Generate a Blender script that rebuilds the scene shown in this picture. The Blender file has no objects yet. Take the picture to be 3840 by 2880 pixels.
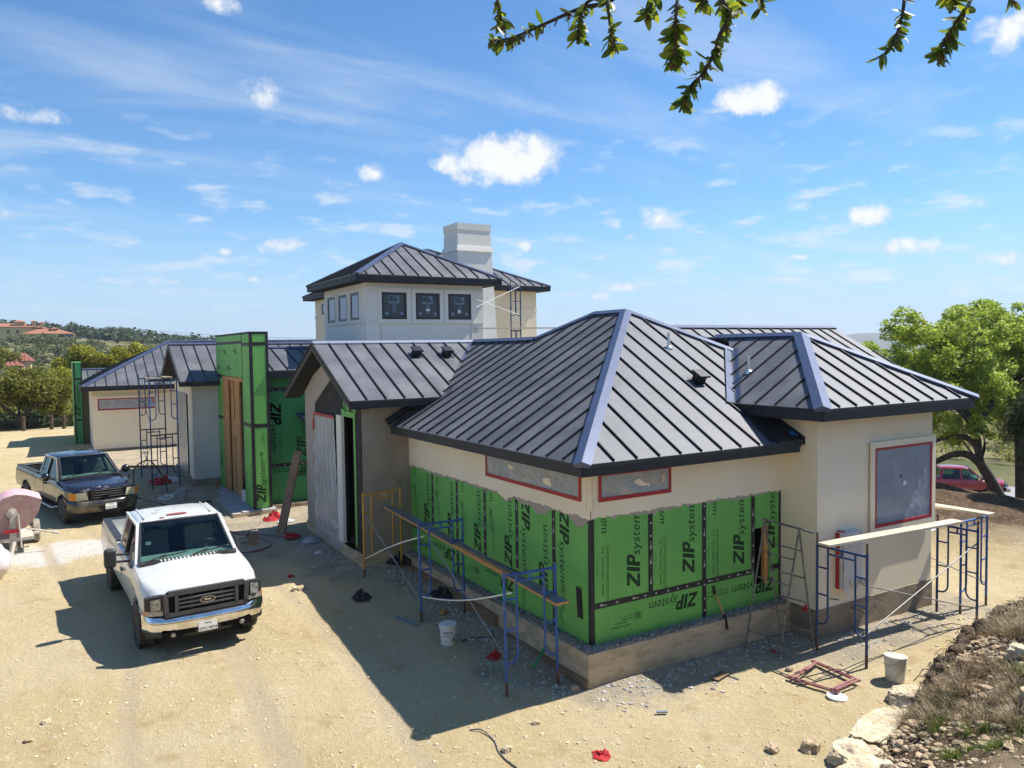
import bpy, bmesh, math, random
import numpy as np
from mathutils import Vector, Matrix, noise as mnoise

sc = bpy.context.scene
COL = sc.collection
rnd = random.Random(7)
RAD = math.radians

# ------------------------------------------------------------------ camera
CAM = Vector((-7.267, -9.856, 5.310))
def cam_axes(yaw, pitch, roll):
    cy, sy, cp, sp = math.cos(yaw), math.sin(yaw), math.cos(pitch), math.sin(pitch)
    f = Vector((cy*cp, sy*cp, sp)); r = Vector((sy, -cy, 0)); u = r.cross(f)
    c, s = math.cos(roll), math.sin(roll)
    return c*r + s*u, -s*r + c*u, f
R_, U_, F_ = cam_axes(RAD(59.291), RAD(-2.624), RAD(-0.789))
cd = bpy.data.cameras.new('camera'); cam = bpy.data.objects.new('camera', cd); COL.objects.link(cam)
cam.matrix_world = Matrix(((R_.x, U_.x, -F_.x, CAM.x), (R_.y, U_.y, -F_.y, CAM.y), (R_.z, U_.z, -F_.z, CAM.z), (0, 0, 0, 1)))
cd.sensor_width = 36.0; cd.lens = 27.273; cd.clip_start = 0.05; cd.clip_end = 9000
sc.camera = cam

# ------------------------------------------------------------------ sun, sky, exposure
SUN = Vector((math.cos(RAD(54.5)), -0.12*math.cos(RAD(54.5)), math.sin(RAD(54.5)))).normalized()
sd = bpy.data.lights.new('sun', 'SUN'); sd.energy = 5.0; sd.angle = RAD(0.53); sd.color = (1.0, 0.95, 0.87)
so = bpy.data.objects.new('sun', sd); COL.objects.link(so)
so.rotation_euler = SUN.to_track_quat('Z', 'Y').to_euler(); so.location = (20, 0, 40)

world = bpy.data.worlds.new('World'); sc.world = world; world.use_nodes = True
wn = world.node_tree; wn.nodes.clear()
def N(nt, t, **k):
    n = nt.nodes.new(t)
    for a, b in k.items(): setattr(n, a, b)
    return n
def LK(nt, a, b): nt.links.new(a, b)
sky = N(wn, 'ShaderNodeTexSky'); sky.sky_type = 'NISHITA'; sky.sun_disc = False
sky.sun_elevation = RAD(54.5); sky.sun_rotation = RAD(97.0); sky.altitude = 300
sky.air_density = 1.0; sky.dust_density = 0.1; sky.ozone_density = 3.0
bg = N(wn, 'ShaderNodeBackground'); bg.inputs['Strength'].default_value = 0.11
wo = N(wn, 'ShaderNodeOutputWorld')
def math_node(nt, op, a, b=None, c=None, clamp=False):
    n = N(nt, 'ShaderNodeMath', operation=op); n.use_clamp = clamp
    for i, v in enumerate((a, b, c)):
        if v is None: continue
        if isinstance(v, (int, float)): n.inputs[i].default_value = v
        else: LK(nt, v, n.inputs[i])
    return n.outputs[0]
geo = N(wn, 'ShaderNodeTexCoord')
sep = N(wn, 'ShaderNodeSeparateXYZ'); LK(wn, geo.outputs['Generated'], sep.inputs[0])
def map_range(nt, v, a, b, c, d, smooth=True):
    n = N(nt, 'ShaderNodeMapRange'); n.interpolation_type = 'SMOOTHSTEP' if smooth else 'LINEAR'
    LK(nt, v, n.inputs[0])
    for i, x in zip((1, 2, 3, 4), (a, b, c, d)): n.inputs[i].default_value = x
    return n.outputs[0]
AZ = math_node(wn, 'ARCTAN2', sep.outputs['Y'], sep.outputs['X'])
EL = math_node(wn, 'ARCSINE', sep.outputs['Z'])
# cirrus: streaky noise on a cloud layer seen in perspective
zc = math_node(wn, 'MAXIMUM', sep.outputs['Z'], 0.03)
px_ = math_node(wn, 'DIVIDE', sep.outputs['X'], math_node(wn, 'ADD', zc, 0.12)); py_ = math_node(wn, 'DIVIDE', sep.outputs['Y'], math_node(wn, 'ADD', zc, 0.12))
cv = N(wn, 'ShaderNodeCombineXYZ'); LK(wn, px_, cv.inputs[0]); LK(wn, py_, cv.inputs[1])
mp = N(wn, 'ShaderNodeMapping'); LK(wn, cv.outputs[0], mp.inputs[0]); mp.inputs['Rotation'].default_value = (0, 0, RAD(24)); mp.inputs['Scale'].default_value = (0.75, 2.3, 1); mp.inputs['Location'].default_value = (0.7, 3.1, 0)
cn = N(wn, 'ShaderNodeTexNoise'); LK(wn, mp.outputs[0], cn.inputs['Vector']); cn.inputs['Scale'].default_value = 1.25; cn.inputs['Detail'].default_value = 9; cn.inputs['Roughness'].default_value = 0.56; cn.inputs['Distortion'].default_value = 0.5
cirrus = map_range(wn, cn.outputs['Fac'], 0.42, 0.84, 0.0, 0.62)
cn2 = N(wn, 'ShaderNodeTexNoise'); LK(wn, cv.outputs[0], cn2.inputs['Vector']); cn2.inputs['Scale'].default_value = 0.55; cn2.inputs['Detail'].default_value = 3
cirrus = math_node(wn, 'MULTIPLY', cirrus, map_range(wn, cn2.outputs['Fac'], 0.34, 0.60, 0.22, 1.0))
# cumulus: a few puffs at the bearings and heights (degrees) they have over the site
fn = N(wn, 'ShaderNodeTexNoise'); LK(wn, geo.outputs['Generated'], fn.inputs['Vector']); fn.inputs['Scale'].default_value = 30; fn.inputs['Detail'].default_value = 10; fn.inputs['Roughness'].default_value = 0.62
CLOUDS = [(59.44,13.5,3.57,1.58,1.05),(62.65,13.3,2.27,0.82,0.75),(57.4,13.94,1.62,1.32,0.9),(42.23,16.58,2.09,1.03,0.95),(41.0,16.89,1.33,0.85,0.8),(44.09,16.07,1.22,0.35,0.6),(69.41,12.65,1.15,0.69,0.75),(75.22,7.34,1.91,0.63,0.7),(48.61,9.34,1.36,0.77,0.75),(51.92,8.82,0.82,0.46,0.6),(58.34,7.43,0.74,0.5,0.6),(79.53,6.85,0.77,0.37,0.55),(47.81,5.74,1.48,0.46,0.6),(32.33,6.2,2.03,0.69,0.65),(34.83,8.48,1.77,0.82,0.55),(50.26,7.88,0.66,0.33,0.5),(27.12,18.17,2.26,1.19,0.7),(79.04,22.29,1.39,0.64,0.6),(37.11,8.51,1.21,0.42,0.5),(50.95,4.34,2.0,0.47,0.55),(40.07,4.47,1.88,0.38,0.5),(53.3,3.73,1.68,0.4,0.5),(32.73,4.88,0.88,0.29,0.5),(90.67,14.66,2.35,0.76,0.45),(59.62,12.56,1.96,0.8,0.8),(76.8,17.4,1.78,1.13,0.45),(45.53,8.08,0.58,0.25,0.5),(38.72,5.98,1.24,0.31,0.5),(83.09,4.74,1.81,0.3,0.4),(77.46,5.0,0.95,0.38,0.45),(27.19,5.11,1.63,0.54,0.5),(74.93,6.48,0.64,0.38,0.4),(91.87,8.7,1.6,0.58,0.5)]
blob = None
for (a0, e0, sa, se, amp) in CLOUDS:
    da = math_node(wn, 'DIVIDE', math_node(wn, 'SUBTRACT', AZ, RAD(a0)), RAD(sa))
    de = math_node(wn, 'DIVIDE', math_node(wn, 'SUBTRACT', EL, RAD(e0)), RAD(se))
    r2 = math_node(wn, 'ADD', math_node(wn, 'MULTIPLY', da, da), math_node(wn, 'MULTIPLY', de, de))
    v = math_node(wn, 'SUBTRACT', amp, math_node(wn, 'MULTIPLY', r2, 0.55))
    blob = v if blob is None else math_node(wn, 'MAXIMUM', blob, v)
nz = math_node(wn, 'MULTIPLY', math_node(wn, 'SUBTRACT', fn.outputs['Fac'], 0.5), 2.5)
dens = math_node(wn, 'ADD', math_node(wn, 'MAXIMUM', blob, -1.0), nz)
cum = map_range(wn, dens, 0.06, 0.80, 0.0, 0.93)
# horizon puffs
hv = N(wn, 'ShaderNodeCombineXYZ'); LK(wn, math_node(wn, 'MULTIPLY', AZ, 14.0), hv.inputs[0]); LK(wn, math_node(wn, 'MULTIPLY', EL, 42.0), hv.inputs[1])
hn = N(wn, 'ShaderNodeTexNoise'); LK(wn, hv.outputs[0], hn.inputs['Vector']); hn.inputs['Scale'].default_value = 1.0; hn.inputs['Detail'].default_value = 6; hn.inputs['Roughness'].default_value = 0.55
hp = math_node(wn, 'MULTIPLY', map_range(wn, hn.outputs['Fac'], 0.52, 0.70, 0, 0.6), math_node(wn, 'MULTIPLY', map_range(wn, EL, 0.02, 0.08, 0, 1), map_range(wn, EL, 0.16, 0.34, 1, 0)))
def over(nt, base, col, fac):
    m = N(nt, 'ShaderNodeMix'); m.data_type = 'RGBA'
    LK(nt, base, m.inputs[6]); 
    if isinstance(col, tuple): m.inputs[7].default_value = col
    else: LK(nt, col, m.inputs[7])
    LK(nt, fac, m.inputs[0]); return m.outputs[2]
hs = N(wn, 'ShaderNodeHueSaturation'); LK(wn, sky.outputs[0], hs.inputs['Color']); hs.inputs['Saturation'].default_value = 1.08; hs.inputs['Value'].default_value = 1.0
ml = N(wn, 'ShaderNodeMix'); ml.data_type = 'RGBA'; ml.blend_type = 'MULTIPLY'; ml.inputs[0].default_value = 1.0; LK(wn, hs.outputs[0], ml.inputs[6]); ml.inputs[7].default_value = (.52, .76, .90, 1)
c0 = over(wn, ml.outputs[2], (3.0, 3.9, 5.2, 1), math_node(wn, 'ADD', map_range(wn, EL, -0.02, 0.20, 0.85, 0.0), map_range(wn, EL, 0.1, 0.6, 0.10, 0.0)))
c1 = over(wn, c0, (4.0, 4.6, 5.3, 1), cirrus)
c1 = over(wn, c1, (4.6, 4.95, 5.4, 1), hp)
shade = N(wn, 'ShaderNodeMix'); shade.data_type = 'RGBA'; shade.inputs[6].default_value = (4.2, 4.6, 5.2, 1); shade.inputs[7].default_value = (5.7, 5.75, 5.75, 1)
LK(wn, map_range(wn, dens, 0.25, 1.0, 0, 1), shade.inputs[0])
c1 = over(wn, c1, shade.outputs[2], cum)
LK(wn, c1, bg.inputs['Color']); LK(wn, bg.outputs[0], wo.inputs['Surface'])

vs = sc.view_settings; sc.display_settings.display_device = 'sRGB'
vs.view_transform = 'Standard'; vs.look = 'None'; vs.gamma = 1.0; vs.use_curve_mapping = False; vs.exposure = 0.72
sc.render.engine = 'CYCLES'
cy = sc.cycles; cy.use_denoising = True; cy.max_bounces = 6; cy.diffuse_bounces = 4; cy.glossy_bounces = 3; cy.transmission_bounces = 3; cy.transparent_max_bounces = 10
cy.caustics_reflective = False; cy.caustics_refractive = False

# ------------------------------------------------------------------ materials
def mat(name, col, rough=0.8, metal=0.0, col2=None, vs_=1.5, lo=0.35, hi=0.65, bump=0.0, bs=40.0, spec=0.5, third=None, coat=0.0, detail=5, stretch=None, bdist=0.02):
    """Principled surface; colour wanders between col and col2 with world position; third = (colour, scale, lo, hi) patches."""
    m = bpy.data.materials.new(name); m.use_nodes = True; nt = m.node_tree
    b = nt.nodes['Principled BSDF']
    b.inputs['Roughness'].default_value = rough; b.inputs['Metallic'].default_value = metal
    b.inputs['Specular IOR Level'].default_value = spec; b.inputs['Coat Weight'].default_value = coat
    g = N(nt, 'ShaderNodeNewGeometry'); pos = g.outputs['Position']
    if stretch:
        mpn = N(nt, 'ShaderNodeMapping'); LK(nt, pos, mpn.inputs[0]); mpn.inputs['Scale'].default_value = stretch; pos = mpn.outputs[0]
    c = tuple(col) + (1,)
    out = None
    if col2 is not None:
        n = N(nt, 'ShaderNodeTexNoise'); LK(nt, pos, n.inputs['Vector']); n.inputs['Scale'].default_value = vs_; n.inputs['Detail'].default_value = detail; n.inputs['Roughness'].default_value = 0.6
        mx = N(nt, 'ShaderNodeMix'); mx.data_type = 'RGBA'; mx.inputs[6].default_value = c; mx.inputs[7].default_value = tuple(col2) + (1,)
        LK(nt, map_range(nt, n.outputs['Fac'], lo, hi, 0, 1), mx.inputs[0]); out = mx.outputs[2]
    if third is not None:
        tc, ts, tl, th = third
        n = N(nt, 'ShaderNodeTexNoise'); LK(nt, pos, n.inputs['Vector']); n.inputs['Scale'].default_value = ts; n.inputs['Detail'].default_value = 6; n.inputs['Roughness'].default_value = 0.65
        mx = N(nt, 'ShaderNodeMix'); mx.data_type = 'RGBA'
        if out is None: mx.inputs[6].default_value = c
        else: LK(nt, out, mx.inputs[6])
        mx.inputs[7].default_value = tuple(tc) + (1,)
        LK(nt, map_range(nt, n.outputs['Fac'], tl, th, 0, 1), mx.inputs[0]); out = mx.outputs[2]
    if out is None: b.inputs['Base Color'].default_value = c
    else: LK(nt, out, b.inputs['Base Color'])
    if bump:
        n = N(nt, 'ShaderNodeTexNoise'); LK(nt, g.outputs['Position'], n.inputs['Vector']); n.inputs['Scale'].default_value = bs; n.inputs['Detail'].default_value = 6
        bn = N(nt, 'ShaderNodeBump'); bn.inputs['Strength'].default_value = bump; bn.inputs['Distance'].default_value = bdist
        LK(nt, n.outputs['Fac'], bn.inputs['Height']); LK(nt, bn.outputs[0], b.inputs['Normal'])
    return m

MT = {}
MT['stucco'] = mat('cream_stucco', (.85, .735, .54), .9, col2=(.87, .77, .595), vs_=.7, bump=.25, bs=90, spec=.2, third=((.75, .63, .46), 1.1, .58, .8))
MT['stucco_pale'] = mat('shade_tinted_stucco', (.84, .81, .74), .9, col2=(.80, .77, .70), vs_=.6, bump=.2, bs=60, spec=.2)  # cream stucco whitened: the upper storey's cool shade is put into the colour
MT['stucco_grey'] = mat('grey_stucco', (.60, .58, .55), .9, col2=(.54, .525, .50), vs_=.6, bump=.2, bs=60, spec=.2)
MT['basecoat'] = mat('base_coat', (.29, .25, .20), .9, col2=(.35, .30, .24), vs_=1.4, bump=.4, bs=25, spec=.2, third=((.47, .43, .36), 2.6, .62, .72))
MT['basecoat2'] = mat('troweled_base_coat', (.42, .37, .31), .9, col2=(.36, .32, .27), vs_=9, bump=.6, bs=30, spec=.2)
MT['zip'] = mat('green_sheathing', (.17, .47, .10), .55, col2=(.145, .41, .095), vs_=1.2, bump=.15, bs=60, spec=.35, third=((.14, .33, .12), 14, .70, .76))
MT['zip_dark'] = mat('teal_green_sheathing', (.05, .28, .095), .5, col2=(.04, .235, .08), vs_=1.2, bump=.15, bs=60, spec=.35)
MT['ink'] = mat('black_print', (.024, .052, .02), .7, spec=.2)
MT['tape'] = mat('black_seam_tape', (.014, .014, .015), .5, spec=.4, col2=(.03, .03, .03), vs_=8, third=((.5, .5, .5), 22, .715, .74))
MT['flash'] = mat('black_membrane', (.022, .021, .02), .75, spec=.3, col2=(.055, .05, .045), vs_=3.5, lo=.45, hi=.75, bump=.3, bs=30)
MT['fascia'] = mat('black_fascia', (.018, .019, .023), .55, spec=.4, col2=(.024, .025, .03), vs_=2)
MT['soffit'] = mat('dark_soffit', (.03, .028, .026), .8, spec=.2)
MT['cap'] = mat('blue_film_cap', (.060, .078, .140), .36, metal=.3, col2=(.075, .095, .165), vs_=2.5)
MT['seam'] = mat('shaded_seam_metal', (.022, .024, .03), .5, metal=.3)  # roof metal blackened: the shade on the rib sides is in the colour
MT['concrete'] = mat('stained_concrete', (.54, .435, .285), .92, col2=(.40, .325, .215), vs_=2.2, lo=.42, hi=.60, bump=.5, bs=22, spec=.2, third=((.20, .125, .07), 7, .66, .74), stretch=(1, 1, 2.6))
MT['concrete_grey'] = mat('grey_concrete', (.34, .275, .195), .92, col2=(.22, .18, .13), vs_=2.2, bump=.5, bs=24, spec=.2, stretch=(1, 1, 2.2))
MT['slab'] = mat('slab_concrete', (.40, .39, .40), .85, col2=(.34, .33, .34), vs_=2, bump=.2)
MT['gravel_top'] = mat('grey_gravel_ledge', (.20, .19, .175), .95, col2=(.40, .375, .34), vs_=26, lo=.4, hi=.6, bump=1.0, bs=45)
MT['wood'] = mat('weathered_plank', (.52, .41, .27), .8, col2=(.40, .31, .20), vs_=3, stretch=(3, 3, 14), bump=.2, bs=50)
MT['wood_grey'] = mat('grey_plank', (.22, .205, .19), .85, col2=(.17, .155, .14), vs_=4, bump=.2, bs=50)
MT['wood_orange'] = mat('fresh_lumber', (.56, .29, .10), .7, col2=(.47, .23, .075), vs_=3, stretch=(8, 8, 1.2), bump=.1)
MT['wood_pale'] = mat('pale_plank', (.60, .53, .40), .8, col2=(.52, .44, .32), vs_=3, bump=.2, bs=50)
MT['wood_brown'] = mat('brown_board', (.26, .165, .09), .8, col2=(.20, .12, .065), vs_=3, bump=.2, bs=50)
MT['red'] = mat('red_tape', (.42, .022, .022), .5, col2=(.33, .018, .02), vs_=9, third=((.6, .35, .33), 16, .72, .76))
MT['redcloth'] = mat('red_rag', (.50, .02, .025), .8, col2=(.36, .012, .018), vs_=8)
MT['window_black'] = mat('black_frame', (.008, .008, .009), .35)
MT['window_blue'] = mat('slate_frame', (.055, .06, .075), .4)
MT['glass'] = mat('window_glass', (.010, .024, .040), .06, spec=.45, col2=(.03, .05, .06), vs_=1.3)
MT['glass_sky'] = mat('window_glass_blue', (.14, .17, .29), .08, spec=.9)
MT['white'] = mat('white_sticker', (.78, .77, .72), .7)
MT['paleprint'] = mat('pale_print', (.16, .24, .33), .5)
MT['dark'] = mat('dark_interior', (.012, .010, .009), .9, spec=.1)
MT['blue'] = mat('blue_scaffold_paint', (.03, .115, .36), .45, third=((.42, .42, .42), 12, .64, .70), col2=(.024, .085, .28), vs_=4)
MT['navy'] = mat('navy_scaffold_paint', (.024, .065, .19), .5, third=((.20, .17, .15), 12, .68, .74), col2=(.018, .045, .13), vs_=4)
MT['yellow'] = mat('yellow_scaffold_paint', (.56, .31, .045), .5, col2=(.47, .25, .04), vs_=4, third=((.16, .10, .05), 10, .66, .72))
MT['rust'] = mat('rusty_steel', (.14, .075, .04), .7, col2=(.08, .05, .035), vs_=9)
MT['galv'] = mat('galvanized_tube', (.30, .29, .275), .5, metal=.4, col2=(.20, .185, .17), vs_=5)
MT['splat'] = mat('paint_splattered_steel', (.20, .19, .17), .65, col2=(.08, .075, .07), vs_=14, third=((.45, .43, .39), 18, .60, .66))
MT['bucket'] = mat('white_bucket', (.74, .73, .69), .5, col2=(.66, .64, .58), vs_=4)
MT['bucket_dirty'] = mat('dirty_bucket', (.66, .62, .52), .6, col2=(.50, .43, .31), vs_=5, lo=.42, hi=.62, third=((.30, .28, .27), 9, .68, .74))
MT['plastic'] = mat('masking_film', (.40, .405, .40), .22, col2=(.33, .34, .34), vs_=1.2, bump=.8, bs=6, spec=.7, bdist=.08)
MT['plastic_blue'] = mat('blue_grey_masking_film', (.225, .27, .335), .25, col2=(.20, .245, .31), vs_=.8, bump=.3, bs=6, spec=.7, bdist=.05)
MT['plastic_white'] = mat('white_masking_film', (.60, .60, .59), .3, bump=.5, bs=9, spec=.6, bdist=.05)
MT['tarp'] = mat('blue_tarp', (.01, .13, .38), .3, bump=.5, bs=10)
MT['galvpipe'] = mat('vent_pipe_steel', (.62, .63, .65), .3, metal=.8)
MT['blackmetal'] = mat('black_vent_metal', (.012, .012, .014), .4)
MT['rubber'] = mat('rubber', (.016, .016, .016), .85, col2=(.035, .031, .027), vs_=9)

def roof_mat(name, base, rough, metal):
    m = bpy.data.materials.new(name); m.use_nodes = True; nt = m.node_tree; b = nt.nodes['Principled BSDF']
    b.inputs['Metallic'].default_value = metal; b.inputs['Specular IOR Level'].default_value = .32
    g = N(nt, 'ShaderNodeNewGeometry')
    n = N(nt, 'ShaderNodeTexNoise'); LK(nt, g.outputs['Position'], n.inputs['Vector']); n.inputs['Scale'].default_value = 1.1; n.inputs['Detail'].default_value = 8; n.inputs['Roughness'].default_value = .62
    n3 = N(nt, 'ShaderNodeTexNoise'); LK(nt, g.outputs['Position'], n3.inputs['Vector']); n3.inputs['Scale'].default_value = 9; n3.inputs['Detail'].default_value = 5; n3.inputs['Roughness'].default_value = .65
    mx = N(nt, 'ShaderNodeMix'); mx.data_type = 'RGBA'; mx.inputs[6].default_value = tuple(base) + (1,); mx.inputs[7].default_value = tuple(x*1.45 + .008 for x in base) + (1,)
    LK(nt, map_range(nt, n.outputs['Fac'], .35, .7, 0, 1), mx.inputs[0])
    mx2 = N(nt, 'ShaderNodeMix'); mx2.data_type = 'RGBA'; LK(nt, mx.outputs[2], mx2.inputs[6]); mx2.inputs[7].default_value = (.26, .26, .27, 1)
    LK(nt, map_range(nt, n3.outputs['Fac'], .66, .80, 0, .75), mx2.inputs[0]); LK(nt, mx2.outputs[2], b.inputs['Base Color'])
    LK(nt, map_range(nt, n.outputs['Fac'], .3, .7, rough - .06, rough + .10), b.inputs['Roughness'])
    uv = N(nt, 'ShaderNodeUVMap'); uv.uv_map = 'UVMap'; sp = N(nt, 'ShaderNodeSeparateXYZ'); LK(nt, uv.outputs[0], sp.inputs[0])
    st = math_node(nt, 'SINE', math_node(nt, 'MULTIPLY', sp.outputs['X'], 2*math.pi/.065))
    hh = math_node(nt, 'ADD', math_node(nt, 'MULTIPLY', st, .35), math_node(nt, 'MULTIPLY', n.outputs['Fac'], 3.0))
    bn = N(nt, 'ShaderNodeBump'); bn.inputs['Strength'].default_value = .55; bn.inputs['Distance'].default_value = .006
    LK(nt, hh, bn.inputs['Height']); LK(nt, bn.outputs[0], b.inputs['Normal'])
    return m
MT['roof'] = roof_mat('charcoal_roof_metal', (.098, .102, .114), .54, .22)

# ------------------------------------------------------------------ geometry helpers
def V(*a): return Vector(a)
class MB:
    def __init__(s): s.v = []; s.f = []; s.m = []; s.uv = None
    def add(s, vs, fs, mi=0):
        o = len(s.v); s.v.extend([tuple(p) for p in vs]); s.f.extend([tuple(i + o for i in f) for f in fs]); s.m.extend([mi]*len(fs)); return s
    def box(s, p0, p1, mi=0):
        x0, y0, z0 = (min(a, b) for a, b in zip(p0, p1)); x1, y1, z1 = (max(a, b) for a, b in zip(p0, p1))
        return s.add([(x0,y0,z0),(x1,y0,z0),(x1,y1,z0),(x0,y1,z0),(x0,y0,z1),(x1,y0,z1),(x1,y1,z1),(x0,y1,z1)],
                     [(0,3,2,1),(4,5,6,7),(0,1,5,4),(1,2,6,5),(2,3,7,6),(3,0,4,7)], mi)
    def obox(s, c, ax, hs, mi=0):
        """oriented box: centre, three unit axes, half sizes"""
        c = Vector(c); a, b, d = (Vector(x)*h for x, h in zip(ax, hs)); P = []
        for k in (-1, 1):
            for i, j in ((-1,-1),(1,-1),(1,1),(-1,1)): P.append(c + a*i + b*j + d*k)
        return s.add(P, [(0,3,2,1),(4,5,6,7),(0,1,5,4),(1,2,6,5),(2,3,7,6),(3,0,4,7)], mi)
    def bar(s, p, q, w, h, up=(0,0,1), mi=0):
        p, q = Vector(p), Vector(q); d = (q-p); L = d.length; d.normalize(); u = Vector(up); r = d.cross(u)
        if r.length < 1e-4: r = d.cross(Vector((1,0,0)))
        r.normalize(); u = r.cross(d)
        return s.obox((p+q)/2, (d, r, u), (L/2, w/2, h/2), mi)
    def prism(s, poly, vec, mi=0):
        """polygon (3-D points) pushed along vec, closed"""
        n = len(poly); v = Vector(vec); A = [Vector(p) for p in poly]; B = [p + v for p in A]
        return s.add(A + B, [tuple(range(n-1, -1, -1)), tuple(range(n, 2*n))] + [(i, (i+1) % n, n + (i+1) % n, n + i) for i in range(n)], mi)
    def tube(s, pts, r, seg=8, mi=0, caps=True, r2=None):
        pts = [Vector(p) for p in pts]; n = len(pts); rings = []
        t0 = (pts[1]-pts[0]).normalized(); u = t0.cross(Vector((0,0,1)))
        if u.length < 1e-3: u = t0.cross(Vector((1,0,0)))
        u.normalize()
        for i, p in enumerate(pts):
            t = (pts[min(i+1, n-1)] - pts[max(i-1, 0)]).normalized()
            u = (u - t*u.dot(t)).normalized(); w = t.cross(u)
            rr = r if r2 is None else (r + (r2 - r)*i/(n-1))
            if callable(r): rr = r(i/(n-1))
            rings.append([p + (u*math.cos(2*math.pi*k/seg) + w*math.sin(2*math.pi*k/seg))*rr for k in range(seg)])
        vs = [p for R in rings for p in R]; fs = []
        for i in range(n-1):
            for k in range(seg):
                k2 = (k+1) % seg; fs.append((i*seg+k, i*seg+k2, (i+1)*seg+k2, (i+1)*seg+k))
        if caps: fs += [tuple(range(seg-1, -1, -1)), tuple((n-1)*seg + k for k in range(seg))]
        return s.add(vs, fs, mi)
    def lathe(s, prof, c, axis=(0,0,1), seg=24, mi=0, closed=False):
        """prof = [(radius, height)]"""
        ax = Vector(axis).normalized(); u = ax.orthogonal().normalized(); w = ax.cross(u); c = Vector(c)
        vs = []; n = len(prof)
        for r, h in prof:
            for k in range(seg):
                a = 2*math.pi*k/seg; vs.append(c + ax*h + (u*math.cos(a) + w*math.sin(a))*r)
        fs = []
        for i in range(n-1 if not closed else n):
            j = (i+1) % n
            for k in range(seg): k2 = (k+1) % seg; fs.append((i*seg+k, i*seg+k2, j*seg+k2, j*seg+k))
        if not closed:
            if prof[0][0] > 1e-6: fs.append(tuple(range(seg-1, -1, -1)))
            if prof[-1][0] > 1e-6: fs.append(tuple((n-1)*seg + k for k in range(seg)))
        return s.add(vs, fs, mi)
    def flat(s, T, o, u, v, mi=0):
        """2-D mesh T=(verts, faces) laid at o along u, v"""
        o, u, v = Vector(o), Vector(u), Vector(v)
        return s.add([o + u*x + v*y for x, y in T[0]], T[1], mi)
    def mesh(s, name, mats, smooth=None, uv=None):
        me = bpy.data.meshes.new(name); me.from_pydata(s.v, [], s.f)
        if not isinstance(mats, (list, tuple)): mats = [mats]
        for m in mats: me.materials.append(MT[m] if isinstance(m, str) else m)
        if len(mats) > 1: me.polygons.foreach_set('material_index', s.m)
        if uv is not None:
            l = me.uv_layers.new(name='UVMap'); idx = np.empty(len(me.loops), dtype=np.int32); me.loops.foreach_get('vertex_index', idx)
            l.data.foreach_set('uv', np.asarray(uv, dtype=np.float32)[idx].ravel())
        if smooth is not None:
            me.polygons.foreach_set('use_smooth', [True]*len(me.polygons)); me.set_sharp_from_angle(angle=RAD(smooth))
        me.validate(); me.update(); return me
    def build(s, name, mats, parent=None, smooth=None, loc=None, uv=None):
        o = bpy.data.objects.new(name, s.mesh(name, mats, smooth, uv)); COL.objects.link(o)
        if parent is not None: o.parent = parent
        if loc is not None: o.location = loc
        return o
def tag(o, label=None, cat=None, group=None, kind=None):
    if label: o['label'] = label
    if cat: o['category'] = cat
    if group: o['group'] = group
    if kind: o['kind'] = kind
    return o
def thing(name, label, cat, loc=(0,0,0), rz=0.0, group=None):
    o = bpy.data.objects.new(name, None); COL.objects.link(o); o.location = loc; o.rotation_euler = (0, 0, rz); o.empty_display_size = .2
    return tag(o, label, cat, group)
def inst(name, me, parent=None, loc=(0,0,0), rot=None, scale=None):
    o = bpy.data.objects.new(name, me); COL.objects.link(o)
    if parent is not None: o.parent = parent
    o.location = loc
    if rot is not None: o.rotation_euler = rot
    if scale is not None: o.scale = scale
    return o
def copy_tree(o, parent=None):
    c = o.copy(); COL.objects.link(c)
    if parent is not None: c.parent = parent
    for ch in o.children: copy_tree(ch, c)
    return c
_tc = {}
def text2d(s, size=1.0, shear=0.0, bold=0.0):
    k = (s, size, shear, bold)
    if k in _tc: return _tc[k]
    cu = bpy.data.curves.new('t', 'FONT'); cu.body = s; cu.size = size; cu.shear = shear; cu.offset = bold; cu.resolution_u = 2
    ob = bpy.data.objects.new('t', cu); COL.objects.link(ob); dg = bpy.context.evaluated_depsgraph_get()
    me = bpy.data.meshes.new_from_object(ob.evaluated_get(dg))
    T = ([(v.co.x, v.co.y) for v in me.vertices], [tuple(p.vertices) for p in me.polygons])
    bpy.data.objects.remove(ob); bpy.data.curves.remove(cu); bpy.data.meshes.remove(me); _tc[k] = T; return T
def join2d(*Ts):
    vs, fs = [], []
    for T, dx, dy in Ts:
        o = len(vs); vs += [(x+dx, y+dy) for x, y in T[0]]; fs += [tuple(i+o for i in f) for f in T[1]]
    return vs, fs
def poly2d(*polys, shear=0.0):
    vs, fs = [], []
    for p in polys: o = len(vs); vs += [(x + shear*y, y) for x, y in p]; fs.append(tuple(range(o, o+len(p))))
    return vs, fs
# the heavy slanted letters and light word of the sheathing print; total length about 1 unit
def _logo():
    Z = [[(0,.19),(.0,.24),(.19,.24),(.19,.19)], [(.115,.19),(.19,.19),(.075,.05),(0,.05)], [(0,0),(0,.05),(.19,.05),(.19,0)]]
    I = [[(.215,0),(.275,0),(.275,.24),(.215,.24)]]
    P = [[(.295,0),(.355,0),(.355,.24),(.295,.24)], [(.355,.19),(.355,.24),(.41,.24),(.45,.215),(.40,.19)], [(.40,.19),(.45,.215),(.45,.13),(.40,.14)], [(.355,.09),(.355,.14),(.40,.14),(.45,.13),(.42,.09)]]
    z = poly2d(*(Z+I+P), shear=.22)
    return join2d((z, 0, 0), (text2d('system', .225, .2), .45, 0))
LOGO = _logo()
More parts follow.
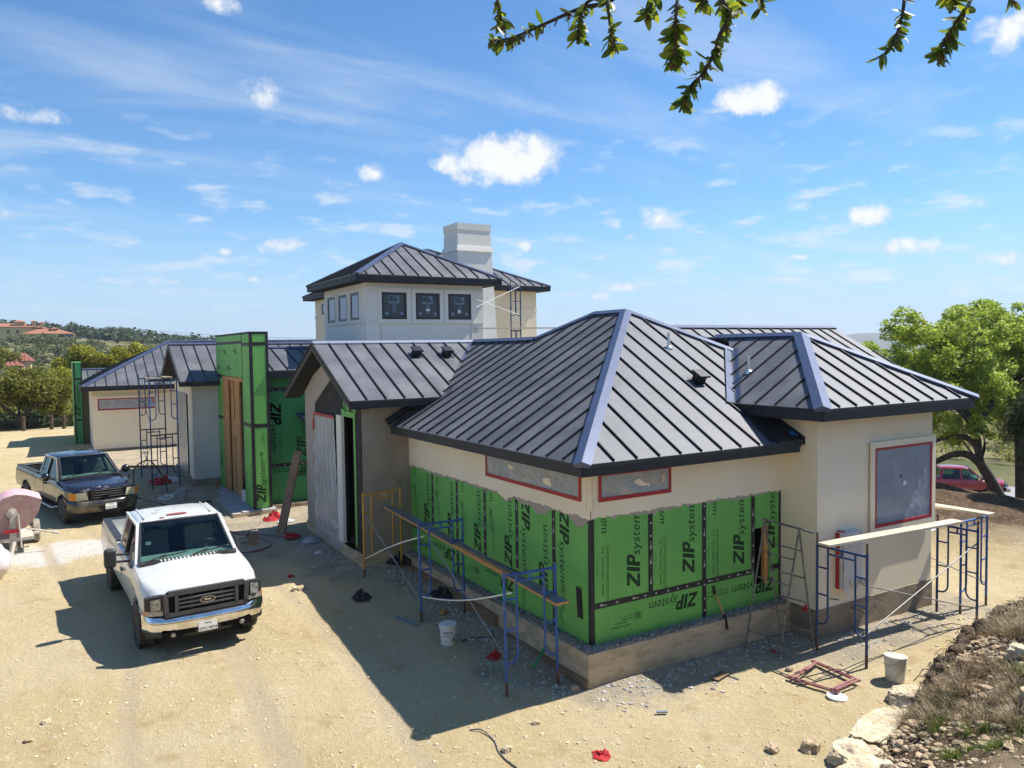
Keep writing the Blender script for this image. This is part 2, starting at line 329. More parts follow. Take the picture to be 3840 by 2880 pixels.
# ------------------------------------------------------------------ terrain
def sstep(x, a, b):
    t = np.clip((x - a)/(b - a), 0, 1); return t*t*(3 - 2*t)
FX = [-40,-12,-6,-2,1.2,2.4,4.2,5.6,7.5,10,14,20,60]; FY = [-5.2,-5.1,-5,-4.6,-3.95,-3.55,-3.1,-2.78,-2.5,-2.3,-2.1,-2.0,-6]
def terrain(x, y):
    x = np.asarray(x, float); y = np.asarray(y, float)
    z = np.interp(y, [-3,0,7,14,20,31,45,60], [-.02,0,.31,.36,.54,.75,.95,-1.2])
    dx, dy = x - CAM.x, y - CAM.y; R = np.hypot(dx, dy); A = np.degrees(np.arctan2(dy, dx))
    far = sstep(R, 60, 110); z = z*(1 - far) - 2.0*far
    z += sstep(R, 110, 270)*10.5*sstep(A, 74, 93)*(1 - sstep(R, 300, 700)) + sstep(R, 230, 430)*7.5*sstep(A, 72, 80)*(1 - .6*sstep(R, 500, 900))
    z -= sstep(x, 14, 46)*5.0*(1 - sstep(A, 55, 70))
    z -= sstep(R, 300, 2500)*22*(1 - sstep(A, 66, 80))
    yf = np.interp(x, FX, FY); s = np.maximum(yf - y, 0)
    Hb = np.interp(x, [-6, 1, 2.6, 4.4, 9, 14, 20], [.2, .12, .2, .55, .6, .4, .1]); sl = np.interp(x, [-4, -1, 3, 9, 20], [.72, .6, .34, .30, .12])
    z += sstep(s, 0, .32)*Hb + sl*np.minimum(s, 7)*sstep(s, 0, .5)
    return z
def ground_z(x, y): return float(terrain(x, y))
def axis(a, b, step, lo, hi, grow):
    m = list(np.arange(a, b + 1e-6, step)); s = step; p = b
    while p < hi: s *= grow; p += s; m.append(p)
    s = step; p = a
    while p > lo: s *= grow; p -= s; m.insert(0, p)
    return np.array(m)
GXs = axis(-10.5, 13, .11, -4000, 5000, 1.16); GYs = axis(-7, 24, .12, -3000, 5200, 1.15)
gx, gy = np.meshgrid(GXs, GYs); gz = terrain(gx, gy)
fine = ((gx > -14) & (gx < 24) & (gy > -9) & (gy < 36))
rel = np.zeros_like(gz); grey = np.zeros_like(gz)
nf = mnoise.fractal; nn = mnoise.noise
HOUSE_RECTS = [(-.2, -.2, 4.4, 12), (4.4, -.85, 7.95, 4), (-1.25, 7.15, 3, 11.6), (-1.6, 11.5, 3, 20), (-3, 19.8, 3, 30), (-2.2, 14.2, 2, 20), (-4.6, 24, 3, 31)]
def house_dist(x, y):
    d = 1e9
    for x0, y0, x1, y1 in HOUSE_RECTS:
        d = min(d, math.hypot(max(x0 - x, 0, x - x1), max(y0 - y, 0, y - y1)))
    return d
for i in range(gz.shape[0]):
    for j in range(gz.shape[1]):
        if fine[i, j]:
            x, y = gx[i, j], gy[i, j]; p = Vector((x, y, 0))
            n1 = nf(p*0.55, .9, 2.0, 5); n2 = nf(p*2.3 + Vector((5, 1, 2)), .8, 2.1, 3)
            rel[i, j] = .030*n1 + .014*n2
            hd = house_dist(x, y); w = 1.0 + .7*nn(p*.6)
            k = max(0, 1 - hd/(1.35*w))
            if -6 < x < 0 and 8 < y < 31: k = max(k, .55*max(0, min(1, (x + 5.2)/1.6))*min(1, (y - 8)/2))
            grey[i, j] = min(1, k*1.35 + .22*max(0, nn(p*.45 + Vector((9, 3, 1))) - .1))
            yf = np.interp(x, FX, FY)
            if y < yf + .05: rel[i, j] += .11*nf(p*1.7, .8, 2.0, 4)
gz = gz + rel
gv = np.stack([gx, gy, gz], -1).reshape(-1, 3); ny, nx = gz.shape
idx = np.arange(ny*nx).reshape(ny, nx)
gf = np.stack([idx[:-1, :-1], idx[:-1, 1:], idx[1:, 1:], idx[1:, :-1]], -1).reshape(-1, 4)
def np_mesh(name, v, f, mats, smooth=True, attr=None):
    """big mesh from arrays; all faces with the same corner count"""
    me = bpy.data.meshes.new(name); v = np.ascontiguousarray(v, np.float32); f = np.ascontiguousarray(f, np.int32); k = f.shape[1]
    me.vertices.add(len(v)); me.vertices.foreach_set('co', v.ravel())
    me.loops.add(f.size); me.loops.foreach_set('vertex_index', f.ravel())
    me.polygons.add(len(f)); me.polygons.foreach_set('loop_start', np.arange(0, f.size, k, dtype=np.int32))
    if not isinstance(mats, (list, tuple)): mats = [mats]
    for m in mats: me.materials.append(MT[m] if isinstance(m, str) else m)
    me.update(calc_edges=True); me.polygons.foreach_set('use_smooth', np.full(len(f), smooth))
    for an, av in (attr or {}).items():
        a = me.attributes.new(an, 'FLOAT', 'POINT'); a.data.foreach_set('value', np.ascontiguousarray(av, np.float32).ravel())
    return me
def np_obj(name, v, f, mats, parent=None, smooth=True, attr=None):
    o = bpy.data.objects.new(name, np_mesh(name, v, f, mats, smooth, attr)); COL.objects.link(o)
    if parent is not None: o.parent = parent
    return o
def ground_material():
    m = bpy.data.materials.new('limestone_dirt'); m.use_nodes = True; nt = m.node_tree; b = nt.nodes['Principled BSDF']
    b.inputs['Roughness'].default_value = .95; b.inputs['Specular IOR Level'].default_value = .15
    g = N(nt, 'ShaderNodeNewGeometry')
    def nse(sc_, det=6, ro=.6):
        n = N(nt, 'ShaderNodeTexNoise'); LK(nt, g.outputs['Position'], n.inputs['Vector']); n.inputs['Scale'].default_value = sc_; n.inputs['Detail'].default_value = det; n.inputs['Roughness'].default_value = ro; return n.outputs['Fac']
    def mix(a, bb, f):
        x = N(nt, 'ShaderNodeMix'); x.data_type = 'RGBA'
        for k, vv in ((6, a), (7, bb)):
            if isinstance(vv, tuple): x.inputs[k].default_value = vv + (1,)
            else: LK(nt, vv, x.inputs[k])
        LK(nt, f, x.inputs[0]); return x.outputs[2]
    n1, n2, n3, n4 = nse(.35), nse(1.7, 8), nse(9, 8, .7), nse(48, 4, .7)
    c = mix((.50, .395, .215), (.54, .445, .275), map_range(nt, n1, .38, .64, 0, 1))
    c = mix(c, (.42, .295, .14), map_range(nt, n2, .53, .74, 0, .8))
    c = mix(c, (.64, .56, .42), map_range(nt, n3, .52, .72, 0, .8))
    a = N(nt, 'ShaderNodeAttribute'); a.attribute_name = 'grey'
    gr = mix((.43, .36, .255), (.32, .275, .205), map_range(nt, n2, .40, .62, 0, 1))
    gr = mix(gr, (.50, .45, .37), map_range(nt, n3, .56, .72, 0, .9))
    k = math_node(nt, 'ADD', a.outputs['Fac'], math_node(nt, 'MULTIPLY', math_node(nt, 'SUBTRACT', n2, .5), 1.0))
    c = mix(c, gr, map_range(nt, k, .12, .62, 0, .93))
    ap = N(nt, 'ShaderNodeAttribute'); ap.attribute_name = 'pale'
    c = mix(c, (.64, .62, .575), map_range(nt, math_node(nt, 'ADD', ap.outputs['Fac'], math_node(nt, 'MULTIPLY', math_node(nt, 'SUBTRACT', n2, .5), 1.2)), .35, .75, 0, .85))
    at2 = N(nt, 'ShaderNodeAttribute'); at2.attribute_name = 'track'
    c = mix(c, (.46, .375, .25), map_range(nt, math_node(nt, 'MULTIPLY', at2.outputs['Fac'], math_node(nt, 'ADD', n3, .35)), .15, .8, 0, .75))
    a2 = N(nt, 'ShaderNodeAttribute'); a2.attribute_name = 'soil'
    so_ = mix((.085, .055, .034), (.19, .13, .078), map_range(nt, n3, .42, .66, 0, 1)); so_ = mix(so_, (.06, .038, .024), map_range(nt, n2, .5, .7, 0, .9))
    c = mix(c, so_, a2.outputs['Fac'])
    a3 = N(nt, 'ShaderNodeAttribute'); a3.attribute_name = 'far'
    fa = mix((.085, .095, .035), (.21, .18, .085), map_range(nt, nse(.05, 8), .4, .65, 0, 1)); c = mix(c, fa, a3.outputs['Fac'])
    c = mix(c, (.30, .22, .125), map_range(nt, n4, .60, .78, 0, .55))
    LK(nt, c, b.inputs['Base Color'])
    hh = math_node(nt, 'ADD', math_node(nt, 'MULTIPLY', n3, .7), math_node(nt, 'MULTIPLY', n4, .55)); hh = math_node(nt, 'ADD', hh, n2)
    bn = N(nt, 'ShaderNodeBump'); bn.inputs['Strength'].default_value = .95; bn.inputs['Distance'].default_value = .07
    LK(nt, hh, bn.inputs['Height']); LK(nt, bn.outputs[0], b.inputs['Normal'])
    return m
MT['ground'] = ground_material()
yfg = np.interp(gx, FX, FY); soil = sstep(yfg - gy, -.12, .12)*(1 - .75*sstep(yfg - gy, .8, 2.0)*sstep(-gx, -3, 1))
mound = np.exp(-(((gx - 19)/5.5)**2 + ((gy - 4.5)/4.2)**2)*1.1)*(gx > 8)
gzn = gv[:, 2] + (0.4*mound*(1 + .5*np.sin(gx*2.1 + gy*1.3) * np.cos(gy*1.7 - gx))).ravel(); gv[:, 2] = gzn
soil = np.maximum(soil, np.minimum(1, mound*2.2) + sstep(gx, 15, 21)*.8)
Rg = np.hypot(gx - CAM.x, gy - CAM.y); farm = np.maximum(sstep(Rg, 52, 66), sstep(gx, 40, 60))
pale = np.exp(-(((gx + 7.2)/1.9)**2 + ((gy - 12.6)/1.5)**2)) + .8*np.exp(-(((gx + 4.6)/1.3)**2 + ((gy - 13.2)/.8)**2)) + .55*np.exp(-(((gx + 6.5)/2.5)**2 + ((gy - 22)/3)**2))
def rut(x0, y0, x1, y1, bend, w=.16):
    t = np.clip((gy - y0)/(y1 - y0), 0, 1); xc = x0 + (x1 - x0)*t + bend*np.sin(np.pi*t); m = (gy > min(y0, y1)) & (gy < max(y0, y1)); return np.exp(-((gx - xc)/w)**2)*m
track = sum(rut(*a) for a in ((-6.0, -3, -6.1, 5.2, -.5), (-4.25, -3, -4.3, 5.2, -.5), (-6.9, 16, -5.2, -3, 1.1), (-5.2, 16, -3.5, -3, 1.1), (-8.2, 30, -7.0, 8, -.4), (-6.6, 30, -5.3, 8, -.4)))
gv[:, 2] -= (.022*np.clip(track, 0, 1)).ravel()
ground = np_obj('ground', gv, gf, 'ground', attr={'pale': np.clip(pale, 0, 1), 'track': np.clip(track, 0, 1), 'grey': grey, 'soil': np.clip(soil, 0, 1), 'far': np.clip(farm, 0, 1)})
ground['kind'] = 'structure'
_gzs = gv[:, 2].reshape(ny, nx)
def gz_at(x, y):
    i = int(np.clip(np.searchsorted(GYs, y) - 1, 0, ny - 2)); j = int(np.clip(np.searchsorted(GXs, x) - 1, 0, nx - 2))
    a = (x - GXs[j])/(GXs[j+1] - GXs[j]); b_ = (y - GYs[i])/(GYs[i+1] - GYs[i])
    z = _gzs
    return float((z[i, j]*(1-a) + z[i, j+1]*a)*(1-b_) + (z[i+1, j]*(1-a) + z[i+1, j+1]*a)*b_)
# ------------------------------------------------------------------ house
house = thing('unfinished_house', 'long unfinished house with black metal roofs, cream stucco and green wall sheathing', 'house', (0, 0, 0))
def clip_strip(poly, a, b):
    """2-D polygon cut to a <= x <= b"""
    for sgn, lim in ((1, a), (-1, b)):
        out = []
        for i in range(len(poly)):
            p, q = poly[i], poly[(i+1) % len(poly)]; dp, dq = sgn*(p[0]-lim), sgn*(q[0]-lim)
            if dp >= 0: out.append(p)
            if (dp >= 0) != (dq >= 0):
                t = dp/(dp-dq); out.append((p[0]+(q[0]-p[0])*t, p[1]+(q[1]-p[1])*t))
        poly = out
        if len(poly) < 3: return []
    return poly
def area2(p): return abs(sum(p[i][0]*p[(i+1) % len(p)][1] - p[(i+1) % len(p)][0]*p[i][1] for i in range(len(p))))/2
SP = .4555
def roof_plane(poly, along, start, name='roof', sp=SP, small=False):
    """one slope: deck slab, separate pans and standing seams; along = eave direction, seams where along-coordinate = start + k*sp"""
    P = [Vector(p) for p in poly]; nrm = (P[1]-P[0]).cross(P[2]-P[0]).normalized()
    if nrm.z < 0: nrm = -nrm
    u = Vector(along).normalized(); v = nrm.cross(u)
    if v.z < 0: v = -v
    O = P[0]; q = [((p-O).dot(u), (p-O).dot(v)) for p in P]
    base = O.dot(u)
    deck = MB(); deck.prism([p - nrm*.10 for p in P], nrm*.09); ro = deck.build('roof', 'soffit', house)
    lo, hi = min(a for a, _ in q), max(a for a, _ in q)
    k0 = math.floor((lo + base - start)/sp); cuts = [lo] + [start + k*sp - base for k in range(k0, k0 + 200) if lo + .02 < start + k*sp - base < hi - .02] + [hi]
    for a, b in zip(cuts[:-1], cuts[1:]):
        c = clip_strip(q, a, b)
        if len(c) < 3 or area2(c) < .004: continue
        mb = MB(); pts = [O + u*x + v*y for x, y in c]; mb.prism([p - nrm*.008 for p in pts], nrm*.020)
        uvs = [(x + base, y) for x, y in c]*2
        mb.build('roof_panel', 'roof', ro, uv=uvs)
    for a in cuts[1:-1]:
        c = clip_strip(q, a - 1e-4, a + 1e-4)
        if len(c) < 3: continue
        y0, y1 = min(y for _, y in c), max(y for _, y in c)
        if y1 - y0 < .12: continue
        A, B = O + u*a + v*(y0 + .012), O + u*a + v*(y1 - .01)
        mb = MB(); mb.obox((A+B)/2 + nrm*.030, (v, u, nrm), ((B-A).length/2, .0105, .021)); mb.build('seam', 'seam', ro)
    return ro, nrm
def cap_strip(par, p, q, n1, n2, w=.115, mat='cap', lift=.062, name='ridge_cap'):
    p, q = Vector(p), Vector(q); d = (q-p).normalized(); mb = MB(); vs = []
    mid = (n1+n2).normalized()
    for X in (p, q):
        for s_, n in ((1, n1), (-1, n2)):
            e = d.cross(n).normalized()
            if e.dot(n2 if s_ == 1 else n1) > 0: e = -e
            vs += [X + e*w + n*lift, X + e*w + n*.012]
        vs.append(X + mid*(lift + .012))
    # order per end: a_top, a_low, b_top, b_low, peak
    mb.add(vs, [(0, 4, 9, 5), (4, 2, 7, 9), (1, 0, 5, 6), (2, 3, 8, 7), (0, 1, 3, 2, 4), (5, 9, 7, 8, 6)])
    return mb.build(name, mat, par)
def fascia(par, p, q, h=.165, t=.03, drip=True, mat='fascia'):
    """board under an eave: p,q = top edge line"""
    p, q = Vector(p), Vector(q); d = (q-p).normalized(); mb = MB()
    mb.bar(p - V(0,0,h/2 + .012), q - V(0,0,h/2 + .012), t, h)
    if drip: mb.bar(p - V(0,0,.02) , q - V(0,0,.02), t + .035, .055)
    return mb.build('fascia', mat, par)
def soffit(par, poly):
    mb = MB(); mb.prism(poly, (0, 0, .02)); return mb.build('soffit', 'soffit', par)
M_ = .563
# ---- wing nearest the corner (A)
e0 = -.537; zA = 3.556; Az = lambda t: zA + M_*(t - e0)
Pk = (3.98, 3.98, Az(3.98)); Pf = (3.98, 5.13, Az(3.98)); Rb = (2.95, 6.16, Az(2.95)); Vt = (2.92, 9.35, Az(2.92))
rAl, nAl = roof_plane([(e0, e0, zA), Pk, Pf, Rb, Vt, (.58, 7.12, Az(.58)), (e0, 6.97, zA)], (0, 1, 0), -.02)
rAr, nAr = roof_plane([(e0, e0, zA), (4.385, e0, zA), (4.385, 1.19, Az(1.19)), (5.58, 2.38, Az(2.38)), Pk], (1, 0, 0), .06)
nAe = V(M_, 0, 1).normalized(); nAb = V(0, M_, 1).normalized()
rAe, _ = roof_plane([Pk, (5.58, 2.38, Az(2.38)), (5.58, 6.73, Az(2.38)), Pf], (0, 1, 0), .1)
rAb, _ = roof_plane([Pf, (5.58, 6.73, Az(2.38)), (5.0, 6.16, Az(2.95)-.0), Rb][:2] + [(2.95, 6.73, Az(2.38)-.02), Rb], (1, 0, 0), .1)
rBe, _ = roof_plane([Rb, (6.2, 6.16, Rb[2]-3.25*M_), (6.2, 12.0, Rb[2]-3.25*M_), (2.92, 12.0, Rb[2])], (0, 1, 0), .1)
cap_strip(rAl, (e0-.02, e0-.02, zA-.0), Pk, nAl, nAr, .125); cap_strip(rAl, Pk, Pf, nAl, nAe); cap_strip(rAr, Pk, (5.62, 2.34, Az(2.34)), nAr, nAe); cap_strip(rAl, Pf, Rb, nAl, nAb); cap_strip(rAl, Rb, Vt, nAl, V(M_,0,1).normalized())
fascia(rAl, (e0, e0, zA), (e0, 6.97, zA)); fascia(rAr, (e0, e0, zA), (4.27, e0, zA))
soffit(rAl, [(e0, e0, 3.385), (0, 0, 3.385), (0, 7.15, 3.385), (e0, 6.97, 3.385)]); soffit(rAr, [(e0, e0, 3.384), (4.27, e0, 3.384), (4.4, 0, 3.384), (0, 0, 3.384)])
mb = MB(); mb.prism([(e0-.05, 6.96, zA+.02), (.55, 7.10, Az(.55)+.03), (.55, 7.10, Az(.55)+.16), (e0-.12, 6.96, zA+.15)], (0, .12, 0)); mb.build('flashing', 'fascia', rAl)
# dark valley metal where the wing roof runs under the block eave, and a blue tarp end
mb = MB(); mb.prism([(3.55, e0+.02, zA+.03), (4.36, e0+.02, zA+.03), (4.36, .9, Az(.9)+.03), (3.80, .55, Az(.55)+.03)], (0, 0, .012)); mb.build('flashing', 'fascia', rAr)
mb = MB(); mb.prism([(4.37, -.56, 3.50), (4.37, -.56, 3.64), (4.37, .05, 3.97), (4.37, .05, 3.80)], (.03, 0, 0)); mb.build('flashing', 'flash', rAr)
# ---- block (B) with the big masked window
e1x, e1y, zB = 3.82, -1.372, 4.21; Bp = (6.11, .918, zB + M_*2.29); Bb = (6.11, 3.3, Bp[2])
rBl, nBl = roof_plane([(e1x, e1y, zB), Bp, Bb, (5.9, 2.70, zB+M_*2.08), (e1x, .62, zB)], (0, 1, 0), -.833)
rBr, nBr = roof_plane([(e1x, e1y, zB), (8.40, e1y, zB), Bp], (1, 0, 0), 4.265)
nBe = V(M_, 0, 1).normalized()
rBe2, _ = roof_plane([(8.40, e1y, zB), (8.40, 3.6, zB), (6.11, 5.9, Bp[2]), Bp], (0, 1, 0), .1)
cap_strip(rBl, (e1x-.02, e1y-.02, zB), Bp, nBl, nBr, .135); cap_strip(rBl, Bp, Bb, nBl, nBe); cap_strip(rBr, Bp, (8.43, e1y-.03, zB), nBr, nBe, .12)
fascia(rBl, (e1x, e1y, zB), (e1x, .62, zB), .185); fascia(rBr, (e1x, e1y, zB), (8.36, e1y, zB), .185); fascia(rBe2, (8.40, e1y, zB), (8.40, 3.6, zB), .185)
soffit(rBl, [(e1x, e1y, 4.005), (8.38, e1y, 4.005), (8.38, 3.6, 4.005), (e1x, 3.6, 4.005)])
mb = MB()  # valley metal between the two roofs, folded
vb, vt_ = V(3.84, .60, zB+.03), V(5.62, 2.36, Az(2.36)+.05)
for s_ in (1, -1):
    off = V(-.16, -.16, 0) if False else (V(-.19, .02, .0) if s_ == 1 else V(.02, -.17, .0))
    zz = lambda p: p
a_, b_ = vb, vt_
mb.add([a_+V(-.20,0,.02), a_+V(0,0,-.01), b_+V(0,0,-.01), b_+V(-.20,0,.02), a_+V(0,-.17,.02), b_+V(0,-.17,.02)], [(0,1,2,3), (1,4,5,2)])
mb.build('valley_flashing', 'cap', rBl)
# ---- long roof behind (D)
zD = 4.2; yD = 3.6; ridD = 6.5; zDr = zD + M_*(ridD - yD)
rD, nD = roof_plane([(5.4, yD, zD), (14.7, yD, zD), (14.62, ridD, zDr), (5.4, ridD, zDr)], (1, 0, 0), 8.28)
rD2, nD2 = roof_plane([(5.4, ridD, zDr), (14.62, ridD, zDr), (14.7, 9.4, zD), (5.4, 9.4, zD)], (1, 0, 0), 8.28)
cap_strip(rD, (5.0, ridD, zDr), (14.62, ridD, zDr), nD, nD2); fascia(rD, (8.4, yD, zD), (14.7, yD, zD), .185)
mb = MB(); mb.prism([(14.66, yD+.05, zD-.15), (14.66, ridD, zDr-.12), (14.66, 9.35, zD-.15)], (-.04, 0, 0)); mb.build('fascia', 'fascia', rD)
# ---- front-door gable (G)
mg = .478; zG = 4.19; yG0, yG1, yGr = 6.6, 12.1, 9.35; zGr = zG + mg*(yGr - yG0); xG = -1.64
rG, nG = roof_plane([(xG, yG0, zG), (.60, yG0, zG), (2.92, yGr, zGr), (xG, yGr, zGr)], (1, 0, 0), -1.244)
rG2, nG2 = roof_plane([(xG, yGr, zGr), (6.2, yGr, zGr), (6.2, yG1, zG), (xG, yG1, zG)], (1, 0, 0), -1.244)
cap_strip(rG, (xG, yGr, zGr), (2.95, yGr, zGr), nG, nG2, .10, mat='galvpipe', lift=.05)
fascia(rG, (xG+.02, yG0, zG), (.72, yG0, zG), .16)
mb = MB()
for s_, ya, yb in ((1, yG0, yGr), (-1, yG1, yGr)):
    mb2 = MB(); mb2.prism([(xG-.02, ya, zG-.0), (xG-.02, yb, zGr-.0), (xG-.02, yb, zGr-.19), (xG-.02, ya, zG-.19)], (.035, 0, 0)); mb2.build('fascia', 'fascia', rG)
    mb2 = MB(); mb2.prism([(xG-.035, ya - s_*.01, zG+.02), (xG-.035, yb, zGr+.02), (xG-.035, yb, zGr-.05), (xG-.035, ya - s_*.01, zG-.05)], (.02, 0, 0)); mb2.build('drip_edge', 'soffit', rG)
    mb2 = MB(); mb2.prism([(xG, ya, zG-.185), (-1.2, ya, zG-.185), (-1.2, yb, zGr-.185), (xG, yb, zGr-.185)], (0, 0, .02)); mb2.build('soffit', 'soffit', rG)
mb = MB(); mb.add([(.62, 6.52, zG+.03), (.60+.02, 6.62, zG+.0), (2.92, 9.35, zGr+.03), (2.80, 9.35, zGr+.03), (.80, 6.55, Az(.80)+.03), (3.05, 9.30, Az(2.9)+.04)], [(0, 1, 2, 3), (1, 4, 5, 2)]); mb.build('valley_flashing', 'cap', rG)
def box_vent(par, p, n, up):
    mb = MB(); u = V(0, 0, 1).cross(n).normalized(); v = n.cross(u)
    mb.obox(Vector(p) + n*.09, (u, v, n), (.10, .09, .09)); mb.obox(Vector(p) + n*.19 , (u, v, n), (.13, .14, .02)); mb.obox(Vector(p) + n*.013, (u, v, n), (.17, .16, .006)); mb.build('roof_vent', 'blackmetal', par)
box_vent(rG, (.84, 8.63, zG + mg*(8.63-yG0)), nG, 1); box_vent(rG, (1.69, 8.60, zG + mg*(8.60-yG0)), nG, 1); box_vent(rAr, (3.61, 1.33, Az(1.33)), nAr, 1)
def pipe(par, x, y, z):
    mb = MB(); mb.lathe([(.09, -.02), (.085, .03), (.05, .06)], (x, y, z), seg=14); mb.tube([(x, y, z-.05), (x, y, z+.34)], .032, 10); mb.build('vent_pipe', 'galvpipe', par, smooth=40)
pipe(rAr, 3.91, 2.49, Az(2.49)); pipe(rBl, 4.79, 1.12, zB + M_*(4.79-e1x))
# ---- courtyard roof (C), grey gable (H), garage (K), side roof
mc = .31; zC = 4.72
rC, nC = roof_plane([(-1.53, 14.35, zC), (8, 14.35, zC), (8, 16.6, zC+mc*2.25), (-1.53, 16.6, zC+mc*2.25)], (1, 0, 0), -1.40)
rC2, nC2 = roof_plane([(-1.5, 16.6, zC+mc*2.25), (8, 16.6, zC+mc*2.25), (8, 18.8, zC), (-1.5, 18.8, zC)], (1, 0, 0), -1.40)
cap_strip(rC, (-1.5, 16.6, zC+mc*2.25), (8, 16.6, zC+mc*2.25), nC, nC2, .10); fascia(rC, (-1.53, 14.35, zC), (8, 14.35, zC), .2)
mh = .487; zH = 4.29; yH0, yHr, yH1 = 19.3, 22.05, 24.8; zHr = zH + mh*2.75; xH = -3.42
rH, nH = roof_plane([(xH, yH0, zH), (9, yH0, zH), (9, yHr, zHr), (xH, yHr, zHr)], (1, 0, 0), -2.99)
rH2, nH2 = roof_plane([(xH, yHr, zHr), (9, yHr, zHr), (9, yH1, zH), (xH, yH1, zH)], (1, 0, 0), -2.99)
cap_strip(rH, (xH, yHr, zHr), (9, yHr, zHr), nH, nH2, .11); fascia(rH, (xH+.02, yH0, zH), (-1.9, yH0, zH), .15)
for s_, ya in ((1, yH0), (-1, yH1)):
    mb2 = MB(); mb2.prism([(xH-.02, ya, zH+.02), (xH-.02, yHr, zHr+.02), (xH-.02, yHr, zHr-.16), (xH-.02, ya, zH-.16)], (.035, 0, 0)); mb2.build('fascia', 'fascia', rH)
    mb2 = MB(); mb2.prism([(xH, ya, zH-.15), (-2.9, ya, zH-.15), (-2.9, yHr, zHr-.15), (xH, yHr, zHr-.15)], (0, 0, .02)); mb2.build('soffit', 'soffit', rH)
zK = 3.82; mk = .5; Ka = (-6.1, 30.6, zK); Kp = (-1.90, 34.8, zK + mk*4.2)
rK, nK = roof_plane([Ka, (12, 30.6, zK), (12, 34.8, Kp[2]), Kp], (1, 0, 0), -5.52)
rK2, nK2 = roof_plane([Ka, Kp, (-6.1, 39.0, zK)], (0, 1, 0), 30.9)
rK3, nK3 = roof_plane([Kp, (12, 34.8, Kp[2]), (12, 39, zK), (-6.1, 39, zK)], (1, 0, 0), -5.52)
cap_strip(rK, Ka, Kp, nK, nK2, .15, mat='cap'); cap_strip(rK, Kp, (12, 34.8, Kp[2]), nK, nK3, .11); fascia(rK, (-6.05, 30.6, zK), (-2.0, 30.6, zK), .2); fascia(rK2, (-6.1, 30.6, zK), (-6.1, 39, zK), .2)
rS, nS = roof_plane([(-6.2, 35.6, 3.9), (-3.6, 35.6, 3.9), (-3.6, 37.2, 4.49), (-6.2, 37.2, 4.49)], (1, 0, 0), -5.6)
rS2, nS2 = roof_plane([(-6.2, 37.2, 4.49), (-3.6, 37.2, 4.49), (-3.6, 38.8, 3.9), (-6.2, 38.8, 3.9)], (1, 0, 0), -5.6)
cap_strip(rS, (-6.2, 37.2, 4.49), (-3.6, 37.2, 4.49), nS, nS2, .10)
# ---- upper storey (T) and rear storey (R), chimney
def hip_roof(x0, y0, x1, y1, z, zr, fh, s0x, s0y):
    hw = min(x1-x0, y1-y0)/2
    if (x1-x0) <= (y1-y0): a, b = ((x0+x1)/2, y0+hw), ((x0+x1)/2, y1-hw)
    else: a, b = (x0+hw, (y0+y1)/2), (x1-hw, (y0+y1)/2)
    A, B = (*a, zr), (*b, zr); c = [(x0, y0, z), (x1, y0, z), (x1, y1, z), (x0, y1, z)]
    yl = (x1-x0) <= (y1-y0)
    S = ([c[0], c[1], A] if yl else [c[0], c[1], B, A]); W = ([c[0], A, B, c[3]] if yl else [c[0], A, c[3]])
    Nn = ([c[2], c[3], B] if yl else [c[2], c[3], A, B]); E = ([c[1], c[2], B, A] if yl else [c[1], c[2], B])
    r1, n1 = roof_plane(S, (1, 0, 0), s0x); r2, n2 = roof_plane(W, (0, 1, 0), s0y); r3, n3 = roof_plane(Nn, (1, 0, 0), s0x); r4, n4 = roof_plane(E, (0, 1, 0), s0y)
    cap_strip(r1, c[0], A, n1, n2, .13); cap_strip(r1, c[1], A if yl else B, n1, n4, .10); cap_strip(r3, c[3], B if yl else A, n3, n2, .10); cap_strip(r3, c[2], B, n3, n4, .10)
    if (Vector(B)-Vector(A)).length > .15: cap_strip(r2 if yl else r1, A, B, n2 if yl else n1, n4 if yl else n3, .1)
    for i in range(4): fascia((r1, r4, r3, r2)[i], c[i], c[(i+1) % 4], fh)
    soffit(r1, [(x0+.02, y0+.02, z-fh-.02), (x1-.02, y0+.02, z-fh-.02), (x1-.02, y1-.02, z-fh-.02), (x0+.02, y1-.02, z-fh-.02)])
hip_roof(1.28, 14.22, 6.66, 19.78, 7.77, 9.20, .19, 1.637, 14.4)
hip_roof(4.47, 20.85, 13.15, 31.7, 8.19, 10.2, .19, 10.9, 21.1)
def wallbox(name, p0, p1, mats='stucco', label=None):
    mb = MB(); mb.box(p0, p1); o = mb.build(name, mats, house)
    if label: o['label'] = label
    return o
tw = wallbox('wall', (1.775, 14.75, 3.9), (6.165, 19.25, 7.60), 'stucco_pale')
def belt(par, p0, p1, mats): mb = MB(); mb.box(p0, p1); return mb.build('stucco_band', mats, par)
belt(tw, (1.75, 14.72, 6.22), (6.19, 19.28, 6.28), 'stucco_pale'); belt(tw, (1.765, 14.735, 6.30), (6.18, 19.26, 7.44), 'stucco_pale')
for xx in (2.28, 5.70):
    mb = MB(); mb.box((xx-.008, 14.738, 4), (xx+.008, 14.80, 6.2)); mb.build('control_joint', 'stucco_grey', tw)
